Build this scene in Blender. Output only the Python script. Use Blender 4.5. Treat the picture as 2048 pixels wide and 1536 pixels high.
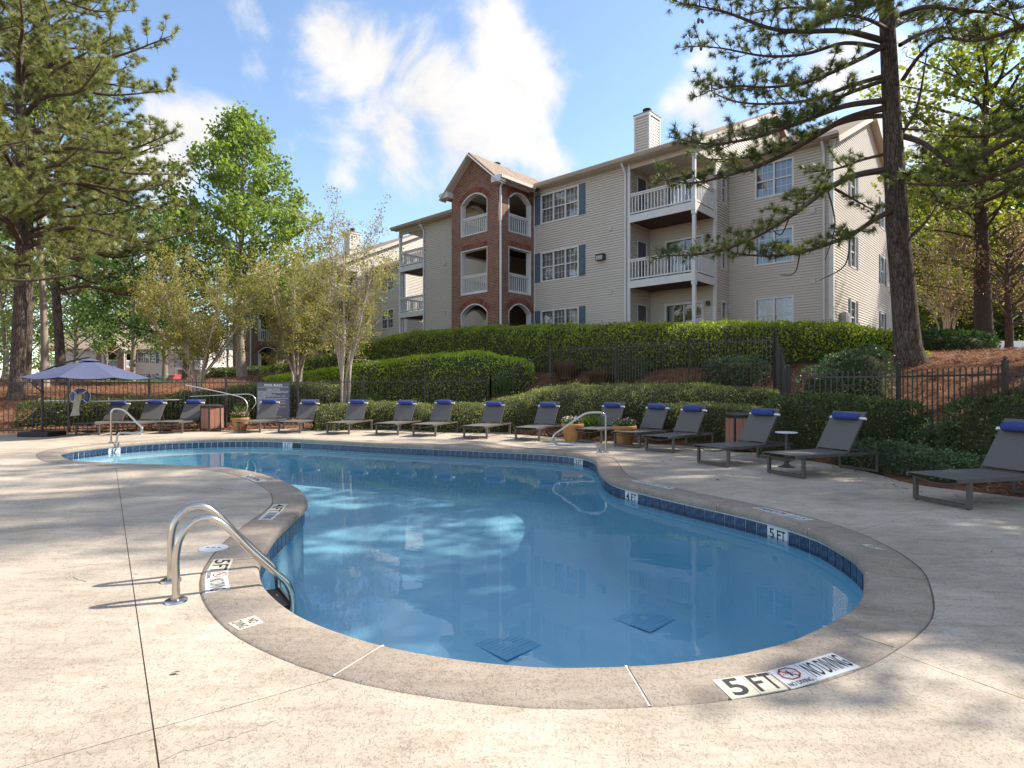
import bpy, bmesh, math, random
import numpy as np
from mathutils import Vector, Matrix
from mathutils.geometry import tessellate_polygon, delaunay_2d_cdt

for o in list(bpy.data.objects):
    bpy.data.objects.remove(o, do_unlink=True)
SC = bpy.context.scene
COL = SC.collection
R_ = math.radians
random.seed(7)
RNG = np.random.default_rng(11)

# ------------------------------------------------------------------ camera
FPX, CX, YH, HC = 1180.0, 1024.0, 773.0, 1.45
cam = bpy.data.cameras.new('Camera')
cam_o = bpy.data.objects.new('Camera', cam)
COL.objects.link(cam_o)
cam_o.location = (0, 0, HC)
cam_o.rotation_euler = (R_(90), 0, 0)
cam.sensor_width = 36
cam.lens = 36 * FPX / 2048
cam.shift_y = (YH - 768) / 2048
cam.clip_end = 3000
SC.camera = cam_o

# ------------------------------------------------------------------ light
SUN_EL, SUN_STRENGTH, SKY_STRENGTH, EXPOSURE = 42.0, 3.7, 0.126, 1.16
SUN_DIR = np.array([0.965, 0.26, 0.0]); SUN_DIR /= np.linalg.norm(SUN_DIR)
S3 = Vector((SUN_DIR[0] * math.cos(R_(SUN_EL)), SUN_DIR[1] * math.cos(R_(SUN_EL)), math.sin(R_(SUN_EL))))
sun = bpy.data.lights.new('Sun', 'SUN')
sun.energy = SUN_STRENGTH
sun.angle = R_(0.8)
sun.color = (1.0, 0.92, 0.79)
sun_o = bpy.data.objects.new('Sun', sun)
COL.objects.link(sun_o)
sun_o.rotation_euler = S3.to_track_quat('Z', 'Y').to_euler()

W = bpy.data.worlds.new('World')
SC.world = W
W.use_nodes = True
nt = W.node_tree
nt.nodes.clear()


def wn(t, **k):
    n = nt.nodes.new(t)
    for a, b in k.items():
        setattr(n, a, b)
    return n


def wmath(op, a, b=None, c=None, clamp=False):
    n = wn('ShaderNodeMath', operation=op, use_clamp=clamp)
    for i, v in enumerate((a, b, c)):
        if v is None:
            continue
        if isinstance(v, (int, float)):
            n.inputs[i].default_value = v
        else:
            nt.links.new(v, n.inputs[i])
    return n.outputs[0]


sky = wn('ShaderNodeTexSky', sky_type='NISHITA')
sky.sun_disc = False
sky.sun_elevation = R_(SUN_EL)
sky.sun_rotation = math.atan2(S3.x, S3.y)
sky.air_density = 1.0
sky.dust_density = 0.3
sky.ozone_density = 1.3
bg = wn('ShaderNodeBackground')
bg.inputs[1].default_value = SKY_STRENGTH
nt.links.new(sky.outputs[0], bg.inputs[0])
tc = wn('ShaderNodeTexCoord')
nrm = wn('ShaderNodeVectorMath', operation='NORMALIZE')
nt.links.new(tc.outputs['Generated'], nrm.inputs[0])
DIRV = nrm.outputs[0]
# cumulus: soft lobes broken up by noise, plus a coarser noise, held down in view
noi = wn('ShaderNodeTexNoise')
noi.inputs['Scale'].default_value = 7.0
noi.inputs['Detail'].default_value = 9
noi.inputs['Roughness'].default_value = 0.58
noi.inputs['Distortion'].default_value = 0.35
nt.links.new(DIRV, noi.inputs['Vector'])
noi2 = wn('ShaderNodeTexNoise')
noi2.inputs['Scale'].default_value = 2.3
noi2.inputs['Detail'].default_value = 6
noi2.inputs['Roughness'].default_value = 0.6
nt.links.new(DIRV, noi2.inputs['Vector'])
CLOUDS = [(672, 75, 0.066, 1.0), (735, 120, 0.09, 1.0), (850, 185, 0.12, 1.05), (800, 270, 0.114, 1.0), (1000, 90, 0.084, 1.0), (1040, 170, 0.102, 1.05), (920, 280, 0.12, 1.0), (1090, 345, 0.078, 0.9), (720, 300, 0.06, 0.8), (375, 265, 0.084, 1.05), (330, 320, 0.072, 1.0), (1400, 235, 0.066, 1.05), (690, 345, 0.042, 0.75), (1650, 150, 0.084, 0.8), (1820, 260, 0.084, 0.9), (490, 30, 0.05, 0.42), (1220, 90, 0.07, 0.4), (520, 125, 0.04, 0.36), (1310, 40, 0.06, 0.42), (230, 520, 0.096, 0.9), (1165, 180, 0.04, 0.4), (1385, 110, 0.05, 0.5)]
acc = None
for px, py, rad, amp in CLOUDS:
    d = Vector(((px - CX) / FPX, 1, (YH - py) / FPX)).normalized()
    dt = wn('ShaderNodeVectorMath', operation='DISTANCE')
    nt.links.new(DIRV, dt.inputs[0])
    dt.inputs[1].default_value = d
    q = wmath('DIVIDE', dt.outputs['Value'], rad)
    q = wmath('MULTIPLY', q, q)
    q = wmath('MULTIPLY', q, -1.0)
    q = wmath('EXPONENT', q)
    q = wmath('MULTIPLY', q, amp)
    acc = q if acc is None else wmath('MAXIMUM', acc, q)
low = wmath('MULTIPLY', noi2.outputs[0], 2.6)
low = wmath('SUBTRACT', low, 0.82)
sxyz = wn('ShaderNodeSeparateXYZ')
nt.links.new(DIRV, sxyz.inputs[0])
inview = wn('ShaderNodeMapRange', interpolation_type='SMOOTHSTEP')      # the lobes above place the clouds in view; elsewhere random unseen cover, raised to whiten the ambient light
inview.inputs['From Min'].default_value = 0.45
inview.inputs['From Max'].default_value = 0.75
nt.links.new(sxyz.outputs[1], inview.inputs['Value'])
low = wmath('SUBTRACT', low, wmath('MULTIPLY', inview.outputs[0], 0.45))
acc = wmath('MAXIMUM', acc, low)
v = wmath('SUBTRACT', noi.outputs[0], 0.5)
v = wmath('MULTIPLY', v, 2.3)
v = wmath('ADD', v, acc)
mr = wn('ShaderNodeMapRange', interpolation_type='SMOOTHERSTEP')
mr.inputs['From Min'].default_value = 0.28
mr.inputs['From Max'].default_value = 1.02
mr.inputs['To Max'].default_value = 0.97
nt.links.new(v, mr.inputs['Value'])
bgc = wn('ShaderNodeBackground')
bgc.inputs[0].default_value = (1.0, 0.98, 0.955, 1)
nt.links.new(wmath('ADD', wmath('MULTIPLY', noi.outputs[0], 0.36), 0.275), bgc.inputs[1])
mx = wn('ShaderNodeMixShader')
nt.links.new(mr.outputs[0], mx.inputs[0])
nt.links.new(bg.outputs[0], mx.inputs[1])
nt.links.new(bgc.outputs[0], mx.inputs[2])
wo = wn('ShaderNodeOutputWorld')
nt.links.new(mx.outputs[0], wo.inputs[0])

SC.view_settings.view_transform = 'Standard'
SC.view_settings.look = 'None'
SC.view_settings.exposure = EXPOSURE
SC.view_settings.gamma = 1
SC.render.engine = 'CYCLES'
SC.cycles.max_bounces = 10
SC.cycles.transparent_max_bounces = 16
SC.cycles.use_denoising = True
SC.cycles.sample_clamp_indirect = 6
SC.cycles.caustics_reflective = False
SC.cycles.caustics_refractive = False


# ------------------------------------------------------------------ helpers
def G(px, py, z=0.0):
    """photo pixel -> point where that sight line meets the level plane z"""
    d = FPX * (HC - z) / (py - YH)
    return Vector(((px - CX) / FPX * d, d, z))


def D(px, py, d):
    """photo pixel at depth d"""
    return Vector(((px - CX) / FPX * d, d, HC + (YH - py) / FPX * d))


def new_obj(name, me, mat=None, parent=None):
    o = bpy.data.objects.new(name, me)
    COL.objects.link(o)
    if mat is not None and len(me.materials) == 0:
        me.materials.append(mat)
    if parent is not None:
        o.parent = parent
    return o


def tag(o, label=None, cat=None, group=None, kind=None):
    if label: o['label'] = label
    if cat: o['category'] = cat
    if group: o['group'] = group
    if kind: o['kind'] = kind
    return o


def thing(name, label, cat, loc=(0, 0, 0), rz=0.0, group=None):
    o = bpy.data.objects.new(name, None)
    o.empty_display_size = 0.2
    COL.objects.link(o)
    o.location = loc
    o.rotation_euler = (0, 0, rz)
    return tag(o, label, cat, group)


def inst(name, me, parent, loc=(0, 0, 0), rot=(0, 0, 0), scale=(1, 1, 1)):
    o = bpy.data.objects.new(name, me)
    COL.objects.link(o)
    o.parent = parent
    o.location = loc
    o.rotation_euler = rot
    o.scale = scale
    return o


def copy_tree(o, parent=None):
    c = o.copy()
    COL.objects.link(c)
    c.parent = parent
    for ch in list(o.children):
        copy_tree(ch, c)
    return c


class MB:
    """collects shapes and links them as one mesh"""
    def __init__(s):
        s.v, s.f = [], []

    def add(s, vs, fs):
        b = len(s.v)
        s.v.extend([tuple(p) for p in vs])
        s.f.extend([tuple(b + i for i in f) for f in fs])
        return s

    def box(s, x0, x1, y0, y1, z0, z1):
        return s.add([(x0, y0, z0), (x1, y0, z0), (x1, y1, z0), (x0, y1, z0), (x0, y0, z1), (x1, y0, z1), (x1, y1, z1), (x0, y1, z1)],
                     [(0, 3, 2, 1), (4, 5, 6, 7), (0, 1, 5, 4), (1, 2, 6, 5), (2, 3, 7, 6), (3, 0, 4, 7)])

    def bbox(s, x0, x1, y0, y1, z0, z1, b=0.01):
        """box with chamfered edges"""
        bm = bmesh.new()
        bmesh.ops.create_cube(bm, size=1)
        for vv in bm.verts:
            vv.co = Vector(((x0 + x1) / 2 + vv.co.x * (x1 - x0), (y0 + y1) / 2 + vv.co.y * (y1 - y0), (z0 + z1) / 2 + vv.co.z * (z1 - z0)))
        bmesh.ops.bevel(bm, geom=bm.edges[:], offset=b, segments=2, affect='EDGES', profile=0.6)
        bm.verts.index_update()
        s.add([vv.co for vv in bm.verts], [[vv.index for vv in f.verts] for f in bm.faces])
        bm.free()
        return s

    def bar(s, a, b, w, h, up=(0, 0, 1)):
        a, b = Vector(a), Vector(b)
        t = (b - a).normalized()
        sd = t.cross(Vector(up))
        if sd.length < 1e-4: sd = t.cross(Vector((0, 1, 0)))
        sd.normalize()
        u = sd.cross(t)
        vs = []
        for p in (a, b):
            for i, j in ((-1, -1), (1, -1), (1, 1), (-1, 1)):
                vs.append(p + sd * (i * w / 2) + u * (j * h / 2))
        return s.add(vs, [(0, 3, 2, 1), (4, 5, 6, 7), (0, 1, 5, 4), (1, 2, 6, 5), (2, 3, 7, 6), (3, 0, 4, 7)])

    def tube(s, pts, rad, n=8, cap=True):
        pts = [Vector(p) for p in pts]
        if not hasattr(rad, '__len__'): rad = [rad] * len(pts)
        vs, fs = [], []
        ref = None
        for i, p in enumerate(pts):
            t = (pts[min(i + 1, len(pts) - 1)] - pts[max(i - 1, 0)])
            if t.length < 1e-9: t = Vector((0, 0, 1))
            t.normalize()
            if ref is None:
                ref = t.cross(Vector((0.3, 0.2, 1)) if abs(t.z) < .9 else Vector((1, .1, 0)))
            ref = (ref - t * ref.dot(t)).normalized()
            bn = t.cross(ref)
            for k in range(n):
                a = 2 * math.pi * k / n
                vs.append(p + (ref * math.cos(a) + bn * math.sin(a)) * rad[i])
        for i in range(len(pts) - 1):
            for k in range(n):
                fs.append((i * n + k, i * n + (k + 1) % n, (i + 1) * n + (k + 1) % n, (i + 1) * n + k))
        if cap:
            fs.append(tuple(reversed(range(n))))
            fs.append(tuple(range((len(pts) - 1) * n, len(pts) * n)))
        return s.add(vs, fs)

    def lathe(s, prof, n=24, c=(0, 0, 0)):
        vs, fs = [], []
        for r, z in prof:
            for k in range(n):
                a = 2 * math.pi * k / n
                vs.append((c[0] + r * math.cos(a), c[1] + r * math.sin(a), c[2] + z))
        for i in range(len(prof) - 1):
            for k in range(n):
                fs.append((i * n + k, i * n + (k + 1) % n, (i + 1) * n + (k + 1) % n, (i + 1) * n + k))
        return s.add(vs, fs)

    def build(s, name, mat, parent=None, smooth=False, angle=None):
        me = bpy.data.meshes.new(name)
        me.from_pydata(s.v, [], s.f)
        me.update()
        if smooth:
            me.polygons.foreach_set('use_smooth', [True] * len(me.polygons))
            if angle:
                try:
                    me.set_sharp_from_angle(angle=R_(angle))
                except Exception:
                    pass
        return new_obj(name, me, mat, parent)


def np_mesh(name, V, F, mat=None, parent=None, smooth=False):
    """V (n,3), F (m,k) numpy -> mesh object"""
    V = np.asarray(V, dtype=np.float32)
    F = np.asarray(F, dtype=np.int32)
    me = bpy.data.meshes.new(name)
    m, k = F.shape
    me.vertices.add(len(V))
    me.vertices.foreach_set('co', V.ravel())
    me.loops.add(m * k)
    me.loops.foreach_set('vertex_index', F.ravel())
    me.polygons.add(m)
    me.polygons.foreach_set('loop_start', np.arange(0, m * k, k, dtype=np.int32))
    me.polygons.foreach_set('loop_total', np.full(m, k, dtype=np.int32))
    if smooth:
        me.polygons.foreach_set('use_smooth', np.ones(m, dtype=bool))
    me.update(calc_edges=True)
    return new_obj(name, me, mat, parent)


def catmull(P, n, closed=True):
    P = np.asarray(P, float)
    N = len(P)
    out = []
    for i in range(N if closed else N - 1):
        p0, p1, p2, p3 = (P[(i + k) % N] if closed else P[min(max(i + k, 0), N - 1)] for k in (-1, 0, 1, 2))
        for t in np.linspace(0, 1, n, endpoint=False):
            out.append(.5 * ((2 * p1) + (-p0 + p2) * t + (2 * p0 - 5 * p1 + 4 * p2 - p3) * t * t + (-p0 + 3 * p1 - 3 * p2 + p3) * t ** 3))
    if not closed:
        out.append(P[-1])
    return np.array(out)


def text_geo(s, bold=0.0, spacing=1.0):
    cu = bpy.data.curves.new('t', 'FONT')
    cu.body = s
    cu.offset = bold
    cu.space_character = spacing
    cu.resolution_u = 3
    o = bpy.data.objects.new('t', cu)
    COL.objects.link(o)
    dg = bpy.context.evaluated_depsgraph_get()
    dg.update()
    me = bpy.data.meshes.new_from_object(o.evaluated_get(dg))
    V = np.array([vv.co[:] for vv in me.vertices])
    F = [tuple(p.vertices) for p in me.polygons]
    bpy.data.objects.remove(o)
    bpy.data.curves.remove(cu)
    bpy.data.meshes.remove(me)
    if len(V) == 0:
        return np.zeros((0, 2)), []
    V = V[:, :2]
    V = (V - V.min(0)) / (V.max(0) - V.min(0))
    return V, F


# ------------------------------------------------------------------ materials
MATS = {}


def mat(name, col, rough=0.7, metal=0.0, spec=0.5):
    if name in MATS: return MATS[name]
    m = bpy.data.materials.new(name)
    m.use_nodes = True
    b = m.node_tree.nodes['Principled BSDF']
    b.inputs['Base Color'].default_value = (*col, 1)
    b.inputs['Roughness'].default_value = rough
    b.inputs['Metallic'].default_value = metal
    b.inputs['Specular IOR Level'].default_value = spec
    MATS[name] = m
    return m


class NT:
    def __init__(s, m):
        s.m, s.t = m, m.node_tree
        s.b = s.t.nodes['Principled BSDF']
        s.out = s.t.nodes['Material Output']

    def n(s, t, **k):
        nd = s.t.nodes.new(t)
        for a, b in k.items(): setattr(nd, a, b)
        return nd

    def l(s, a, b): s.t.links.new(a, b)

    def coord(s, scale=(1, 1, 1), which='Object', rot=(0, 0, 0)):
        c = s.n('ShaderNodeTexCoord')
        mp = s.n('ShaderNodeMapping')
        mp.inputs['Scale'].default_value = scale
        mp.inputs['Rotation'].default_value = rot
        s.l(c.outputs[which], mp.inputs[0])
        return mp.outputs[0]

    def noise(s, vec, scale, detail=4, rough=.55, dist=0):
        nd = s.n('ShaderNodeTexNoise')
        nd.inputs['Scale'].default_value = scale
        nd.inputs['Detail'].default_value = detail
        nd.inputs['Roughness'].default_value = rough
        nd.inputs['Distortion'].default_value = dist
        s.l(vec, nd.inputs['Vector'])
        return nd.outputs[0]

    def ramp(s, fac, stops, interp='LINEAR'):
        r = s.n('ShaderNodeValToRGB')
        r.color_ramp.interpolation = interp
        e = r.color_ramp.elements
        while len(e) < len(stops): e.new(0.5)
        for el, (p, c) in zip(e, stops):
            el.position = p
            el.color = (*c, 1) if len(c) == 3 else c
        s.l(fac, r.inputs[0])
        return r.outputs[0]

    def mix(s, fac, a, b, mode='MIX'):
        m = s.n('ShaderNodeMix', data_type='RGBA', blend_type=mode)
        for i, v_ in ((0, fac), (6, a), (7, b)):
            if isinstance(v_, (int, float)): m.inputs[i].default_value = v_
            elif isinstance(v_, tuple): m.inputs[i].default_value = (*v_, 1)
            else: s.l(v_, m.inputs[i])
        return m.outputs[2]

    def math(s, op, a, b=None, clamp=False):
        m = s.n('ShaderNodeMath', operation=op, use_clamp=clamp)
        for i, v_ in ((0, a), (1, b)):
            if v_ is None: continue
            if isinstance(v_, (int, float)): m.inputs[i].default_value = v_
            else: s.l(v_, m.inputs[i])
        return m.outputs[0]

    def bump(s, h, strength=.4, dist=.01):
        b = s.n('ShaderNodeBump')
        b.inputs['Strength'].default_value = strength
        b.inputs['Distance'].default_value = dist
        s.l(h, b.inputs['Height'])
        s.l(b.outputs[0], s.b.inputs['Normal'])
        return b

    def col(s, c): s.l(c, s.b.inputs['Base Color'])


def noisy(name, c1, c2, scale=6, rough=.7, metal=0.0, bump=.15, bscale=60, bdist=.004, spec=.5):
    if name in MATS: return MATS[name]
    m = mat(name, c1, rough, metal, spec)
    t = NT(m)
    v_ = t.coord()
    t.col(t.ramp(t.noise(v_, scale, 6), [(.3, c1), (.7, c2)]))
    if bump: t.bump(t.noise(v_, bscale, 4), bump, bdist)
    return m


def leaf_mat(name, cols, trans=.35, rough=.5, spec=.4):
    """foliage: colour per leaf, light through the blade"""
    if name in MATS: return MATS[name]
    m = mat(name, cols[0], rough, 0, spec)
    t = NT(m)
    g = t.n('ShaderNodeNewGeometry')
    st = [(i / (len(cols) - 1) if len(cols) > 1 else 0, c) for i, c in enumerate(cols)]
    c = t.ramp(g.outputs['Random Per Island'], st)
    if trans > 0:
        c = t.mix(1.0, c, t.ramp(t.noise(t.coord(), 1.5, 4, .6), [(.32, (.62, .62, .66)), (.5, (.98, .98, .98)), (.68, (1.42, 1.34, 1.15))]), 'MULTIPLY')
    t.col(c)
    tr = t.n('ShaderNodeBsdfTranslucent')
    hs = t.n('ShaderNodeHueSaturation')
    hs.inputs['Value'].default_value = 1.5
    hs.inputs['Saturation'].default_value = 1.15
    t.l(c, hs.inputs['Color'])
    t.l(hs.outputs[0], tr.inputs[0])
    ms = t.n('ShaderNodeMixShader')
    ms.inputs[0].default_value = trans
    t.l(t.b.outputs[0], ms.inputs[1])
    t.l(tr.outputs[0], ms.inputs[2])
    t.l(ms.outputs[0], t.out.inputs[0])
    return m


# knock-down textured deck coating: flattened pale islands over slightly lower, darker grain
def deck_mat(name, hi, lo, seam, stain=.34):
    m = mat(name, hi, .82, 0, .3)
    t = NT(m)
    vec = t.coord()
    n1 = t.noise(vec, 42, 3, .6, .8)
    n2 = t.noise(vec, 15, 3, .55, .5)
    isl = t.math('ADD', t.math('MULTIPLY', n1, .62), t.math('MULTIPLY', n2, .38))
    edge = t.ramp(isl, [(.40, (0, 0, 0)), (.485, (1, 1, 1))])
    pit = t.ramp(t.noise(vec, 85, 2, .6, .6), [(.36, (0, 0, 0)), (.43, (1, 1, 1))])
    big = t.noise(vec, .7, 6, .62)
    mid = t.noise(vec, 3.1, 5, .6)
    base = t.mix(edge, lo, hi)
    base = t.mix(t.math('MULTIPLY', t.math('SUBTRACT', 1.0, pit), .55), base, seam)
    dirt = t.ramp(big, [(.32, (1 - stain,) * 3), (.62, (1, 1, 1))])
    base = t.mix(1.0, base, dirt, 'MULTIPLY')
    trow = t.noise(t.coord((1.0, 5.5, 1.0), rot=(0, 0, .25)), 2.4, 5, .6, .4)
    base = t.mix(1.0, base, t.ramp(trow, [(.30, (.84, .82, .79)), (.52, (1, 1, 1)), (.72, (1.06, 1.06, 1.06))]), 'MULTIPLY')
    d2 = t.ramp(mid, [(.28, (.86, .84, .81)), (.6, (1, 1, 1))])
    base = t.mix(1.0, base, d2, 'MULTIPLY')
    t.col(base)
    h = t.math('ADD', t.math('MULTIPLY', edge, .7), t.math('MULTIPLY', pit, .3))
    t.bump(h, .55, .004)
    return m


M_DECK = deck_mat('deck_coating', (.60, .515, .42), (.50, .42, .335), (.30, .245, .19))
M_COPE = deck_mat('coping_concrete', (.42, .35, .285), (.345, .285, .23), (.22, .175, .14), .2)
M_JOINT = noisy('joint_filler', (.13, .10, .08), (.24, .17, .11), 9)
M_MORTAR = noisy('mortar', (.66, .61, .54), (.55, .50, .44), 12)
M_GROUT = mat('grout', (.72, .76, .78), .8)
M_STEEL = mat('brushed_steel', (.56, .53, .49), .17, 1.0)
M_WHITE = noisy('white_paint', (.72, .72, .72), (.64, .64, .65), 2.5, .5, 0, .05)
M_CREAM = noisy('cream_trim', (.60, .55, .48), (.55, .50, .43), 2.0, .6, 0, .05)
M_BLACKMETAL = noisy('dark_bronze_metal', (.045, .038, .034), (.075, .062, .055), 9, .45, .3, .05)
M_FENCE = noisy('fence_paint', (.042, .035, .031), (.068, .056, .05), 5, .42, .1, .05)
M_BLACK = mat('black_plastic', (.015, .015, .016), .5)
M_TEXT = mat('black_lettering', (.035, .033, .036), .7)
M_TEXTBLK = mat('print_black', (.012, .012, .012), .6)
M_WSIGN = noisy('white_tile_plate', (.75, .75, .73), (.68, .68, .66), 8, .35, 0, .05)
M_CSIGN = noisy('cream_tile_plate', (.70, .65, .52), (.62, .57, .45), 8, .45, 0, .05)
M_RED = mat('sign_red', (.42, .05, .035), .6)

# siding etc
M_SIDING = noisy('vinyl_siding', (.61, .56, .50), (.56, .515, .46), .8, .55, 0, .06, 25)
M_SOFFIT = noisy('soffit', (.62, .57, .50), (.58, .53, .46), 1.5, .6, 0, .05)
M_SHUTTER = noisy('slate_blue_shutter', (.075, .115, .165), (.09, .135, .185), 3, .5, 0, .05)
M_DOOR = noisy('slate_door', (.06, .075, .105), (.075, .09, .125), 3, .45, 0, .03)
M_WOODUNDER = noisy('stained_joists', (.06, .028, .018), (.11, .05, .03), 4, .7)
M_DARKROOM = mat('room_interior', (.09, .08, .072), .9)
M_CURTAIN = None


def curtain_mat(name, c, scale):
    m = mat(name, c, .9)
    t = NT(m)
    w = t.n('ShaderNodeTexWave', wave_type='BANDS', bands_direction='X')
    w.inputs['Scale'].default_value = scale
    w.inputs['Distortion'].default_value = 1.2
    t.l(t.coord(), w.inputs['Vector'])
    t.col(t.ramp(w.outputs[0], [(.1, tuple(x * .72 for x in c)), (.9, c)]))
    return m


M_CURTAIN = curtain_mat('curtain', (.62, .61, .60), 9)
M_BLIND = curtain_mat('blind', (.45, .46, .50), 16)
m = mat('window_glass', (1, 1, 1), .02)
t = NT(m)
tr = t.n('ShaderNodeBsdfTransparent')
tr.inputs[0].default_value = (.80, .84, .86, 1)
gl = t.n('ShaderNodeBsdfGlossy')
gl.inputs['Roughness'].default_value = .015
gl.inputs[0].default_value = (.95, .97, 1, 1)
fr = t.n('ShaderNodeFresnel')
fr.inputs[0].default_value = 1.75
ms = t.n('ShaderNodeMixShader')
t.l(t.math('ADD', fr.outputs[0], .06, True), ms.inputs[0])
t.l(tr.outputs[0], ms.inputs[1])
t.l(gl.outputs[0], ms.inputs[2])
t.l(ms.outputs[0], t.out.inputs[0])
M_GLASS = m


def brick_mat(name, ax):
    m = mat(name, (.25, .07, .05), .85)
    t = NT(m)
    c = t.n('ShaderNodeTexCoord')
    sp = t.n('ShaderNodeSeparateXYZ')
    cb = t.n('ShaderNodeCombineXYZ')
    t.l(c.outputs['Object'], sp.inputs[0])
    t.l(sp.outputs[ax], cb.inputs[0])
    t.l(sp.outputs[2], cb.inputs[1])
    b = t.n('ShaderNodeTexBrick')
    b.inputs['Scale'].default_value = 1
    b.inputs['Brick Width'].default_value = .21
    b.inputs['Row Height'].default_value = .075
    b.inputs['Mortar Size'].default_value = .010
    b.inputs['Mortar Smooth'].default_value = .2
    b.inputs['Bias'].default_value = -.25
    b.inputs['Color1'].default_value = (.245, .086, .057, 1)
    b.inputs['Color2'].default_value = (.105, .046, .036, 1)
    b.inputs['Mortar'].default_value = (.38, .31, .25, 1)
    t.l(cb.outputs[0], b.inputs['Vector'])
    nz = t.noise(t.coord(), 3, 5)
    t.col(t.mix(1.0, b.outputs[0], t.ramp(nz, [(.3, (.75, .75, .75)), (.7, (1.1, 1.1, 1.1))]), 'MULTIPLY'))
    t.bump(t.math('SUBTRACT', 1.0, b.outputs['Fac']), .6, .008)
    return m


M_BRICKX, M_BRICKY = brick_mat('brick_x', 0), brick_mat('brick_y', 1)
M_ARCH = leaf_mat('arch_brick', [(.22, .08, .055), (.30, .115, .08), (.16, .065, .05)], 0.0, .85, .2)
m = mat('shingles', (.30, .22, .16), .9)
t = NT(m)
b = t.n('ShaderNodeTexBrick')
b.inputs['Scale'].default_value = 1
b.inputs['Brick Width'].default_value = .3
b.inputs['Row Height'].default_value = .14
b.inputs['Mortar Size'].default_value = .008
b.inputs['Color1'].default_value = (.36, .27, .20, 1)
b.inputs['Color2'].default_value = (.25, .185, .14, 1)
b.inputs['Mortar'].default_value = (.12, .09, .07, 1)
t.l(t.coord(), b.inputs['Vector'])
t.col(b.outputs[0])
M_SHINGLE = m

# ground: pine straw over red clay, a lawn strip by the far parking
m = mat('pine_straw', (.30, .13, .07), .95, 0, .1)
t = NT(m)
vec = t.coord()
s1 = t.noise(t.coord((3, 22, 10), rot=(0, 0, .6)), 2.2, 6, .7, 1.2)
s2 = t.noise(t.coord((24, 3, 10), rot=(0, 0, .25)), 2.0, 6, .7, 1.2)
stw = t.math('MAXIMUM', s1, s2)
c1 = t.ramp(stw, [(.42, (.11, .052, .034)), (.58, (.275, .142, .09)), (.72, (.43, .265, .175))])
big = t.noise(vec, .35, 5)
c1 = t.mix(1.0, c1, t.ramp(t.noise(vec, 2.6, 8, .72), [(.34, (.42, .38, .36)), (.5, (.9, .88, .86)), (.68, (1.3, 1.25, 1.2))]), 'MULTIPLY')
c1 = t.mix(1.0, c1, t.ramp(big, [(.3, (.72, .68, .66)), (.65, (1.12, 1.06, 1.0))]), 'MULTIPLY')
sp = t.n('ShaderNodeSeparateXYZ')
t.l(vec, sp.inputs[0])
gx = t.math('ADD', sp.outputs[1], t.math('MULTIPLY', t.noise(vec, .25, 3), 9.0))
far = t.math('MULTIPLY', t.math('GREATER_THAN', gx, 44.0), t.math('LESS_THAN', gx, 64.0))
left = t.math('LESS_THAN', sp.outputs[0], -14.0)
gm = t.math('MULTIPLY', far, left)
grass = t.ramp(t.noise(vec, 6, 5), [(.35, (.05, .095, .022)), (.65, (.12, .19, .05))])
t.col(t.mix(gm, c1, grass))
t.bump(stw, .8, .03)
M_STRAW = m

M_BARK = mat('pine_bark', (.10, .075, .06), .95, 0, .1)
t = NT(M_BARK)
fur = t.noise(t.coord((1, 1, .17)), 17, 5, .65, 1.4)
vor = t.n('ShaderNodeTexVoronoi', feature='DISTANCE_TO_EDGE')
vor.inputs['Scale'].default_value = 15
wrp = t.n('ShaderNodeMix', data_type='RGBA')
wrp.inputs[0].default_value = .12
t.l(t.coord((1, 1, .30)), wrp.inputs[6])
nzc = t.n('ShaderNodeTexNoise')
nzc.inputs['Scale'].default_value = 6
t.l(t.coord((1, 1, .5)), nzc.inputs['Vector'])
t.l(nzc.outputs[1], wrp.inputs[7])
t.l(wrp.outputs[2], vor.inputs['Vector'])
crk = t.ramp(vor.outputs[0], [(.0, (.45, .43, .42)), (.10, (1, 1, 1))])
t.col(t.mix(1.0, t.ramp(fur, [(.30, (.045, .034, .029)), (.46, (.115, .09, .076)), (.60, (.185, .15, .13)), (.75, (.29, .245, .215))]), crk, 'MULTIPLY'))
t.bump(t.math('ADD', t.math('MULTIPLY', fur, 1.0), t.math('MULTIPLY', crk, .5)), .9, .03)
M_BARKGREY = noisy('smooth_bark', (.23, .185, .145), (.34, .285, .23), 5, .9, 0, .4, 30, .01)
M_BARKBRANCH = noisy('branch_bark', (.085, .058, .045), (.14, .10, .08), 8, .95, 0, .4, 40, .01)
M_MYRTLE = noisy('myrtle_bark', (.40, .325, .25), (.55, .46, .365), 6, .85, 0, .3, 30, .006)
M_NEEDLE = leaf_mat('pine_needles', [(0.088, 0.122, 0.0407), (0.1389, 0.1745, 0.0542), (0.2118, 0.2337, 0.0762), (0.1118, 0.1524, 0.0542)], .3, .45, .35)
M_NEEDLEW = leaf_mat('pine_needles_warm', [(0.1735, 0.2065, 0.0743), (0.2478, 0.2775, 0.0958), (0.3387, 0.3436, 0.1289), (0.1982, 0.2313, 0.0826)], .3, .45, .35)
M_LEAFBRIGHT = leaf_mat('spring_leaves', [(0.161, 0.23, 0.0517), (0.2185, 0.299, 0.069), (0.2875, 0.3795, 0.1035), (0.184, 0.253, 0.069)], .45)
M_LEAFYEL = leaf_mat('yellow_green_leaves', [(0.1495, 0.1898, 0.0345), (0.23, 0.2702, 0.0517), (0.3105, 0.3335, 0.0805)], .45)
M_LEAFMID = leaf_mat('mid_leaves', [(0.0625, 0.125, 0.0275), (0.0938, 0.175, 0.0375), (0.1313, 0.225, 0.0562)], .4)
M_LEAFDARK = leaf_mat('dark_leaves', [(0.0308, 0.07, 0.0196), (0.0532, 0.105, 0.028), (0.077, 0.14, 0.042)], .3)
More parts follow.
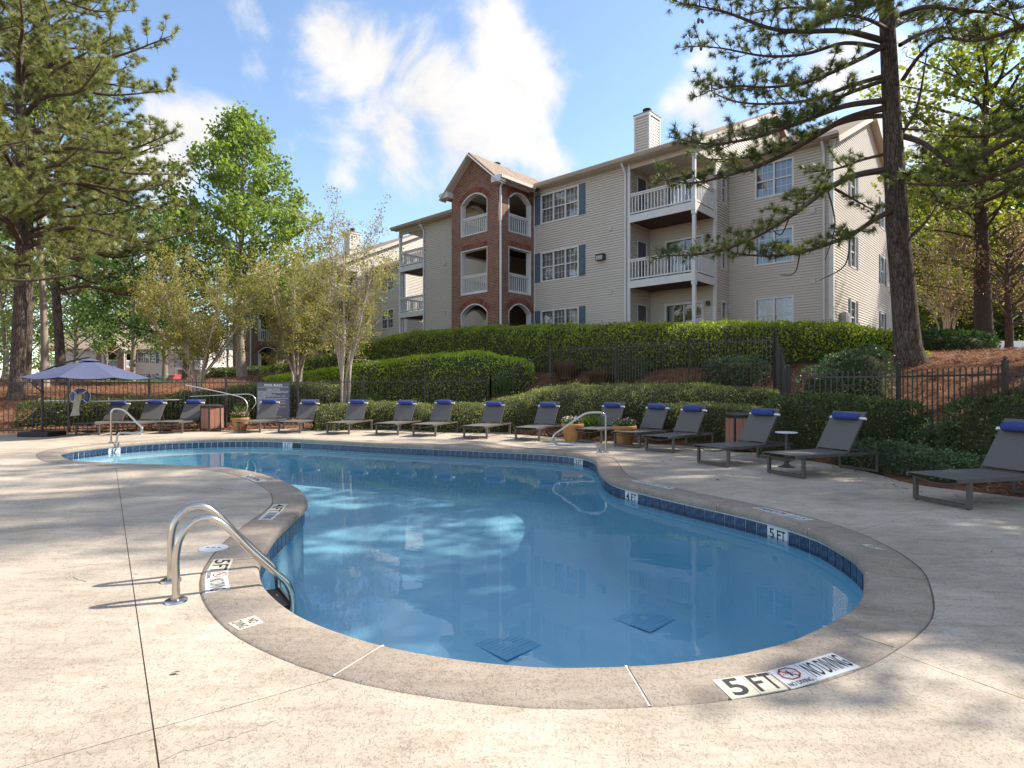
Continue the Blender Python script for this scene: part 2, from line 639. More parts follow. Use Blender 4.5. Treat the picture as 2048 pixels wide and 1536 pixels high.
M_LEAFBRONZE = leaf_mat('bronze_leaves', [(0.286, 0.2795, 0.078), (0.364, 0.3445, 0.104), (0.247, 0.299, 0.0845), (0.39, 0.26, 0.1105)], .4)
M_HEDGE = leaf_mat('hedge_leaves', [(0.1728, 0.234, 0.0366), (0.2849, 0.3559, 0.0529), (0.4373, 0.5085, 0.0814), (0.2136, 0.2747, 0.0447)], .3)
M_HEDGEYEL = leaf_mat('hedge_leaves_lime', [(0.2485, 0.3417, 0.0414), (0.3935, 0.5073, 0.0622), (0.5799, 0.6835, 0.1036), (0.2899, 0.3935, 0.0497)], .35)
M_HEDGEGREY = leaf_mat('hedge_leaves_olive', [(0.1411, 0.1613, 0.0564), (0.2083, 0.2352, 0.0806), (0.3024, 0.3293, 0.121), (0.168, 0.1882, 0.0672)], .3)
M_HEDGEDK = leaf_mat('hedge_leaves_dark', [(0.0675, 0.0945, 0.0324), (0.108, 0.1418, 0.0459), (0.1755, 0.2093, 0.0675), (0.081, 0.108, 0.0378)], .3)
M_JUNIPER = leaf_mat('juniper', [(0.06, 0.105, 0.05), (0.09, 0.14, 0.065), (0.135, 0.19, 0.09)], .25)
M_CORE = noisy('hedge_twigs', (.03, .034, .014), (.055, .055, .024), 10, 1.0, 0, .6, 30, .03)
M_PINK = leaf_mat('pink_blossom', [(0.46, 0.27, 0.28), (0.24, 0.17, 0.1), (0.17, 0.13, 0.06), (0.26, 0.2, 0.08), (0.14, 0.16, 0.05)], .4)
M_GRASSBL = leaf_mat('grass_blades', [(.09, .16, .035), (.14, .23, .055), (.19, .27, .08)], .4)
M_GRASSDRY = leaf_mat('dry_grass', [(.22, .15, .08), (.30, .21, .12), (.15, .10, .06)], .3)

# pool
m = mat('pool_plaster', (.50, .72, .80), .8)
t = NT(m)
vec = t.coord()
t.col(t.ramp(t.noise(vec, 1.6, 6, .6), [(.3, (.40, .76, .93)), (.7, (.47, .82, .96))]))
M_PLASTER = m
m = mat('blue_tile', (.03, .07, .22), .18, 0, .6)
t = NT(m)
oi = t.n('ShaderNodeObjectInfo')
nz = t.noise(t.coord((1, 1, 1)), 26, 6, .7, .6)
cA = t.ramp(nz, [(.34, (.012, .018, .038)), (.47, (.024, .044, .10)), (.62, (.06, .10, .18)), (.76, (.19, .22, .26))])
t.col(t.mix(1.0, cA, t.ramp(oi.outputs['Random'], [(0, (.72, .75, .8)), (1, (1.25, 1.2, 1.15))]), 'MULTIPLY'))
M_TILE = m
m = bpy.data.materials.new('pool_water')
m.use_nodes = True
MATS['pool_water'] = m
t = NT(m)
tr = t.n('ShaderNodeBsdfTransparent')
tr.inputs[0].default_value = (.98, .995, 1.0, 1)
gl = t.n('ShaderNodeBsdfGlossy')
gl.inputs['Roughness'].default_value = .0
fr = t.n('ShaderNodeFresnel')
fr.inputs[0].default_value = 1.33
ms = t.n('ShaderNodeMixShader')
vec = t.coord((1, 1, 1))
wv = t.math('ADD', t.noise(vec, 1.7, 3, .5, .3), t.math('MULTIPLY', t.noise(vec, 7, 2, .5), .12))
bp = t.n('ShaderNodeBump')
bp.inputs['Strength'].default_value = .10
bp.inputs['Distance'].default_value = .02
t.l(wv, bp.inputs['Height'])
t.l(bp.outputs[0], gl.inputs['Normal'])
t.l(bp.outputs[0], fr.inputs['Normal'])
t.l(fr.outputs[0], ms.inputs[0])
t.l(tr.outputs[0], ms.inputs[1])
t.l(gl.outputs[0], ms.inputs[2])
t.l(ms.outputs[0], t.out.inputs[0])
va = t.n('ShaderNodeVolumeAbsorption')
va.inputs[0].default_value = (.22, .70, .93, 1)
va.inputs[1].default_value = .06
t.l(va.outputs[0], t.out.inputs['Volume'])
M_WATER = m

M_SLING = noisy('sling_mesh', (.118, .108, .102), (.14, .128, .121), 40, .75, 0, .3, 350, .001)
M_LFRAME = noisy('taupe_metal', (.10, .088, .078), (.125, .108, .098), 8, .5, .2, .05)
M_PILLOW = noisy('royal_blue_fabric', (.03, .05, .21), (.04, .064, .25), 30, .8, 0, .3, 200, .001)
M_STRAP = mat('white_strap', (.78, .78, .78), .5)
M_UMB = noisy('navy_canvas', (.075, .088, .165), (.09, .103, .19), 12, .85, 0, .2, 120, .001)
M_TERRA = noisy('terracotta', (.42, .185, .06), (.52, .26, .10), 7, .8, 0, .3, 40, .004)
M_SOIL = noisy('potting_soil', (.03, .02, .014), (.06, .04, .03), 20, 1)
M_BINPANEL = noisy('brown_panel', (.30, .135, .09), (.36, .165, .115), 18, .75, 0, .3, 120, .002)
M_BUOY = noisy('blue_ring', (.045, .11, .32), (.06, .14, .38), 8, .5)
M_CLOTH = noisy('cream_cloth', (.62, .56, .45), (.68, .62, .52), 12, .9)
M_POLE = mat('aluminium_pole', (.72, .71, .69), .32, .85)
M_SIGNBOARD = noisy('slate_sign', (.075, .085, .12), (.09, .10, .14), 6, .5, 0, .05)
M_SIGNTXT = mat('sign_lettering', (.72, .74, .78), .6)

# ------------------------------------------------------------------ terrain
TC = []


def tp(x, y, z): TC.append((x, y, z))


for x in (-30, -22, -16, -10, -5, 0, 3): tp(x, 8 if x > -20 else 12, 0)
for x, y, z in [(-24, 0, 0), (-24, -10, 0), (0, -15, 0), (15, -15, .6), (-16.5, 18.2, .02), (-13.4, 17.9, .03), (-10.5, 19.3, .04), (-8, 20.3, .05), (-5.5, 21.7, .1),
                (-3.4, 22.9, .15), (-.8, 22.2, .25), (1.5, 22.6, 1.22), (3.7, 20.7, 1.25), (5.6, 18.6, 1.25), (7.2, 16.2, 1.2), (6.0, 13.6, .3),
                (7.0, 11, .22), (7.7, 8.8, .22), (9, 6.5, .15), (12, 2, .2),
                (-.3, 18.2, .08), (1.8, 16.6, .06), (3.6, 15.4, .06), (5.3, 13.6, .08), (6.0, 11.6, .1),
                (-18, 22, 1.0), (-18.5, 27, 1.35), (-24, 24, 1.3), (-14, 26, 1.1), (-30, 34, 1.9), (-22, 36, 1.6), (-12, 25, .6), (-9, 26, .9), (-40, 60, 1.2), (-30, 75, 1.0), (-60, 75, 1.1), (-50, 90, 1.2),
                (-4, 27, 1.3), (-8, 30, 1.7), (-3, 31, 2.4), (-.2, 25.6, 2.0), (2.2, 24.6, 2.25), (4.3, 22.9, 2.2), (6.5, 20.6, 2.15), (8.8, 18.4, 2.15),
                (10.5, 16, 2.08), (10, 13, 1.35), (9.2, 10.5, .9), (11, 10, 1.6), (13, 13, 2.25), (15, 8, 1.9), (12.5, 20, 2.5), (16, 18, 2.5), (22, 22, 2.3), (20, 12, 2.4), (18, 2, 1.2),
                (3.2, 28.0, 2.95), (-9, 35, 2.9), (8, 22.5, 2.95), (12, 24, 2.95), (20, 34, 3.0), (5, 40, 3.0), (-13, 44, 2.2), (-20, 50, 2.15), (-5, 55, 2.6), (-28, 58, 2.0),
                (35, 45, 1.8), (60, 60, 2.2), (40, 15, 2.2), (0, 110, 2.5), (-100, 100, 2), (100, 100, 3), (100, 0, 2), (-100, 0, 1), (0, -60, 1), (60, -50, 1.5), (-70, -50, 0)]:
    tp(x, y, z)
TCA = np.array(TC, float)


def _tps(r2):
    return 0.5 * r2 * np.log(r2 + 1e-9)


_n = len(TCA)
_K = _tps(((TCA[:, None, :2] - TCA[None, :, :2]) ** 2).sum(-1)) + np.eye(_n) * 3.0
_P = np.hstack([np.ones((_n, 1)), TCA[:, :2]])
_A = np.block([[_K, _P], [_P.T, np.zeros((3, 3))]])
_w = np.linalg.solve(_A, np.concatenate([TCA[:, 2], np.zeros(3)]))


def terr(x, y):
    x, y = np.broadcast_arrays(np.asarray(x, float), np.asarray(y, float))
    sh = x.shape
    q = np.stack([x.ravel(), y.ravel()], 1)
    r2 = ((q[:, None] - TCA[None, :, :2]) ** 2).sum(-1)
    z = _tps(r2) @ _w[:_n] + _w[_n] + q @ _w[_n + 1:]
    r = np.hypot(q[:, 0], q[:, 1] - 20)
    k = np.clip((r - 75) / 60, 0, 1)
    z = z * (1 - k) + 2.0 * k
    return z.reshape(sh)


def tz(x, y): return float(terr(x, y))


DECK_EDGE = [(-60, 868), (150, 866), (300, 863), (450, 860), (600, 857), (760, 858), (900, 862), (1010, 867), (1100, 874), (1210, 882), (1320, 888), (1430, 896),
             (1530, 908), (1600, 919), (1670, 930), (1740, 945), (1800, 962), (1850, 972), (1920, 981), (2048, 995)]
edge_w = [G(px, py)[:2] for px, py in DECK_EDGE]
edge_s = catmull(edge_w, 4, closed=False)
deck_out = [tuple(p) for p in edge_s] + [(8.6, 6.9), (11, 4.2), (12.5, 0), (12.5, -8), (-17.5, -8), (-18, 8)]


def inside(poly, x, y):
    poly = np.asarray(poly)
    res = np.zeros(np.shape(x), bool)
    j = len(poly) - 1
    for i in range(len(poly)):
        xi, yi = poly[i]
        xj, yj = poly[j]
        c = ((yi > y) != (yj > y)) & (x < (xj - xi) * (y - yi) / (yj - yi + 1e-12) + xi)
        res ^= c
        j = i
    return res


def polydist(poly, x, y):
    poly = np.asarray(poly)
    best = np.full(np.shape(x), 1e9)
    for i in range(len(poly)):
        a, b = poly[i], poly[(i + 1) % len(poly)]
        ab = b - a
        tt = np.clip(((x - a[0]) * ab[0] + (y - a[1]) * ab[1]) / (ab @ ab + 1e-12), 0, 1)
        best = np.minimum(best, np.hypot(x - a[0] - tt * ab[0], y - a[1] - tt * ab[1]))
    return best


gx = np.unique(np.concatenate([-np.geomspace(30, 900, 26)[::-1], np.arange(-30, 26, .5), np.geomspace(26, 900, 26)]))
gy = np.unique(np.concatenate([-np.geomspace(12, 500, 16)[::-1], np.arange(-12, 42, .5), np.geomspace(42, 1400, 34)]))
X, Y = np.meshgrid(gx, gy, indexing='ij')
Z = terr(X, Y)
Z += .05 * np.sin(X * 1.7 + 2 * np.sin(Y * .8)) * np.sin(Y * 1.3) * (Z > .35)
ins = inside(deck_out, X, Y)
dist = polydist(deck_out, X, Y)
Z = np.where(ins, np.where(dist < 1.0, -.10, -2.6), np.maximum(Z, -.03))
Z = np.where((~ins) & (dist < .5), np.minimum(Z, .0 + .06 * dist), Z)
nx, ny = X.shape
idx = np.arange(nx * ny).reshape(nx, ny)
F = np.stack([idx[:-1, :-1], idx[1:, :-1], idx[1:, 1:], idx[:-1, 1:]], -1).reshape(-1, 4)
gr = np_mesh('ground', np.stack([X, Y, Z], -1).reshape(-1, 3), F, M_STRAW, smooth=True)
tag(gr, 'rust brown pine straw ground rising behind the pool fence', kind='structure')

# ------------------------------------------------------------------ pool outline
TT = -.105
POOLPX = [(119, 913.5, TT), (150, 905.5, TT), (186, 901, TT), (251, 894, TT), (340, 887.5, TT), (430, 884, TT), (520, 883.2, TT), (620, 886.8, TT), (737, 893.3, TT), (873, 899.5, TT), (1010, 905.9, TT),
          (1100, 911.0, TT), (1160, 918.2, TT), (1190, 930, TT), (1197, 952, TT), (1217, 970, TT), (1257.4, 983.4, TT), (1348.7, 1006, TT), (1407.8, 1019.6, TT), (1472, 1034.4, TT),
          (1539, 1051.9, TT), (1621.8, 1080, TT), (1659.4, 1100, TT), (1691.9, 1120.6, TT), (1714, 1141, TT), (1728.5, 1162, TT), (1724, 1191, 0), (1693.7, 1223, 0), (1637, 1253, 0), (1578, 1279, 0),
          (1484, 1303, 0), (1403.7, 1315, 0), (1306.5, 1326, 0), (1145, 1331.6, 0), (1038, 1328, 0), (900, 1313, 0), (773.5, 1290, 0), (683, 1263.5, 0), (619.7, 1239, 0), (585.5, 1221, 0), (556, 1199, 0),
          (529.4, 1172, 0), (518.6, 1145, 0), (521, 1125, -.03), (545, 1095, TT), (573, 1066, TT), (604, 1036, TT), (615, 1010, -.04), (611, 991, 0), (601, 977.8, 0), (566, 960, 0), (522, 946, 0), (478, 937.2, 0),
          (425.5, 932.4, 0), (340, 929.3, 0), (230, 926.4, 0), (166, 922, 0), (135, 918, 0)]
pp = np.array([G(a, b, c)[:2] for a, b, c in POOLPX])
dense = catmull(pp, 14)
for _ in range(30):
    dense = .5 * dense + .25 * (np.roll(dense, 1, 0) + np.roll(dense, -1, 0))
seg = np.hypot(*(np.roll(dense, -1, 0) - dense).T)
cum = np.concatenate([[0], np.cumsum(seg)])
PER = cum[-1]
closedp = np.vstack([dense, dense[:1]])


def resample(n):
    s = np.linspace(0, PER, n, endpoint=False)
    return np.stack([np.interp(s, cum, closedp[:, 0]), np.interp(s, cum, closedp[:, 1])], 1)


NP = 720
LIP = resample(NP)
area = .5 * np.sum(LIP[:, 0] * np.roll(LIP[:, 1], -1) - np.roll(LIP[:, 0], -1) * LIP[:, 1])
if area < 0:
    LIP = LIP[::-1].copy()
tan = np.roll(LIP, -2, 0) - np.roll(LIP, 2, 0)
tan /= np.linalg.norm(tan, axis=1)[:, None]
OUTN = np.stack([tan[:, 1], -tan[:, 0]], 1)     # outward normal for a counter-clockwise loop


def off(o):
    return LIP + OUTN * o


def near_idx(px, py, z=0):
    p = np.array(G(px, py, z)[:2])
    return int(np.argmin(np.hypot(*(LIP - p).T)))


COPW = .405
# ---- coping stones
PROF = [(.035, -.10), (.004, -.088), (-.004, -.06), (.0, -.03), (.012, -.010), (.036, .0), (COPW - .012, .0), (COPW, -.010), (COPW, -.10)]
joints = sorted({near_idx(*q) for q in [(1278, 1370), (725, 1322), (1712, 1275), (1770, 1152), (1668, 1055), (1408, 1012), (1215, 985)]} |
                {near_idx(*q, TT) for q in [(440, 884), (720, 892), (950, 903), (240, 895), (1130, 914)]} | {near_idx(q[0], q[1]) for q in [(505, 1120), (330, 929), (600, 1030), (560, 958)]})
coping = thing('pool_coping', 'tan concrete coping curving round the pool edge', None)
tag(coping, kind='structure')
js = joints + [joints[0] + NP]
for a, b in zip(js[:-1], js[1:]):
    V, Fc = [], []
    ids = list(range(a, b + 1))
    for q, i in enumerate(ids):
        i0 = i % NP
        p, nn = LIP[i0], OUTN[i0]
        sh = np.zeros(2)
        if q == 0: sh = tan[i0] * .007
        if q == len(ids) - 1: sh = -tan[i0] * .007
        for o, z in PROF:
            V.append((*(p + nn * o + sh), z + .004))
    k = len(PROF)
    for q in range(len(ids) - 1):
        for j in range(k):
            Fc.append((q * k + j, q * k + (j + 1) % k, (q + 1) * k + (j + 1) % k, (q + 1) * k + j))
    Fc.append(tuple(range(k - 1, -1, -1)))
    Fc.append(tuple((len(ids) - 1) * k + j for j in range(k)))
    mb = MB().add(V, [tuple(reversed(f)) for f in Fc])
    mb.build('coping_stone', M_COPE, coping, True, 40)
    i0 = a % NP
    p, nn, tt = LIP[i0], OUTN[i0], tan[i0]
    mm = MB()
    q0, q1 = p + nn * .01, p + nn * (COPW - .004)
    mm.bar((*q0, -.047), (*q1, -.047), .013, .094)
    mm.build('mortar_joint', M_MORTAR, coping)

# ---- pool shell, floor, water
WZ = -.215
pool = thing('swimming_pool', 'freeform swimming pool with pale blue plaster and blue tile band', 'pool', (0, 0, 0))
SH = off(.045)


def pool_depth(x, y):
    a = np.clip((y - 5.0) / 9.5, 0, 1)
    b_ = np.clip((-x - 1.5) / 6.0, 0, 1)
    sh = np.clip(np.maximum(a, b_ * .9), 0, 1)
    return -(1.72 - .62 * sh)


def shell_mesh(name, outline, inset, zf, mt, parent):
    pts = [Vector((x, y)) for x, y in outline[::4]]
    nb = len(pts)
    xs = np.arange(-10.5, 3.5, .5)
    ys = np.arange(2.5, 17, .5)
    gxx, gyy = np.meshgrid(xs, ys)
    gp = np.stack([gxx.ravel(), gyy.ravel()], 1)
    okk = inside(outline[::4], gp[:, 0], gp[:, 1]) & (polydist(outline[::8], gp[:, 0], gp[:, 1]) > .22)
    vin = pts + [Vector(p) for p in gp[okk]]
    ed = [(i, (i + 1) % nb) for i in range(nb)]
    vo, eo, fo, *_r = delaunay_2d_cdt(vin, ed, [], 1, 1e-5)
    V = np.array([(v_.x, v_.y) for v_ in vo])
    Z_ = zf(V[:, 0], V[:, 1])
    return V, Z_, fo


fl = OUTN
Vf, Zf, Ff = shell_mesh('f', off(-.10), 0, pool_depth, M_PLASTER, pool)
MB().add(np.column_stack([Vf, Zf]), Ff).build('pool_floor', M_PLASTER, pool, True)
rows = [(.045, -.088), (.045, -.6), (.04, None, .28), (.0, None, .08), (-.10, None, 0.0), (-.2, None, -.02)]
V, Fc = [], []
idl = list(range(0, NP, 3))
for i in idl:
    for r in rows:
        p = LIP[i] + OUTN[i] * r[0]
        z = r[1] if r[1] is not None else float(pool_depth(p[0], p[1])) + r[2]
        V.append((p[0], p[1], z))
k = len(rows)
for q in range(len(idl)):
    q2 = (q + 1) % len(idl)
    for j in range(k - 1):
        Fc.append((q * k + j, q2 * k + j, q2 * k + j + 1, q * k + j + 1))
MB().add(V, [tuple(reversed(f)) for f in Fc]).build('pool_wall', M_PLASTER, pool, True)
MB().add([(*(LIP[i % NP] + OUTN[i % NP] * .043), z) for i in range(0, NP, 3) for z in (-.086, -.28)],
         [(2 * q, 2 * ((q + 1) % (NP // 3)), 2 * ((q + 1) % (NP // 3)) + 1, 2 * q + 1) for q in range(NP // 3)]).build('grout_band', M_GROUT, pool)

# steps in the shallow corner and at the left end
for (px, py, r0, nst, lab) in ((1235, 898, 1.15, 3, 1), (190, 880, 2.6, 2, 0)):
    c = G(px, py, TT)
    cc = np.array(c[:2])
    for kx in range(nst):
        rr = r0 + .36 * kx
        ztop = WZ - .24 - .22 * kx
        prof = [(0.0, ztop), (rr - .04, ztop), (rr - .008, ztop - .008), (rr, ztop - .04), (rr, -1.75)]
        MB().lathe(prof, 96, (cc[0], cc[1], 0)).build('pool_step', M_PLASTER, pool, True, 50)
        if lab:
            MB().lathe([(rr - .030, ztop + .003), (rr - .01, ztop + .003), (rr - .001, ztop - .010), (rr + .003, ztop - .020)], 96, (cc[0], cc[1], 0)).build('step_nosing', mat('step_nosing_tile', (.06, .10, .16), .4), pool, True)

# water body: top at the waterline, sides and bottom outside the shell
Vw, Zw, Fw = shell_mesh('w', off(.06), 0, lambda x, y: np.full(x.shape, WZ), M_WATER, None)
wring = off(.06)[::4]
nb = len(wring)
Vall = [(x, y, WZ) for x, y in Vw]
b0 = len(Vall)
Vall += [(x, y, -2.2) for x, y in Vw]
Fall = [tuple(f) for f in Fw] + [tuple(reversed([b0 + i for i in f])) for f in Fw]
Fall += [(i, b0 + i, b0 + (i + 1) % nb, (i + 1) % nb) for i in range(nb)]
wat = MB().add(Vall, Fall).build('water', M_WATER, None)
bmw = bmesh.new(); bmw.from_mesh(wat.data)
bmesh.ops.recalc_face_normals(bmw, faces=bmw.faces[:]); bmw.to_mesh(wat.data); bmw.free()
tag(wat, 'clear blue pool water mirroring the apartment building', kind='structure')

# waterline tiles
TP = .156
ntile = int(PER / TP)
stp = NP / ntile
TILE0 = MB().bbox(-.0715, .0715, -.006, .006, -.0735, .0735, .003)
tile_me = bpy.data.meshes.new('tile')
tile_me.from_pydata(TILE0.v, [], TILE0.f)
tile_me.materials.append(M_TILE)
markers = {}
for px, py, s_ in ((263, 897, '3 FT'), (572, 886, '3 FT'), (1158, 920, '3 FT'), (1271, 988, '4 FT'), (1561, 1060, '5 FT')):
    i = near_idx(px, py, TT)
    markers[int(round(i / stp)) % ntile] = s_
skim = int(round(near_idx(604, 886, TT) / stp)) % ntile
taken = set()
for kx in list(markers):
    taken |= {kx, (kx + 1) % ntile}
taken |= {skim, (skim + 1) % ntile}


def ring_at(fi, o):
    i = int(math.floor(fi)) % NP
    j = (i + 1) % NP
    a = fi - math.floor(fi)
    p = LIP[i] * (1 - a) + LIP[j] * a
    nn = OUTN[i] * (1 - a) + OUTN[j] * a
    nn /= np.linalg.norm(nn)
    return p + nn * o, nn


ZT = -.112 - .0735
for kx in range(ntile):
    if kx in taken: continue
    p, nn = ring_at((kx + .5) * stp, .036)
    inst('tile', tile_me, pool, (p[0], p[1], ZT), (0, 0, math.atan2(nn[1], nn[0]) - math.pi / 2))
for kx, s_ in markers.items():
    p, nn = ring_at((kx + 1.0) * stp, .030)
    rz = math.atan2(nn[1], nn[0]) - math.pi / 2
    # local x runs to the right for a viewer in the pool
    pl = MB().bbox(-.150, .150, -.004, .008, -.0735, .0735, .003).build('depth_marker', M_WSIGN, pool)
    pl.location = (p[0], p[1], ZT)
    pl.rotation_euler = (0, 0, rz)
    tag(pl, 'white tile reading ' + s_ + ' in the waterline band')
    for ch, x0, x1 in ((s_[0], -.115, -.045), (s_[2], .0, .055), (s_[3], .06, .12)):
        V, Ft = text_geo(ch, .012)
        MB().add([(x0 + (x1 - x0) * a, -.0065, -.052 + .108 * b_) for a, b_ in V], Ft).build('depth_number', M_TEXTBLK, pl)
p, nn = ring_at((skim + 1.0) * stp, .034)
sk = MB().bbox(-.145, .145, 0, .012, -.07, .07, .003).build('skimmer_mouth', M_BLACK, pool)
sk.location = (p[0], p[1], ZT); sk.rotation_euler = (0, 0, math.atan2(nn[1], nn[0]) - math.pi / 2)
for px, py in ((1288, 1262), (1016, 1308)):
    p = G(px, py, -1.70)
    zz = float(pool_depth(p.x, p.y))
    dr = MB().bbox(-.28, .28, -.28, .28, 0, .014, .006)
    o = dr.build('floor_drain', mat('drain_grate', (.35, .68, .87), .7), pool)
    o.location = (p.x, p.y, zz - .004); o.rotation_euler = (0, 0, .75)
    for a in range(9):
        MB().box(-.27, .27, -.26 + a * .063, -.24 + a * .063, .014, .019).build('grate_bar', mat('drain_bar', (.39, .73, .90), .7), o)
    MB().lathe([(0, .03), (.045, .03), (.06, .014)], 20).build('drain_cap', mat('drain_cap_blue', (.55, .78, .9), .6), o)

# ---- deck, cut into slabs at its control joints
hole = [tuple(p) for p in off(COPW + .012)[::3]]
loops = [[Vector((x, y, 0)) for x, y in deck_out], [Vector((x, y, 0)) for x, y in hole]]
tris = tessellate_polygon(loops)
flat = [v_ for lp in loops for v_ in lp]
bm = bmesh.new()
bv = [bm.verts.new(v_) for v_ in flat]
for a, b_, c in tris:
    try: bm.faces.new((bv[a], bv[b_], bv[c]))
    except ValueError: pass
JL = [(G(232, 935), G(318, 1536)), (G(1786, 1304), G(2048, 1398)), (G(1982, 986), G(1820, 1031.7)), (G(0, 1062), G(300, 1050))]
planes = []
for a, b_ in JL[:3]:
    d = (b_ - a).normalized()
    nn = Vector((-d.y, d.x, 0))
    planes.append((a, nn))
    for sgn in (-1, 1):
        bmesh.ops.bisect_plane(bm, geom=bm.verts[:] + bm.edges[:] + bm.faces[:], plane_co=a + nn * (.0032 * sgn), plane_no=nn)
cells = {}
for f in bm.faces:
    c = f.calc_center_median()
    key = []
    for a, nn in planes:
        q = (c - a).dot(nn)
        key.append(0 if abs(q) < .0031 else (1 if q > 0 else -1))
    if 0 in key: continue
    cells.setdefault(tuple(key), []).append([v_.co.copy() for v_ in f.verts])
bm.free()
deck = thing('pool_deck', 'cream textured concrete pool deck in large slabs', None)
tag(deck, kind='structure')
for key, fs in cells.items():
    mb = bmesh.new()
    for f in fs:
        try: mb.faces.new([mb.verts.new(c) for c in f])
        except ValueError: pass
    bmesh.ops.remove_doubles(mb, verts=mb.verts[:], dist=.0005)
    bmesh.ops.recalc_face_normals(mb, faces=mb.faces[:])
    for f in mb.faces:
        if f.normal.z < 0: f.normal_flip()
    e = bmesh.ops.extrude_face_region(mb, geom=mb.faces[:])
    for v_ in [g for g in e['geom'] if isinstance(g, bmesh.types.BMVert)]: v_.co.z -= .10
    bmesh.ops.recalc_face_normals(mb, faces=mb.faces[:])
    me = bpy.data.meshes.new('deck_slab')
    mb.to_mesh(me); mb.free()
    new_obj('deck_slab', me, M_DECK, deck)
# bed under the slabs: shows as the dark filler in the joints
bed = tessellate_polygon([[Vector((x * 1.0, y, 0)) for x, y in deck_out], [Vector((x, y, 0)) for x, y in off(.2)[::3]]])
fl2 = [v_ for v_ in [Vector((x, y, -.007)) for x, y in deck_out] + [Vector((x, y, -.007)) for x, y in off(.2)[::3]]]
MB().add(fl2, bed).build('joint_bed', M_JOINT, deck)

# ------------------------------------------------------------------ buildings
def wall_strips(length, z0, z1, holes, rng=None, course=.105):
    """lap siding in wall space (s along, z up, d outwards)"""
    V, Fc = [], []
    cuts = sorted({h[2] for h in holes} | {h[3] for h in holes})
    z = z0
    while z < z1 - 1e-4:
        zt = min(z + course, z1)
        sub = [z] + [c for c in cuts if z + .004 < c < zt - .004] + [zt]
        for a, b_ in zip(sub[:-1], sub[1:]):
            mid = (a + b_) / 2
            s0, s1 = (0, length) if rng is None else rng(mid)
            if s1 - s0 < .02: continue
            iv = [(s0, s1)]
            for h in holes:
                if h[2] - 1e-4 < mid < h[3] + 1e-4:
                    nv = []
                    for p, q in iv:
                        if h[1] <= p or h[0] >= q: nv.append((p, q)); continue
                        if h[0] > p: nv.append((p, h[0]))
                        if h[1] < q: nv.append((h[1], q))
                    iv = nv
            d0 = .012 + .018 * (1 - (a - z) / course)
            d1 = .012 + .018 * (1 - (b_ - z) / course)
            for p, q in iv:
                n0 = len(V)
                g_ = min(a + course * .17, b_) if abs(a - z) < 1e-6 else a
                V += [(p, -.012, a), (q, -.012, a), (p, -.012, g_), (q, -.012, g_), (p, d0, g_), (q, d0, g_), (p, d1, b_), (q, d1, b_)]
                Fc += [(n0, n0 + 1, n0 + 3, n0 + 2), (n0 + 2, n0 + 3, n0 + 5, n0 + 4), (n0 + 4, n0 + 5, n0 + 7, n0 + 6)]
        z = zt
    return V, Fc


class Frame2:
    """wall space to building space"""
    def __init__(s, ox, oy, dx, dy, nx_, ny_):
        s.o, s.d, s.n = (ox, oy), (dx, dy), (nx_, ny_)

    def __call__(s, p):
        a, d, z = p
        return (s.o[0] + s.d[0] * a + s.n[0] * d, s.o[1] + s.d[1] * a + s.n[1] * d, z)


def place(mb_v, mb_f, fr):
    return [fr(p) for p in mb_v], mb_f


def fbox(mb, fr, s0, s1, d0, d1, z0, z1):
    vs = [(s0, d0, z0), (s1, d0, z0), (s1, d1, z0), (s0, d1, z0), (s0, d0, z1), (s1, d0, z1), (s1, d1, z1), (s0, d1, z1)]
    return mb.add([fr(p) for p in vs], [(0, 3, 2, 1), (4, 5, 6, 7), (0, 1, 5, 4), (1, 2, 6, 5), (2, 3, 7, 6), (3, 0, 4, 7)])


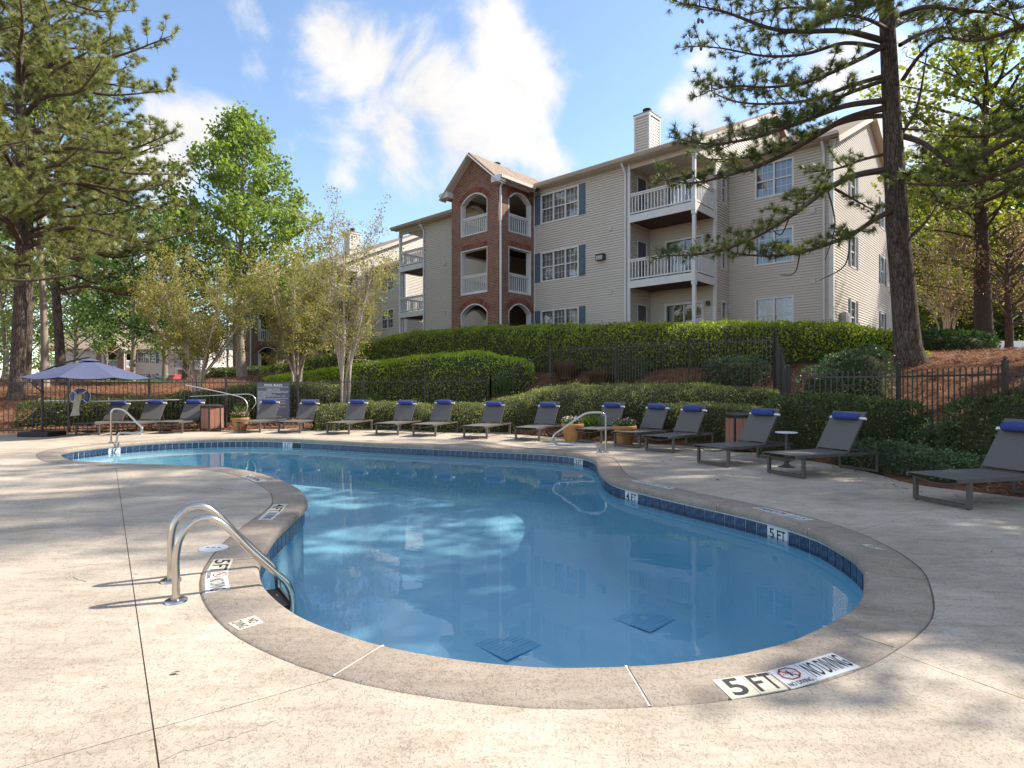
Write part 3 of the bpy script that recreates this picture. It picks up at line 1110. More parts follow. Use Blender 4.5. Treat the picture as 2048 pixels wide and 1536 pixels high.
def window(root, fr, s0, s1, z0, z1, nsash, grid=(3, 2), curtain=None, lowcurtain=None, shut=0.0, lowfirst=True):
    w = MB()
    tw = .075
    fbox(w, fr, s0, s1, -.10, .035, z1 - tw, z1)
    fbox(w, fr, s0, s1, -.10, .045, z0, z0 + tw)
    fbox(w, fr, s0, s0 + tw, -.10, .032, z0 + tw, z1 - tw)
    fbox(w, fr, s1 - tw, s1, -.10, .032, z0 + tw, z1 - tw)
    inn = (s1 - s0 - 2 * tw)
    sw = inn / nsash
    for k in range(1, nsash):
        c = s0 + tw + k * sw
        fbox(w, fr, c - .04, c + .04, -.10, .022, z0 + tw, z1 - tw)
    o = w.build('window', M_WHITE, root)
    zm = (z0 + z1) / 2
    mu = MB()
    for k in range(nsash):
        a = s0 + tw + k * sw + (.04 if k else 0)
        b_ = s0 + tw + (k + 1) * sw - (.04 if k < nsash - 1 else 0)
        fbox(mu, fr, a, b_, -.075, -.02, zm - .028, zm + .028)
        for (za, zb, dd) in ((zm + .028, z1 - tw, -.035), (z0 + tw, zm - .028, -.055)):
            for i in range(1, grid[0]):
                c = a + (b_ - a) * i / grid[0]
                fbox(mu, fr, c - .009, c + .009, dd - .008, dd + .006, za, zb)
            for j in range(1, grid[1]):
                c = za + (zb - za) * j / grid[1]
                fbox(mu, fr, a, b_, dd - .0075, dd + .0055, c - .009, c + .009)
            g = MB()
            g.add([fr((a, dd, za)), fr((b_, dd, za)), fr((b_, dd, zb)), fr((a, dd, zb))], [(0, 1, 2, 3)])
            g.build('pane', M_GLASS, o)
    mu.build('sash_bars', M_WHITE, o)
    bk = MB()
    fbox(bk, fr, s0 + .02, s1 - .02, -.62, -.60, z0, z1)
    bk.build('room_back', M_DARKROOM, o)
    if curtain is not None:
        g = MB()
        n = 26
        zc0 = z0 + tw + (z1 - z0) * curtain
        vs, fs = [], []
        for i in range(n + 1):
            a = s0 + .05 + (s1 - s0 - .1) * i / n
            dd = -.17 - .025 * math.sin(i * 1.9)
            vs += [fr((a, dd, zc0)), fr((a, dd, z1 - .05))]
        for i in range(n): fs.append((2 * i, 2 * i + 2, 2 * i + 3, 2 * i + 1))
        g.add(vs, fs).build('curtain', M_CURTAIN if (int(s0 * 7 + z0 * 3) % 3) else M_BLIND, o, True)
    if shut:
        for a in (s0 - shut - .03, s1 + .03):
            sm = MB()
            fbox(sm, fr, a, a + shut, .018, .045, z0 + .03, z1 - .01)
            sh_o = sm.build('shutter', M_SHUTTER, root)
            pm = MB()
            for (za, zb) in ((z0 + .12, zm - .05), (zm + .05, z1 - .10)):
                fbox(pm, fr, a + .06, a + shut - .06, .044, .053, za, zb)
                fbox(pm, fr, a + .085, a + shut - .085, .05, .059, za + .03, zb - .03)
            pm.build('shutter_panel', M_SHUTTER, sh_o)
    return o


def railing(root, fr, s0, s1, zf, each=True, h=.97, d0=-.045, d1=.045):
    m_ = MB()
    fbox(m_, fr, s0, s1, d0 - .015, d1 + .015, zf + h - .06, zf + h)
    fbox(m_, fr, s0, s1, d0, d1, zf + h - .13, zf + h - .075)
    fbox(m_, fr, s0, s1, d0, d1, zf + .07, zf + .135)
    r = m_.build('railing', M_WHITE, root)
    n = max(2, int(round((s1 - s0) / .155)))
    cs = [s0 + (s1 - s0) * (i + .5) / n for i in range(n)]
    if each:
        for c in cs:
            b_ = MB()
            fbox(b_, fr, c - .022, c + .022, -.02, .02, zf + .135, zf + h - .13)
            b_.build('baluster', M_WHITE, r)
    else:
        b_ = MB()
        for c in cs: fbox(b_, fr, c - .022, c + .022, -.02, .02, zf + .135, zf + h - .13)
        b_.build('balusters', M_WHITE, r)['kind'] = 'stuff'
    return r


def post(root, x, y, z0, z1, w=.13):
    m_ = MB()
    m_.box(x - w / 2, x + w / 2, y - w / 2, y + w / 2, z0, z1)
    m_.box(x - w / 2 - .025, x + w / 2 + .025, y - w / 2 - .025, y + w / 2 + .025, z1 - .16, z1 - .005)
    m_.box(x - w / 2 - .03, x + w / 2 + .03, y - w / 2 - .03, y + w / 2 + .03, z0, z0 + .10)
    return m_.build('post', M_WHITE, root)


def downspout(root, x, y, z0, z1, nx_, ny_):
    m_ = MB()
    pts = [(x + nx_ * .38, y + ny_ * .38, z1), (x + nx_ * .36, y + ny_ * .36, z1 - .12), (x + nx_ * .09, y + ny_ * .09, z1 - .40), (x + nx_ * .07, y + ny_ * .07, z1 - .55), (x + nx_ * .07, y + ny_ * .07, z0)]
    m_.tube(pts, .055, 8)
    return m_.build('downspout', M_WHITE, root, True, 50)


def arch_pts(a, b_, zs, zc, n=12):
    """segmental arch from (a,zs) to (b,zs) with crown zc"""
    c, h, r = (a + b_) / 2, zc - zs, (b_ - a) / 2
    R = (r * r + h * h) / (2 * h)
    th = math.asin(min(1, r / R))
    return [(c + R * math.sin(-th + 2 * th * i / n), zc - R + R * math.cos(-th + 2 * th * i / n)) for i in range(n + 1)]


def brick_wall(root, fr, outer, holes, mt, thick=.28):
    lp = [[Vector((x, z, 0)) for x, z in outer]] + [[Vector((x, z, 0)) for x, z in h] for h in holes]
    tr_ = tessellate_polygon(lp)
    fl_ = [(v_.x, v_.y) for l in lp for v_ in l]
    m_ = MB()
    m_.add([fr((x, 0, z)) for x, z in fl_], tr_)
    m_.add([fr((x, -thick, z)) for x, z in fl_], tr_)
    b0 = 0
    o = m_.build('brick_wall', mt, root)
    for h in holes:      # white lining of the opening
        t_ = MB()
        n = len(h)
        cx_ = sum(p[0] for p in h) / n
        cz_ = sum(p[1] for p in h) / n
        vs, fs = [], []
        for x, z in h:
            dx, dz = cx_ - x, cz_ - z
            ln = math.hypot(dx, dz)
            ix, iz = x + (.045 if dx > 0 else -.045), z + (.05 if dz > 0 else -.05)
            vs += [fr((x, .012, z)), fr((ix, .012, iz)), fr((ix, -thick - .01, iz)), fr((x, -thick - .01, z))]
        for i in range(n):
            j = (i + 1) % n
            for k in range(3):
                fs.append((i * 4 + k, j * 4 + k, j * 4 + k + 1, i * 4 + k + 1))
        t_.add(vs, fs).build('opening_trim', M_WHITE, o)
    return o


def arch_course(par, fr, a, b_, zs, zc, flat=False):
    m_ = MB()
    if flat:
        n = int((b_ - a) / .085)
        for i in range(n):
            c = a + (b_ - a) * (i + .5) / n
            fbox(m_, fr, c - .036, c + .036, -.02, .014, zs + .03, zs + .25)
    else:
        c, h, r = (a + b_) / 2, zc - zs, (b_ - a) / 2
        R = (r * r + h * h) / (2 * h)
        th = math.asin(min(1, r / R)) * 1.06
        n = int(2 * th * (R + .1) / .085)
        for i in range(n):
            g = -th + 2 * th * (i + .5) / n
            hw = .036
            vs = []
            for dd in (-.02, .014):
                for rr, w_ in ((R + .03, hw * .92), (R + .27, hw * 1.1)):
                    for sg in (-1, 1):
                        q = g + sg * w_ / rr
                        vs.append(fr((c + rr * math.sin(q), dd, zc - R + rr * math.cos(q))))
            m_.add(vs, [(0, 1, 3, 2), (4, 6, 7, 5), (0, 2, 6, 4), (1, 5, 7, 3), (2, 3, 7, 6), (0, 4, 5, 1)])
    return m_.build('brick_arch', M_ARCH, par)


def siding(root, fr, length, z0, z1, holes=(), rng=None, course=.105):
    m_ = MB()
    v_, f_ = wall_strips(length, z0, z1, list(holes), rng, course)
    m_.add([fr(p) for p in v_], f_)
    return m_.build('siding', M_SIDING, root)


def corner(root, x, y, z0, z1, w=.11):
    return MB().box(x - w / 2, x + w / 2, y - w / 2, y + w / 2, z0, z1).build('corner_board', M_WHITE, root)


def wall_lamp(root, fr, s, z):
    m_ = MB()
    fbox(m_, fr, s - .06, s + .06, .016, .05, z - .09, z + .07)
    p = fr((s, .13, z - .02))
    m_.lathe([(.0, .12), (.05, .10), (.085, .03), (.075, -.08), (.0, -.10)], 10, p)
    return m_.build('wall_lamp', M_BLACKMETAL, root, True, 40)


def apartment(name, label, loc, rz, storeys=3, recess=True, each=True, course=.1145, group=None):
    S = 2.9
    EV = S * storeys - .5
    root = thing(name, label, 'building', loc, rz, group)
    zb = -1.2
    fF = lambda u0, v_=0.0: Frame2(u0, v_, 1, 0, 0, -1)           # faces the pool (towards -v)
    fR = lambda u0, v0: Frame2(u0, v0, 0, 1, 1, 0)               # faces right (+u)
    UL, UB, UE = -13.3, 5.85, (10.08 if recess else 5.85)
    # -- wall right of the tower
    f = fF(-2.78)
    holes = []
    for k in range(storeys):
        holes.append((-2.35 + 2.78, 0 + 2.78, S * k + .60, S * k + 2.10))
    siding(root, f, 2.70 + 2.78, zb, EV, holes, None, course)
    for k in range(storeys):
        window(root, f, .43, 2.78, S * k + .60, S * k + 2.10, 3, (3, 2), (.45, .02, -.02)[k % 3] + .05, None, .36)
    for k in range(1, storeys):
        m_ = MB()
        fbox(m_, f, 1.70 + 2.78, 1.86 + 2.78, .01, .07, S * k - .42, S * k - .22)
        m_.build('vent_cover', M_SIDING, root)
    m_ = MB()
    fbox(m_, f, 1.10 + 2.78, 1.52 + 2.78, .01, .24, S + 1.18, S + 1.46)
    fl_o = m_.build('flood_light', M_BLACKMETAL, root)
    m_ = MB()
    fbox(m_, f, 1.14 + 2.78, 1.48 + 2.78, .24, .255, S + 1.2, S + 1.38)
    m_.build('lens', mat('lamp_lens', (.45, .42, .38), .2), fl_o)
    corner(root, 2.74, .02, zb, EV - .02, .10)
    downspout(root, 2.58, -.0, zb, EV, 0, -1)
    # -- right balcony bay
    bay = [('fR', 2.70)]
    fs_ = Frame2(2.70, 0.0, 0, 1, 1, 0)
    holes = [(.72, 1.62, S * k, S * k + 2.06) for k in range(storeys)]
    siding(root, fs_, 1.92, zb, EV, holes, None, course)
    fb_ = fF(2.70, 1.92)
    hb = [(.75, 2.62, S * k, S * k + 2.06) for k in range(storeys)]
    siding(root, fb_, 3.10, zb, EV, hb, None, course)
    for k in range(storeys):
        d_ = MB()
        fbox(d_, fs_, .79, 1.55, -.05, -.01, S * k + .01, S * k + 2.0)
        dd = d_.build('door', M_DOOR, root)
        d_ = MB()
        fbox(d_, fs_, .72, .79, -.06, .03, S * k, S * k + 2.06)
        fbox(d_, fs_, 1.55, 1.62, -.06, .03, S * k, S * k + 2.06)
        fbox(d_, fs_, .79, 1.55, -.06, .03, S * k + 2.0, S * k + 2.06)
        d_.build('door_frame', M_WHITE, dd)
        d_ = MB()
        fbox(d_, fs_, 1.46, 1.50, -.01, .05, S * k + .95, S * k + 1.02)
        d_.build('handle', M_BLACKMETAL, dd)
        g = MB()
        fbox(g, fb_, .75, .84, -.10, .03, S * k, S * k + 2.06)
        fbox(g, fb_, 2.53, 2.62, -.10, .03, S * k, S * k + 2.06)
        fbox(g, fb_, .84, 2.53, -.10, .03, S * k + 1.97, S * k + 2.06)
        fbox(g, fb_, 1.66, 1.72, -.09, .0, S * k, S * k + 1.97)
        so = g.build('sliding_door', M_WHITE, root)
        for a, b_ in ((.84, 1.66), (1.72, 2.53)):
            q = MB().add([fb_((a, -.05, S * k)), fb_((b_, -.05, S * k)), fb_((b_, -.05, S * k + 1.97)), fb_((a, -.05, S * k + 1.97))], [(0, 1, 2, 3)])
            q.build('pane', M_GLASS, so)
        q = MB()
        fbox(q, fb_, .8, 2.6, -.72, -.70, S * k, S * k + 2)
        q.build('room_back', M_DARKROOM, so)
        q = MB()
        fbox(q, fb_, .88, 1.12 + .3 * k, -.22, -.20, S * k, S * k + 1.95)
        fbox(q, fb_, 2.40, 2.52, -.22, -.20, S * k, S * k + 1.95)
        q.build('curtain', M_CURTAIN, so)
        wall_lamp(root, fb_, 2.86, S * k + 1.92)

    def balcony(u0, u1, k, left_open=False, right_open=True, pu=None):
        zf = S * k
        m_ = MB()
        m_.box(u0, u1, .0, 1.90, zf - .20, zf - .04)
        b_ = m_.build('balcony', M_WOODUNDER, root)
        m_ = MB()
        m_.box(u0 - .012, u1 + .03, -.035, .002, zf - .26, zf + .06)
        if right_open: m_.box(u1 - .004, u1 + .032, .0, 1.86, zf - .262, zf + .058)
        if left_open: m_.box(u0 - .032, u0 + .004, .0, 1.86, zf - .262, zf + .058)
        m_.build('fascia', M_WHITE, b_)

    for k in range(1, storeys):
        balcony(2.78, 5.82, k)
        railing(root, Frame2(2.80, .05, 1, 0, 0, -1), 0, 2.95, S * k + .05, each)
        railing(root, Frame2(5.78, .14, 0, 1, 1, 0), 0, 1.70, S * k + .05, each)
    for k in range(storeys):
        post(root, 5.76, .075, (zb if k == 0 else S * k + .06), (S * (k + 1) - .26 if k < storeys - 1 else EV - .25))
    corner(root, 5.82, 1.95, zb, EV - .02, .14)
    m_ = MB().box(2.70, 5.88, .02, .16, EV - .27, EV - .02)
    m_.box(5.74, 5.88, .16, 1.95, EV - .272, EV - .02)
    m_.build('balcony_beam', M_CREAM, root)
    # -- recessed section and right end wall
    if recess:
        f = fR(5.85, 1.95)
        holes = [(.55, 1.10, S * k + .55, S * k + 2.08) for k in range(storeys)]
        siding(root, f, 1.40, zb, EV, holes, None, course)
        for k in range(storeys): window(root, f, .55, 1.10, S * k + .55, S * k + 2.08, 1, (2, 2), .4)
        f = fF(5.85, 3.35)
        holes = [(1.16, 2.77, S * k + .62, S * k + 2.12) for k in range(storeys)]
        siding(root, f, 4.23, zb, EV, holes, None, course)
        for k in range(storeys): window(root, f, 1.16, 2.77, S * k + .62, S * k + 2.12, 2, (3, 2), (.05, .45, .02)[k % 3])
        for k in range(1, storeys):
            m_ = MB()
            fbox(m_, f, 3.42, 3.60, .01, .07, S * k - .40, S * k - .20)
            m_.build('vent_cover', M_SIDING, root)
        corner(root, 10.05, 3.36, zb, EV - .02, .16)
        downspout(root, 9.78, 3.35, zb, EV, 0, -1)
        f = fR(10.08, 3.35)
        depth = 12.4
        holes = []
        for k in range(storeys):
            holes += [(2.75, 3.65, S * k + .60, S * k + 2.1), (8.75, 9.65, S * k + .60, S * k + 2.1)]

        def rg(z):
            if z <= EV: return (0, depth)
            h_ = (z - EV) / .47
            return (h_, depth - h_)
        siding(root, f, depth, zb, EV + .47 * depth / 2, holes, rg, course)
        for k in range(storeys):
            for a in (2.75, 8.75): window(root, f, a, a + .9, S * k + .60, S * k + 2.1, 1, (2, 2), .3, None, .34)
        for a, w_, z0, z1 in ((1.0, .75, .15, 1.35), (6.4, .5, -.25, 1.0), (7.6, .45, -.3, .95)):
            m_ = MB()
            fbox(m_, f, a, a + w_, .017, .26, z0, z1)
            m_.build('utility_box', mat('grey_box', (.42, .43, .44), .5), root)
        corner(root, 10.06, 3.35 + depth, zb, EV, .16)
        backv = 3.35 + depth
    else:
        f = fR(5.85, 1.95)
        siding(root, f, 13, zb, EV + .1, [], None, course)
        backv = 15
    # main gable end, above the recessed roof
    dep = 17.5
    f = fR(5.85, 0.0)

    def rg2(z):
        h_ = (z - EV) / .47
        return (max(0, h_), dep - max(0, h_))
    siding(root, f, dep, EV, EV + .47 * dep / 2, [], rg2, course)
    # -- left wall and left balcony
    f = fF(-11.6)
    siding(root, f, 5.48, zb, EV, [], None, course)
    for k in range(1, storeys):
        m_ = MB()
        fbox(m_, f, 1.85, 2.02, .01, .07, S * k - .42, S * k - .22)
        m_.build('vent_cover', M_SIDING, root)
    downspout(root, -11.55, 0, zb, EV, 0, -1)
    siding(root, fF(-13.3, 1.92), 1.7, zb, EV, [], None, course)
    siding(root, Frame2(-11.6, 1.92, 0, -1, -1, 0), 1.92, zb, EV, [], None, course)
    for k in range(storeys): wall_lamp(root, fF(-13.3, 1.92), .55, S * k + 1.9)
    for k in range(1, storeys):
        balcony(-14.1, -11.62, k, True, False)
        railing(root, Frame2(-14.05, .05, 1, 0, 0, -1), 0, 2.42, S * k + .05, each)
        railing(root, Frame2(-14.05, .14, 0, 1, -1, 0), 0, 1.70, S * k + .05, each)
    for k in range(storeys):
        post(root, -14.05, .075, (zb if k == 0 else S * k + .06), (S * (k + 1) - .26 if k < storeys - 1 else EV - .25), .15)
    MB().box(-14.15, -11.6, .02, .16, EV - .27, EV - .02).build('balcony_beam', M_CREAM, root)
    corner(root, -13.3, 1.95, zb, EV - .02, .12)
    siding(root, Frame2(-13.3, 1.92, 0, 1, -1, 0), 13.5, zb, EV, [], None, course)
    # -- stair tower
    tu0, tu1, tv = -6.12, -2.78, -2.63
    pk = EV + 1.42
    uc = (tu0 + tu1) / 2

    def openings(a, b_):
        res = []
        for k in range(storeys):
            arch = (k == 0 or k == storeys - 1)
            z0 = S * k + .0 if k else zb
            if k and not arch: z0 -= .04
            zs, zc = (S * k + 1.58, S * k + 2.04) if k else (1.95, 2.38)
            if arch:
                h = [(a, z0)] + arch_pts(a, b_, zs, zc) + [(b_, z0)]
            else:
                zs = zc = S * k + 2.18
                h = [(a, z0), (a, zc), (b_, zc), (b_, z0)]
            res.append((h, arch, zs, zc, k))
        return res
    f = fF(tu0, tv)
    w_ = tu1 - tu0
    ops = openings(.71, 2.60)
    outer = [(0, zb), (0, EV), (w_ / 2, pk), (w_, EV), (w_, zb)]
    bw = brick_wall(root, f, outer, [o_[0] for o_ in ops], M_BRICKX)
    for h, ar, zs, zc, k in ops:
        arch_course(bw, f, .71, 2.60, zs, zc, not ar)
        if k: railing(root, Frame2(tu0 + .76, tv + .17, 1, 0, 0, -1), 0, 1.79, S * k - .03, each)
    f = fR(tu1, tv)
    ops = openings(.69, 2.36)
    bw = brick_wall(root, f, [(0, zb), (0, EV), (2.62, EV), (2.62, zb)], [o_[0] for o_ in ops], M_BRICKY)
    for h, ar, zs, zc, k in ops:
        arch_course(bw, f, .69, 2.36, zs, zc, not ar)
        if k: railing(root, Frame2(tu1 - .17, tv + .74, 0, 1, 1, 0), 0, 1.57, S * k - .03, each)
    f = Frame2(tu0, 0, 0, -1, -1, 0)
    ops = openings(.27, 1.94)
    bw = brick_wall(root, f, [(0, zb), (0, EV), (2.62, EV), (2.62, zb)], [o_[0] for o_ in ops], M_BRICKY)
    for h, ar, zs, zc, k in ops:
        if k: railing(root, Frame2(tu0 + .17, -.32, 0, -1, -1, 0), 0, 1.57, S * k - .03, each)
    for k in range(1, storeys + 1):
        zf = S * k if k < storeys else EV
        MB().box(tu0 + .29, tu1 - .29, tv + .29, 7.5, zf - .20, zf - .03).build('landing_slab', M_CREAM if k == storeys else M_WOODUNDER, root)
    for u_ in (tu0 + .02, tu1 - .02):
        MB().box(u_ - .05, u_ + .05, .3, 7.5, zb, EV).build('breezeway_wall', M_SIDING, root)
    MB().box(tu0, tu1, 7.5, 7.6, zb, EV).build('breezeway_end', M_SIDING, root)
    downspout(root, tu1 + .05, tv + .02, zb, EV + .0, 1, 0)
    corner(root, tu1 + .03, -.03, zb, EV - .02, .05)
    corner(root, tu0 - .03, -.03, zb, EV - .02, .05)
    # -- roofs

    def slope(name, quad, th=.06, mt=M_SHINGLE):
        q = [Vector(p) for p in quad]
        n_ = (q[1] - q[0]).cross(q[2] - q[0]).normalized()
        if n_.z < 0: n_ = -n_
        vs = q + [p - n_ * th for p in q]
        k = len(q)
        m_ = MB().add(vs, [tuple(range(k)), tuple(reversed(range(k, 2 * k)))] + [(i, (i + 1) % k, k + (i + 1) % k, k + i) for i in range(k)])
        return m_.build(name, mt, root)
    oh, rs = .46, .47
    rv = dep / 2
    ze = EV - oh * rs + .20
    zr = EV + rv * rs + .20
    ul, ur_ = -14.35, UB + .32
    slope('roof', [(ul, -oh, ze), (ur_, -oh, ze), (ur_, rv, zr), (ul, rv, zr)])
    slope('roof', [(ul, rv, zr), (ur_, rv, zr), (ur_, dep + oh, ze), (ul, dep + oh, ze)])
    for (a, b_) in (((ur_, -oh, ze), (ur_, rv, zr)), ((ur_, rv, zr), (ur_, dep + oh, ze))):
        MB().bar((a[0], a[1], a[2] - .17), (b_[0], b_[1], b_[2] - .17), .03, .24).build('rake_board', M_CREAM, root)
    MB().box(ul, tu0 - .5, -oh + .02, .0, EV - .025, EV).build('soffit', M_SOFFIT, root)
    MB().box(tu1 + .46, ur_, -oh + .02, .0, EV - .025, EV).build('soffit', M_SOFFIT, root)
    MB().box(2.72, 5.86, .16, 1.92, EV - .06, EV - .035).build('balcony_ceiling', M_SOFFIT, root)
    MB().box(-14.1, -11.6, .16, 1.92, EV - .06, EV - .035).build('balcony_ceiling', M_SOFFIT, root)
    for a, b_ in ((ul, tu0 - .46), (tu1 + .40, ur_)):
        m_ = MB()
        m_.add([(x_, y_, z_) for x_ in (a, b_) for y_, z_ in ((-oh + .02, EV - .02), (-oh - .03, EV + .0), (-oh - .12, EV + .10), (-oh - .12, EV + .13), (-oh + .02, EV + .13))],
               [(i, (i + 1) % 5, 5 + (i + 1) % 5, 5 + i) for i in range(5)] + [(4, 3, 2, 1, 0), (5, 6, 7, 8, 9)])
        m_.build('gutter', M_CREAM, root)
    if recess:
        rv2 = 3.35 + depth / 2
        ze2, zr2 = EV - oh * rs + .18, EV + depth / 2 * rs + .18
        u0, u1 = 5.86, 10.08 + .34
        slope('roof', [(u0, 3.35 - oh, ze2), (u1, 3.35 - oh, ze2), (u1, rv2, zr2), (u0, rv2, zr2)])
        slope('roof', [(u0, rv2, zr2), (u1, rv2, zr2), (u1, backv + oh, ze2), (u0, backv + oh, ze2)])
        for (a, b_) in (((u1, 3.35 - oh, ze2), (u1, rv2, zr2)), ((u1, rv2, zr2), (u1, backv + oh, ze2))):
            MB().bar((a[0], a[1], a[2] - .16), (b_[0], b_[1], b_[2] - .16), .03, .22).build('rake_board', M_CREAM, root)
            MB().bar((a[0] - .18, a[1], a[2] - .14), (b_[0] - .18, b_[1], b_[2] - .14), .33, .02).build('soffit', M_SOFFIT, root)
        MB().box(u0, u1, 3.35 - oh + .02, 3.35, EV - .025, EV).build('soffit', M_SOFFIT, root)
        m_ = MB()
        m_.box(u0, u1, 3.35 - oh - .12, 3.35 - oh + .02, EV, EV + .13)
        m_.build('gutter', M_CREAM, root)
    # tower roof
    o2 = .45
    ts = (pk - EV) / (w_ / 2)
    zte = EV - o2 * ts + .13
    ztr = pk + .13
    slope('roof', [(tu1 + o2, tv - .38, zte), (tu1 + o2, .2, zte), (uc, 3.2, ztr), (uc, tv - .38, ztr)])
    slope('roof', [(tu0 - o2, tv - .38, zte), (uc, tv - .38, ztr), (uc, 3.2, ztr), (tu0 - o2, .2, zte)])
    for sg in (-1, 1):
        e_ = (uc + sg * (w_ / 2 + o2), tv - .36, zte - .13)
        MB().bar(e_, (uc, tv - .36, ztr - .13), .04, .24, (0, 1, 0)).build('rake_board', M_WHITE, root)
        MB().bar((e_[0], tv - .18, e_[2] - .02), (uc, tv - .18, ztr - .15), .33, .02, (0, 0, 1)).build('soffit', M_SOFFIT, root)
        x0, x1 = sorted((uc + sg * (w_ / 2 + o2 + .02), uc + sg * (w_ / 2 - .12)))
        MB().box(x0, x1, tv - .385, tv - .005, EV - .30, EV - .02).build('cornice_return', M_WHITE, root)
        x0, x1 = sorted((uc + sg * (w_ / 2 + o2 + .12), uc + sg * (w_ / 2 + o2 - .02)))
        MB().box(x0, x1, tv - .36, -oh - .1, EV - .18, EV - .04).build('gutter', M_CREAM, root)
        x0, x1 = sorted((uc + sg * (w_ / 2 + o2 - .02), uc + sg * (w_ / 2 + .003)))
        MB().box(x0, x1, tv, -.47, EV - .20, EV - .175).build('soffit', M_SOFFIT, root)
    # chimneys
    for u_, v_ in ((.65, 4.0), (-10.2, 4.0)):
        ch = MB().box(u_ + .05, u_ + .77, v_ + .05, v_ + .98, EV, EV + 4.05).build('chimney', M_SIDING, root)
        zt = EV + 4.05
        cm = MB()
        for fr_, ln in ((fF(u_, v_), .82), (Frame2(u_ + .82, v_, 0, 1, 1, 0), 1.03), (Frame2(u_, v_ + 1.03, 0, -1, -1, 0), 1.03)):
            vv, ff = wall_strips(ln, EV, zt, [], None, course * 1.25)
            cm.add([fr_(p) for p in vv], ff)
        cm.build('siding', M_SIDING, ch)
        cm = MB()
        for x_, y_ in ((u_ - .0, v_ - .0), (u_ + .82, v_), (u_ + .82, v_ + 1.03), (u_, v_ + 1.03)):
            cm.box(x_ - .045, x_ + .045, y_ - .045, y_ + .045, EV, zt)
        cm.box(u_ - .06, u_ + .88, v_ - .06, v_ + 1.09, zt - .12, zt + .02)
        cm.build('chimney_trim', M_WHITE, ch)
        MB().box(u_ - .08, u_ + .90, v_ - .08, v_ + 1.11, zt + .02, zt + .06).build('chimney_cap', mat('cap_metal', (.16, .15, .14), .5), ch)
        MB().lathe([(.19, .06), (.19, .36), (.23, .36), (.23, .42), (.0, .44)], 16, (u_ + .41, v_ + .51, zt)).build('flue', M_BLACK, ch)
    # shell behind, so that no daylight comes through
    MB().box(-11.5, -6.25, .12, 17, zb, EV).build('wall_core', M_DARKROOM, root)
    MB().box(-13.2, -11.5, 2.05, 17, zb, EV).build('wall_core', M_DARKROOM, root)
    MB().box(-2.65, 2.60, .75, 17, zb, EV).build('wall_core', M_DARKROOM, root)
    MB().box(2.60, 5.74, 2.75, 17, zb, EV).build('wall_core', M_DARKROOM, root)
    if recess: MB().box(5.74, 9.4, 4.05, 15.6, zb, EV).build('wall_core', M_DARKROOM, root)
    return root


BRZ = math.atan2(-.67723, .73577)
b1 = apartment('apartment_building', 'beige three storey apartment building with brick stair tower above the hedges', (3.185, 28.049, 3.16), BRZ)
b2 = copy_tree(b1)
b2.location = (3.185 - 20.94 + .2, 28.049 + 20.1, 3.16 - .8)
b2['label'] = 'farther beige apartment building with brick tower behind the crepe myrtles'
b3 = apartment('apartment_building', 'distant two storey beige apartment block behind the parked red car', (-48.3, 80.0, 1.1), .10, 2, False, False, .22)
for b_ in (b1, b2, b3): b_['group'] = 'apartment buildings'

# ------------------------------------------------------------------ fences
PICK = {}


def box_me(name, w, d, h, mt):
    k = (name, round(w, 4), round(d, 4), round(h, 3))
    if k not in PICK:
        mb = MB().box(-w / 2, w / 2, -d / 2, d / 2, 0, h)
        me = bpy.data.meshes.new(name)
        me.from_pydata(mb.v, [], mb.f)
        me.materials.append(mt)
        PICK[k] = me
    return PICK[k]


def post_me(h):
    k = ('post', round(h, 2))
    if k not in PICK:
        mb = MB().box(-.032, .032, -.032, .032, 0, h)
        mb.box(-.04, .04, -.04, .04, h, h + .02)
        mb.lathe([(.018, h + .02), (.03, h + .045), (.03, h + .065), (.012, h + .085), (.0, h + .09)], 8)
        me = bpy.data.meshes.new('post')
        me.from_pydata(mb.v, [], mb.f)
        me.materials.append(M_FENCE)
        PICK[k] = me
    return PICK[k]


def fence(label, pts, pitch=.122, extra_top=.13, hp=1.78):
    """pts: (x, y, base z, top rail z) at every post"""
    x0, y0 = pts[0][0], pts[0][1]
    root = thing('fence', label, 'fence', (x0, y0, 0), 0, 'black metal picket fence runs')
    for i, (x, y, zb_, zr_) in enumerate(pts):
        inst('post', post_me(round(zr_ - zb_ + .22, 1)), root, (x - x0, y - y0, zb_ - .02 + ((zr_ - zb_ + .22) - round(zr_ - zb_ + .22, 1))))
    for a, b_ in zip(pts[:-1], pts[1:]):
        A_, B_ = Vector(a[:2]), Vector(b_[:2])
        L = (B_ - A_).length
        ang = math.atan2(B_.y - A_.y, B_.x - A_.x)
        for zz0, zz1, nm in ((a[3], b_[3], 'rail'), (a[2] + .10, b_[2] + .10, 'rail')):
            MB().bar((a[0] - x0, a[1] - y0, zz0), (b_[0] - x0, b_[1] - y0, zz1), .032, .036).build(nm, M_FENCE, root)
        n = max(2, int(round(L / pitch)))
        for i in range(1, n):
            q = i / n
            zb_ = a[2] + (b_[2] - a[2]) * q
            zr_ = a[3] + (b_[3] - a[3]) * q
            h = zr_ + extra_top - zb_ - .03
            inst('picket', box_me('picket', .0165, .0165, round(h, 2), M_FENCE), root,
                 (A_.x + (B_.x - A_.x) * q - x0, A_.y + (B_.y - A_.y) * q - y0, zb_ + .03), (0, 0, ang))


def fp(px, d, zr_, zb_=None):
    x, y = (px - CX) / FPX * d, d
    return (x, y, tz(x, y) if zb_ is None else zb_, zr_)


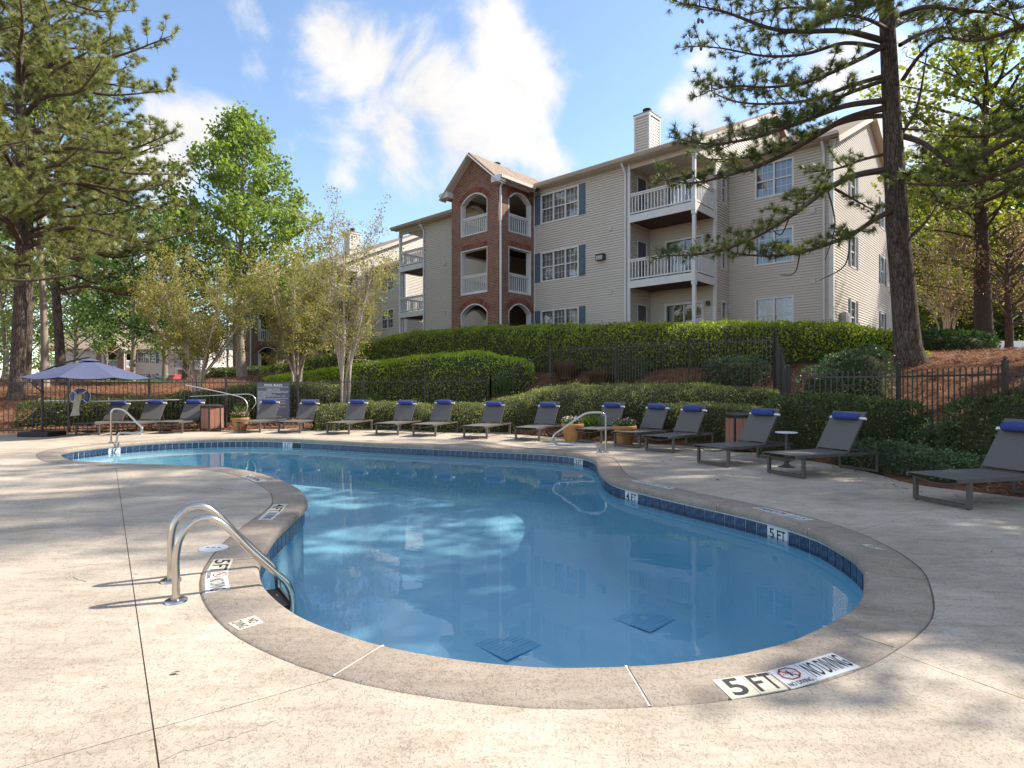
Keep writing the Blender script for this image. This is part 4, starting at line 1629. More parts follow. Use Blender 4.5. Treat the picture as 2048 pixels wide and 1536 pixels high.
fence('black picket fence along the back of the deck behind the loungers',
      [fp(-170, 17.2, 1.575, .0), fp(-22, 17.8, 1.575, .0), fp(138, 18.5, 1.575, .02), fp(299, 19.2, 1.58, .03), fp(452, 20.1, 1.58, .04), fp(596, 21.1, 1.60, .06), fp(727, 22.2, 1.62, .12), fp(850, 22.8, 1.64, .18), fp(981, 22.6, 1.67, .25)])
fence('black picket fence stepping up the slope in front of the tall hedge',
      [fp(981, 22.6, 1.67, .25), fp(1100, 22.9, 2.84, 1.25), fp(1231, 21.0, 2.86, 1.22), fp(1378, 18.9, 2.82, 1.2), fp(1549, 16.6, 2.75, 1.12)])
fence('black picket fence run seen almost edge-on running down the bank',
      [fp(1552, 16.55, 2.75, 1.12), fp(1564, 15.0, 2.15, .65), fp(1576, 13.5, 1.68, .28)])
fence('black picket fence at the right in front of the pine straw bank',
      [fp(1578, 13.4, 1.66, .26), fp(1797, 11.5, 1.64, .22), fp(2010, 9.2, 1.64, .2), (8.3, 7.0, .15, 1.62), (9.6, 5.0, .15, 1.62)])

# ------------------------------------------------------------------ foliage builders
def frames(dirs):
    """orthonormal side vectors for unit dirs (n,3)"""
    ref = np.where(np.abs(dirs[:, 2:3]) < .9, np.array([[0, 0, 1.0]]), np.array([[1.0, 0, 0]]))
    s_ = np.cross(dirs, ref)
    s_ /= np.linalg.norm(s_, axis=1)[:, None]
    u_ = np.cross(s_, dirs)
    return s_, u_


def unit(a):
    return a / (np.linalg.norm(a, axis=-1, keepdims=True) + 1e-9)


def leaves(P, Ndir, size, jitter=.9, aspect=.55, sizevar=.35, rng=RNG):
    """diamond leaves at points P; Ndir the outward direction"""
    n = len(P)
    t_ = unit(Ndir + rng.normal(0, jitter, (n, 3)))
    s_, u_ = frames(t_)
    a = rng.uniform(0, 2 * np.pi, n)[:, None]
    b_ = s_ * np.cos(a) + u_ * np.sin(a)
    c_ = np.cross(t_, b_)
    L = size * (1 + rng.uniform(-sizevar, sizevar, n))[:, None]
    V = np.empty((n, 4, 3))
    V[:, 0] = P
    V[:, 1] = P + t_ * L * .5 + b_ * L * aspect * .5 + c_ * L * .06
    V[:, 2] = P + t_ * L
    V[:, 3] = P + t_ * L * .5 - b_ * L * aspect * .5 + c_ * L * .06
    return V.reshape(-1, 3), np.arange(n * 4).reshape(n, 4)


def smooth_noise(*uv, seed=0):
    r = np.random.default_rng(seed)
    out = 0
    for k in range(5):
        f_ = 2.0 ** (k * .6)
        ph = r.uniform(0, 6.28)
        w_ = r.uniform(-1, 1, len(uv)) * f_
        out = out + np.sin(sum(a * b_ for a, b_ in zip(uv, w_)) * 1.7 + ph) / f_ ** .8
    return out / 2.2


def hedge(label, path, width, top, mt, leaf=.065, dens=330, p=.55, lump=.09, base=None, name='hedge', cat='hedge', group='clipped hedges', seed=0, coreshrink=.90, jitter=.8):
    """path [(x,y)], width and top z given per path point (top = absolute height of the crest)"""
    path = np.asarray(path, float)
    n = len(path)
    width = np.broadcast_to(np.asarray(width, float), (n,)).copy()
    top = np.broadcast_to(np.asarray(top, float), (n,)).copy()
    sl = np.concatenate([[0], np.cumsum(np.hypot(*np.diff(path, axis=0).T))])
    L = sl[-1]
    o = path[0]
    root = thing(name, label, cat, (o[0], o[1], tz(o[0], o[1])), 0, group)
    org = np.array([o[0], o[1], tz(o[0], o[1])])

    def surf(s_, th, shrink=1.0):
        sc = np.clip(s_, 0, L)
        w_ = np.interp(sc, sl, width) * shrink
        ex = np.abs(s_ - sc) / (w_ / 2 + 1e-6)
        es = np.sqrt(np.clip(1 - ex ** 2, 0, 1)) ** .7
        px_ = np.interp(sc, sl, path[:, 0])
        py_ = np.interp(sc, sl, path[:, 1])
        tx = np.interp(np.clip(sc + .3, 0, L), sl, path[:, 0]) - np.interp(np.clip(sc - .3, 0, L), sl, path[:, 0])
        ty = np.interp(np.clip(sc + .3, 0, L), sl, path[:, 1]) - np.interp(np.clip(sc - .3, 0, L), sl, path[:, 1])
        ln = np.hypot(tx, ty) + 1e-9
        tx, ty = tx / ln, ty / ln
        nx_, ny_ = ty, -tx
        lat = np.sign(np.cos(th)) * np.abs(np.cos(th)) ** p
        up = np.abs(np.sin(th)) ** p
        lum = 1 + lump * smooth_noise(s_ * 1.6, th * 2.2, seed=seed)
        over = s_ - sc
        x = px_ + nx_ * lat * w_ / 2 * es * lum + tx * over
        y = py_ + ny_ * lat * w_ / 2 * es * lum + ty * over
        g = terr(px_ + nx_ * lat * w_ / 2, py_ + ny_ * lat * w_ / 2)
        g0 = np.minimum(g, terr(px_, py_) + .4)
        tp_ = np.interp(sc, sl, top)
        z = g0 + (np.maximum(tp_, g0 + .15) - g0) * up * (es * .55 + .45 * (es > .05)) * shrink ** .5 * (1 + lump * .5 * smooth_noise(s_ * 1.3 + 5, th * 1.5, seed=seed + 3))
        z = g0 + (z - g0) * np.where(es < .3, es / .3, 1)
        nl = np.sign(lat) * np.abs(np.cos(th)) ** (2 - p)
        nu = np.abs(np.sin(th)) ** (2 - p)
        N_ = np.stack([nx_ * nl + tx * np.sign(over) * (np.abs(over) > 0) * .9, ny_ * nl + ty * np.sign(over) * (np.abs(over) > 0) * .9, nu + .05], -1)
        return np.stack([x, y, z], -1), unit(N_)

    hh = float(np.mean(top - terr(path[:, 0], path[:, 1])))
    ar = (L + np.mean(width)) * (np.mean(width) + 2 * max(hh, .3))
    m_ = int(ar * dens * 1.45)
    rng = np.random.default_rng(seed + 100)
    s_ = rng.uniform(-np.mean(width) / 2, L + np.mean(width) / 2, m_)
    # even spread over the section's outline
    tg = np.linspace(0.02, math.pi - .02, 200)
    cl, cu = np.sign(np.cos(tg)) * np.abs(np.cos(tg)) ** p * np.mean(width) / 2, np.abs(np.sin(tg)) ** p * max(hh, .3)
    al = np.concatenate([[0], np.cumsum(np.hypot(np.diff(cl), np.diff(cu)))])
    th = np.interp(rng.uniform(0, al[-1], m_), al, tg)
    P, N_ = surf(s_, th)
    rough_ = smooth_noise(s_ * 6.5, th * 7.0, seed=seed + 7)
    stray = np.where(rng.uniform(0, 1, m_) < .03, rng.uniform(.03, .13, m_), 0) * (N_[:, 2] > .3)
    P = P + N_ * (.045 * rough_ + stray - rng.uniform(0, .10, m_))[:, None] - org
    hol = smooth_noise(s_ * 3.1 + 9, th * 4.0, seed=seed + 21) + .25 * rng.normal(0, 1, m_)
    keep = hol > -1.0
    P, N_ = P[keep], N_[keep]
    V, F_ = leaves(P, N_ + np.array([0, 0, .25]), leaf, jitter, .6, .5, rng)
    np_mesh('foliage', V, F_, mt, root)
    ns, nth = max(8, int(L / .5)), 14
    S_, T_ = np.meshgrid(np.linspace(-np.mean(width) * .42, L + np.mean(width) * .42, ns), np.linspace(0.0, math.pi, nth), indexing='ij')
    C, _n2 = surf(S_.ravel(), T_.ravel(), coreshrink)
    C = C - org - np.array([0, 0, .05])
    ii = np.arange(ns * nth).reshape(ns, nth)
    np_mesh('twigs', C, np.stack([ii[:-1, :-1], ii[1:, :-1], ii[1:, 1:], ii[:-1, 1:]], -1).reshape(-1, 4), M_CORE, root, True)
    return root


def pd(px, d): return ((px - CX) / FPX * d, d)


def zt(py, d): return HC + (YH - py) / FPX * d


# in front of the fence
hedge('rounded olive hedge behind the loungers left of the gap in the planting', [pd(668, 20.0), pd(740, 20.6), pd(800, 20.6), pd(855, 19.9)], [1.5, 1.7, 1.7, 1.3], [.86, .92, .92, .85], M_HEDGEGREY, .05, 520, .6, .05, seed=1)
hedge('sweeping olive hedge climbing from the loungers up the bank', [pd(905, 19.4), pd(985, 19.5), pd(1050, 19.7), pd(1110, 19.6), pd(1180, 19.0), pd(1280, 18.0), pd(1400, 16.8), pd(1500, 15.8)], [1.5, 2.3, 3.0, 3.3, 3.3, 3.0, 2.4, 1.6], [.88, .98, 1.2, 1.47, 1.52, 1.52, 1.50, 1.42], M_HEDGEGREY, .05, 480, .75, .11, seed=2)
hedge('low dark hedge between the bank and the brown litter bin', [pd(1330, 15.9), pd(1400, 15.1), pd(1470, 14.5), pd(1520, 14.1)], [1.1, 1.2, 1.2, .9], [.98, 1.05, 1.05, .98], M_HEDGEGREY, .05, 480, .7, .1, seed=3)
hedge('boxy dark green hedge beside the white side table', [pd(1570, 12.4), pd(1650, 12.1), pd(1730, 11.7), pd(1800, 11.3)], [1.0, 1.15, 1.15, 1.0], [1.28, 1.30, 1.28, 1.2], M_HEDGEDK, .05, 700, .5, .05, seed=4)
hedge('dark hedge at the right frame edge behind the nearest lounger', [pd(1960, 9.7), pd(2040, 9.2), pd(2150, 8.6), (9.6, 7.2)], [1.1, 1.4, 1.4, 1.3], [1.25, 1.38, 1.42, 1.4], M_HEDGEDK, .045, 900, .6, .07, seed=5)
# behind the fence
hedge('long low hedge behind the fence left of the pool rules sign', [pd(70, 19.3), pd(160, 19.8), pd(260, 20.3), pd(350, 20.8)], [1.0, 1.1, 1.1, 1.1], [.95, 1.03, 1.03, 1.03], M_HEDGEDK, .06, 420, .55, .09, seed=6)
hedge('taller dark hedge behind the brown bin at the left', [pd(370, 20.9), pd(420, 21.2), pd(470, 21.5)], [1.1, 1.2, 1.1], [1.26, 1.30, 1.28], M_HEDGEDK, .06, 420, .5, .07, seed=7)
hedge('sunlit hedge behind the pool rules sign', [pd(470, 22.0), pd(540, 22.6), pd(620, 23.3), pd(675, 23.8)], [1.3, 1.3, 1.3, 1.2], [1.45, 1.52, 1.55, 1.5], M_HEDGEGREY, .06, 400, .55, .09, seed=8)
hedge('bright green mounded hedge between the picket fence and the tall hedge', [pd(560, 31), pd(650, 28.6), pd(760, 26.6), pd(860, 25.3), pd(960, 24.5), pd(1020, 24.2)], [1.6, 2.0, 2.4, 2.6, 2.6, 2.0], [1.95, 2.25, 2.6, 2.8, 2.9, 2.65], M_HEDGEYEL, .07, 300, .65, .06, seed=9)
hedge('tall clipped hedge running along the foot of the apartment building', [pd(735, 33.0), pd(800, 31.5), pd(900, 29.5), pd(1000, 27.8), pd(1120, 25.9), pd(1250, 23.8), pd(1400, 21.8), pd(1560, 19.8), pd(1700, 18.4), pd(1755, 17.9)], [2.0, 2.4, 2.7, 2.8, 2.8, 2.8, 2.7, 2.6, 2.3, 1.9],
      [3.77, 4.2, 4.30, 4.26, 4.12, 3.93, 3.76, 3.60, 3.4, 3.1], M_HEDGE, .075, 300, .6, .07, seed=10)
hedge('dark hedge in front of the farther brick tower', [pd(440, 42), pd(500, 41.5), pd(560, 41)], [2.0, 2, 2], [2.75, 2.8, 2.8], M_HEDGEDK, .1, 130, .5, .05, seed=11)
hedge('green bank hedge below the farther building', [pd(575, 37), pd(640, 35), pd(705, 33)], [3, 3.2, 3], [2.75, 3.05, 3.35], M_HEDGE, .09, 150, .6, .08, seed=12)
hedge('grey green shrub against the right end of the tall hedge', [pd(1690, 14.6), pd(1725, 14.4)], [1.3, 1.4], [2.35, 2.45], M_JUNIPER, .06, 330, .85, .2, name='shrub', cat='shrub', group='loose shrubs', coreshrink=.72, seed=13)
hedge('low grey green shrub behind the right fence post', [pd(1640, 14.2), pd(1665, 14.1)], [1.1, 1.1], [1.95, 1.9], M_JUNIPER, .06, 330, .85, .2, name='shrub', cat='shrub', group='loose shrubs', coreshrink=.72, seed=14)
hedge('bluish shrub behind the upper fence beside its middle post', [pd(1245, 21.9), pd(1275, 21.7)], [1.4, 1.4], [2.5, 2.45], M_JUNIPER, .065, 300, .85, .2, name='shrub', cat='shrub', group='loose shrubs', coreshrink=.72, seed=15)
hedge('bluish shrub behind the upper fence near its right end', [pd(1450, 18.4), pd(1490, 18.0)], [1.4, 1.4], [2.35, 2.35], M_JUNIPER, .065, 300, .85, .2, name='shrub', cat='shrub', group='loose shrubs', coreshrink=.72, seed=16)
hedge('dark evergreen shrub behind the big pine trunk', [pd(1850, 21), pd(1925, 20.6)], [1.9, 2.0], [3.45, 3.35], M_LEAFDARK, .10, 160, .8, .14, name='shrub', cat='shrub', group='loose shrubs', coreshrink=.72, seed=17)
hedge('spreading juniper beside the deck between the two right loungers', [pd(1730, 10.9), pd(1790, 10.2), pd(1850, 9.6), pd(1930, 9.0)], [1.1, 1.4, 1.4, 1.2], [.42, .48, .45, .4], M_JUNIPER, .05, 800, .9, .3, name='juniper', cat='shrub', group='spreading junipers', seed=18, jitter=1.1)
hedge('juniper growing through the right fence', [pd(1830, 11.2), pd(1900, 10.6)], [1.0, 1.1], [.85, .8], M_JUNIPER, .05, 600, .9, .3, name='juniper', cat='shrub', group='spreading junipers', seed=19, jitter=1.1)


def grass_clump(label, x, y, r, h, n, mt, seed):
    z = tz(x, y) if not (inside(deck_out, np.array(x), np.array(y))) else 0
    rng = np.random.default_rng(seed)
    a = rng.uniform(0, 6.283, n)
    rr = r * .35 * np.sqrt(rng.uniform(0, 1, n))
    lean = rng.uniform(.1, 1.0, n)
    hh = h * rng.uniform(.6, 1.1, n)
    dx, dy = np.cos(a), np.sin(a)
    V = np.empty((n, 6, 3))
    w_ = .011
    for j, tt in enumerate((0, .55, 1.0)):
        cx_ = rr * dx + dx * lean * r * tt ** 2
        cy_ = rr * dy + dy * lean * r * tt ** 2
        cz_ = hh * (tt - .28 * lean * tt ** 2.5)
        ww = w_ * (1, .8, .12)[j]
        V[:, 2 * j] = np.stack([cx_ - dy * ww, cy_ + dx * ww, cz_], -1)
        V[:, 2 * j + 1] = np.stack([cx_ + dy * ww, cy_ - dx * ww, cz_], -1)
    b_ = np.arange(n)[:, None] * 6
    F_ = np.concatenate([b_ + np.array([[0, 1, 3, 2]]), b_ + np.array([[2, 3, 5, 4]])])
    o = np_mesh('grass_clump', V.reshape(-1, 3), F_, mt)
    o.location = (x, y, z)
    tag(o, label, 'grass', 'ornamental grass clumps')


grass_clump('arching green grass clump behind the fence beside the pale crepe myrtle', *pd(735, 23.2), .8, 1.0, 700, M_GRASSBL, 1)
grass_clump('green grass clump at the foot of the sloping fence', *pd(1012, 23.3), .7, 1.1, 420, M_GRASSBL, 2)
grass_clump('bright green grass between the two terracotta pots at the right', *pd(1187, 16.5), .5, .62, 600, M_GRASSBL, 3)
grass_clump('straw coloured grass clump low on the sloping fence', *pd(1000, 22.3), .6, .7, 420, M_GRASSDRY, 4)
grass_clump('brown grass mound behind the upper fence beside its left post', *pd(1130, 23.4), .75, .8, 1500, M_GRASSDRY, 5)
grass_clump('second brown grass mound behind the upper fence', *pd(1200, 21.9), .7, .6, 1200, M_GRASSDRY, 6)
grass_clump('thin dry grass tufts above the olive hedge near the upper fence', *pd(1385, 18.5), .6, .8, 160, M_GRASSDRY, 7)
grass_clump('thin dry grass at the top of the sloping fence', *pd(1065, 21.9), .5, .6, 200, M_GRASSDRY, 8)


# ------------------------------------------------------------------ trees
class Tubes:
    """many tapering branches in one mesh"""
    def __init__(s): s.V, s.F, s.n = [], [], 0

    def add(s, pts, rad, k=6):
        pts = np.asarray(pts, float)
        m_ = len(pts)
        rad = np.broadcast_to(np.asarray(rad, float), (m_,))
        t_ = unit(np.gradient(pts, axis=0))
        ref = np.array([.31, .22, .92]) if abs(t_[0, 2]) < .85 else np.array([1.0, .2, 0])
        s_ = unit(np.cross(t_, ref))
        u_ = np.cross(s_, t_)
        a = np.arange(k) * 2 * np.pi / k
        R = pts[:, None] + rad[:, None, None] * (s_[:, None] * np.cos(a)[None, :, None] + u_[:, None] * np.sin(a)[None, :, None])
        ii = np.arange(m_ * k).reshape(m_, k) + s.n
        jj = np.roll(ii, -1, 1)
        s.V.append(R.reshape(-1, 3))
        s.F.append(np.stack([ii[:-1], jj[:-1], jj[1:], ii[1:]], -1).reshape(-1, 4))
        s.n += m_ * k

    def build(s, name, mt, parent):
        if not s.V: return None
        return np_mesh(name, np.concatenate(s.V), np.concatenate(s.F), mt, parent, True)


def bend(a, b_, sag=0.0, n=6, wob=.0, rng=RNG):
    a, b_ = np.asarray(a, float), np.asarray(b_, float)
    q = np.linspace(0, 1, n)[:, None]
    P = a + (b_ - a) * q
    P[:, 2] += sag * np.sin(q[:, 0] * np.pi)
    if wob:
        P[1:-1] += rng.normal(0, wob, (n - 2, 3))
    return P


def tuft_template(k, L, w_, rng):
    """needles fanning forwards from the origin along +x"""
    th = rng.uniform(.25, 1.5, k)
    ph = rng.uniform(0, 6.283, k)
    d_ = np.stack([np.cos(th), np.sin(th) * np.cos(ph), np.sin(th) * np.sin(ph)], -1)
    ln = L * rng.uniform(.75, 1.1, k)[:, None]
    s_, u_ = frames(unit(d_))
    st = np.stack([-rng.uniform(0, .07, k), np.zeros(k), np.zeros(k)], -1)
    V = np.empty((k, 3, 3))
    V[:, 0] = st + s_ * w_ / 2
    V[:, 1] = st - s_ * w_ / 2
    V[:, 2] = st + d_ * ln
    return V.reshape(-1, 3)


def tufts_mesh(name, P, Dn, mt, parent, k=26, L=.2, w_=.013, rng=RNG, nt_=6):
    P, Dn = np.asarray(P), unit(np.asarray(Dn))
    T = [tuft_template(k, L, w_, rng) for _ in range(nt_)]
    s_, u_ = frames(Dn)
    a = rng.uniform(0, 6.283, len(P))[:, None]
    b_ = s_ * np.cos(a) + u_ * np.sin(a)
    c_ = np.cross(Dn, b_)
    Rm = np.stack([Dn, b_, c_], 1)
    Rm *= rng.uniform(.75, 1.2, len(P))[:, None, None]
    out = []
    wh = rng.integers(0, nt_, len(P))
    for j in range(nt_):
        sel = np.where(wh == j)[0]
        if len(sel) == 0: continue
        out.append((np.einsum('vk,nkc->nvc', T[j], Rm[sel]) + P[sel][:, None]).reshape(-1, 3))
    V = np.concatenate(out)
    return np_mesh(name, V, np.arange(len(V)).reshape(-1, 3), mt, parent)


def pine_limb(tub, P, r0, tp_, td_, rng, start=.22, step=.26, side=1.0, dens=1.0, bare=False, updir=.35):
    """dress limb polyline P with side shoots; needles go to tp_/td_"""
    P = catmull(P, 5, closed=False)
    ln = np.concatenate([[0], np.cumsum(np.linalg.norm(np.diff(P, axis=0), axis=1))])
    L = ln[-1]
    q = ln / L
    tub.add(P, r0 * (1 - q) ** .8 + .009, 7)
    if bare: return
    T = unit(np.gradient(P, axis=0))
    s = L * start
    sg = 1
    while s < L * .995:
        f_ = s / L
        p = np.array([np.interp(s, ln, P[:, i]) for i in range(3)])
        t_ = np.array([np.interp(s, ln, T[:, i]) for i in range(3)])
        hz = unit(np.cross(t_, [0, 0, 1]))
        sg = -sg
        ang = rng.uniform(.55, 1.15)
        dr = unit(t_ * math.cos(ang) + sg * hz * math.sin(ang) + np.array([0, 0, rng.uniform(-.25, .55)]))
        sl = side * rng.uniform(.45, 1.15) * (1.0 - .55 * f_) * (.45 + .55 * min(1, f_ / .35))
        m_ = 5
        u_ = np.linspace(0, 1, m_)[:, None]
        C = p + dr * sl * u_ + np.array([0, 0, updir * sl]) * u_ ** 2 + rng.normal(0, .02, (m_, 3)) * u_
        tub.add(C, np.linspace(.013 + .006 * sl, .005, m_), 4)
        nn = max(2, int(sl / .125 * dens))
        for j in range(nn):
            a = .25 + .75 * (j + rng.uniform(0, 1)) / nn
            c = C[0] + (C[-1] - C[0]) * a
            c = np.array([np.interp(a, u_[:, 0], C[:, i]) for i in range(3)])
            td = unit((C[-1] - C[-2]) + rng.normal(0, .55, 3) * np.linalg.norm(C[-1] - C[-2]) + np.array([0, 0, .02]))
            off_ = td * rng.uniform(.02, .22) if a < .9 else td * .0
            if rng.uniform() < .6 and a < .9:
                tub.add(np.array([c, c + off_]), [.006, .004], 3)
            tp_.append(c + off_)
            td_.append(td)
        s += step * rng.uniform(.7, 1.3)
    tp_.append(P[-1]); td_.append(T[-1])


def auto_pine(label, x, y, height, r0, lean=(0, 0), z_first=5.0, limb=4.5, nlimb=34, mt=M_NEEDLE, seed=0, k=22, L=.2, w_=.016, dens=1.0, side=1.25, azbias=None, bark=M_BARK, zbase=None, step=.3, group='tall pines', zlow=None):
    rng = np.random.default_rng(seed)
    z = tz(x, y) if zbase is None else zbase
    root = thing('pine_tree', label, 'pine tree', (x, y, z), 0, group)
    hs = np.linspace(0, 1, 14)
    tr = np.stack([lean[0] * hs ** 1.3 + .10 * np.sin(hs * 7 + seed), lean[1] * hs ** 1.3 + .10 * np.cos(hs * 5 + seed) - .1, hs * height], -1)
    rad = r0 * (1 - hs) ** .75 + .02
    rad[0] *= 1.35
    tb = Tubes()
    hb = np.concatenate([[-.3, .0, .25, .7], hs[1:] * height])
    trc = np.stack([np.interp(hb, tr[:, 2], tr[:, 0]), np.interp(hb, tr[:, 2], tr[:, 1]), hb], -1)
    rc = np.interp(hb, tr[:, 2], rad)
    rc[:4] = [r0 * 1.75, r0 * 1.45, r0 * 1.22, r0 * 1.06]
    tb.add(trc, rc, 18)
    tb.build('trunk', bark, root)
    br = Tubes()
    tp_, td_ = [], []
    for i in range(nlimb):
        f_ = (i + rng.uniform(0, .8)) / nlimb
        h = z_first + (height - z_first - .4) * f_
        az = rng.uniform(0, 6.283) if azbias is None or rng.uniform() < .35 else rng.normal(azbias[0], azbias[1])
        ll = limb * rng.uniform(.65, 1.1) * (1 - .78 * f_ ** 1.6)
        p0 = np.array([np.interp(h, tr[:, 2], tr[:, j]) for j in range(3)])
        d_ = np.array([math.cos(az), math.sin(az), 0])
        rise = rng.uniform(-.05, .35) + .5 * f_
        pts = [p0, p0 + d_ * ll * .3 + np.array([0, 0, ll * .3 * rise + .12]), p0 + d_ * ll * .65 + np.array([rng.normal(0, .15), rng.normal(0, .15), ll * .6 * rise - .1 * ll * (1 - f_)]),
               p0 + d_ * ll + np.array([rng.normal(0, .3), rng.normal(0, .3), ll * .9 * rise - .05 * ll * (1 - f_)])]
        pine_limb(br, pts, .035 + .014 * ll * (r0 / .35), tp_, td_, rng, .2, step, side, dens)
    br.build('branches', M_BARKBRANCH, root)
    tufts_mesh('needles', tp_, td_, mt, root, k, L, w_, rng)
    return root


# -- the big pine at the right, its limbs as they reach across the building
def right_pine():
    rng = np.random.default_rng(5)
    d0 = 16.0
    base = D(1822, 728, d0)
    base.z = tz(base.x, base.y)
    root = thing('pine_tree', 'large pine with thick furrowed trunk standing right of the building', 'pine tree', base, 0, 'tall pines')
    b_ = np.array(base)

    def Q(px, py, dd=0.0):
        return np.array(D(px, py, d0 + dd)) - b_
    tb = Tubes()
    tl = [(1824, 760, .46), (1822, 728, .41), (1819, 712, .37), (1815, 690, .335), (1812, 650, .31), (1808, 600, .30), (1803, 540, .285), (1797, 480, .275), (1793, 420, .262), (1789, 340, .245), (1785, 260, .228), (1781, 180, .21), (1777, 100, .195), (1773, 20, .18), (1768, -80, .16), (1762, -220, .125), (1757, -380, .08), (1754, -480, .03)]
    C = catmull([Q(px, py) for px, py, r in tl], 3, closed=False)
    rr = np.interp(np.linspace(0, len(tl) - 1, len(C)), np.arange(len(tl)), [r for *_a, r in tl])
    tb.add(C, rr, 26)
    tb.build('trunk', M_BARK, root)
    br = Tubes()
    tp_, td_ = [], []
    LIMBS = [
        ([(1772, 83, 0), (1690, 62, -.3), (1600, 63, -.7), (1535, 55, -1.0), (1450, 24, -1.3), (1362, 6, -1.6)], .075, 1.2),
        ([(1770, 96, 0), (1690, 86, .3), (1610, 108, .6), (1530, 112, .8), (1440, 96, .9), (1372, 92, 1.0)], .05, 1.0),
        ([(1770, 92, 0), (1700, 128, -.6), (1620, 162, -1.1), (1540, 174, -1.5), (1470, 172, -1.7), (1412, 184, -1.9)], .06, 1.15),
        ([(1774, 150, 0), (1700, 172, .5), (1620, 200, .9), (1530, 208, 1.2), (1460, 200, 1.4), (1405, 172, 1.5)], .055, 1.1),
        ([(1776, 158, 0), (1690, 190, -.4), (1650, 222, -.7), (1590, 248, -1.0), (1520, 258, -1.2)], .055, .9),
        ([(1778, 200, 0), (1690, 212, -.5), (1600, 245, -1.0), (1510, 275, -1.5), (1420, 288, -1.9), (1338, 274, -2.2)], .075, 1.1),
        ([(1778, 214, 0), (1690, 238, .3), (1610, 285, .5), (1540, 322, .7), (1450, 352, .8), (1380, 366, .8), (1316, 358, .8)], .085, 1.1),
        ([(1780, 230, 0), (1710, 238, .8), (1640, 262, 1.5), (1560, 300, 2.0), (1470, 318, 2.4), (1390, 316, 2.6)], .06, 1.1),
        ([(1790, 338, 0), (1715, 350, -.4), (1655, 378, -.8), (1590, 425, -1.2), (1510, 474, -1.6), (1420, 505, -1.9), (1320, 512, -2.1)], .085, 1.05),
        ([(1798, 412, 0), (1748, 440, -.3), (1700, 470, -.6), (1620, 500, -.9), (1540, 512, -1.1), (1462, 506, -1.3)], .07, 1.0),
        ([(1790, 304, 0), (1730, 318, .5), (1670, 338, .9), (1610, 345, 1.2)], .04, .9),
        ([(1670, 378, -.7), (1710, 400, -.6), (1752, 424, -.5)], .03, .5),
        ([(1770, 10, 0), (1690, -5, -.8), (1600, -20, -1.5), (1500, -30, -2.0), (1420, -20, -2.3)], .07, 1.2),
        ([(1770, 0, 0), (1680, 20, 1.0), (1580, 15, 1.8), (1490, 30, 2.4)], .06, 1.1),
        ([(1765, -80, 0), (1670, -120, .8), (1560, -140, 1.3), (1450, -140, 1.6)], .06, 1.2),
        ([(1765, -120, 0), (1690, -190, -.9), (1600, -220, -1.8), (1500, -230, -2.4)], .06, 1.2),
        ([(1806, 272, 0), (1850, 288, -.4), (1900, 325, -.8), (1980, 356, -1.2), (2045, 366, -1.5)], .075, 1.0),
        ([(1800, 30, 0), (1850, 14, -.4), (1920, 20, -.9), (2000, 30, -1.3), (2060, 60, -1.5)], .06, 1.1),
        ([(1800, 90, 0), (1860, 60, .5), (1930, 60, 1.0), (2000, 90, 1.3)], .05, 1.1),
        ([(1800, -60, 0), (1880, -90, .6), (1980, -100, 1.0), (2080, -80, 1.2)], .06, 1.2),
        ([(1805, 160, 0), (1840, 110, -.6), (1880, 80, -1.2), (1960, 70, -1.8)], .05, 1.0),
        ([(1760, -240, 0), (1840, -300, -.8), (1920, -310, -1.4)], .05, 1.2),
        ([(1760, -240, 0), (1690, -310, 1.0), (1600, -320, 1.6)], .05, 1.2),
        ([(1757, -340, 0), (1700, -420, -.6), (1650, -440, -1.0)], .04, 1.1),
        ([(1757, -340, 0), (1810, -430, .6), (1860, -450, .9)], .04, 1.1),
        ([(1778, 60, 0), (1740, 40, -1.4), (1690, 30, -2.6), (1640, 45, -3.4)], .05, 1.1),
        ([(1770, -30, 0), (1800, -60, -1.6), (1840, -60, -3.0), (1880, -30, -4.0)], .05, 1.1),
        ([(1778, 60, 0), (1820, 40, 1.6), (1870, 40, 3.0)], .05, 1.1),
    ]
    for pts, r, sd in LIMBS:
        pine_limb(br, [Q(*p) for p in pts], r, tp_, td_, rng, .26, .15, 1.02 * sd, 1.6, updir=.22)
    for pts, r in (([(1806, 265, 0), (1834, 215, -.1), (1850, 130, -.15), (1856, 88, -.2)], .035), ([(1820, 474, 0), (1850, 446, -.2), (1874, 410, -.3)], .045),
                   ([(1800, 345, 0), (1850, 345, -.3)], .03), ([(1805, 258, 0), (1860, 262, .3), (1890, 280, .5)], .03),
                   ([(1655, 378, -.8), (1670, 450, -.7), (1650, 520, -.6)], .014), ([(1700, 470, -.6), (1690, 530, -.5), (1640, 560, -.5)], .014), ([(1600, 500, -.9), (1590, 545, -.8), (1560, 550, -.8)], .012),
                   ([(1580, 430, -1.2), (1560, 470, -1.1), (1530, 440, -1.1)], .010)):
        pine_limb(br, [Q(*p) for p in pts], r, tp_, td_, rng, bare=True)
    br.build('branches', M_BARKBRANCH, root)
    tufts_mesh('needles', tp_, td_, M_NEEDLE, root, 30, .175, .0125, rng)
    cone = MB().lathe([(.0, -.055), (.022, -.045), (.032, -.01), (.026, .03), (.0, .055)], 8)
    me = bpy.data.meshes.new('cone'); me.from_pydata(cone.v, [], cone.f); me.materials.append(M_BARKBRANCH)
    for px, py, dd in ((1383, 98, -1.9), (1402, 96, -1.9), (1429, 189, 1.4), (1416, 158, 1.4), (1404, 42, -1.5), (1397, 41, -1.5), (1467, 84, 1), (1536, 95, .8), (1559, 135, .6), (1620, 6, -1.9), (1470, 140, -1.6), (1635, 8, -1.8)):
        p = Q(px, py, dd)
        inst('cone', me, root, p, (rng.uniform(-.4, .4), rng.uniform(-.4, .4), 0), (1.2, 1.2, 1.4))


right_pine()
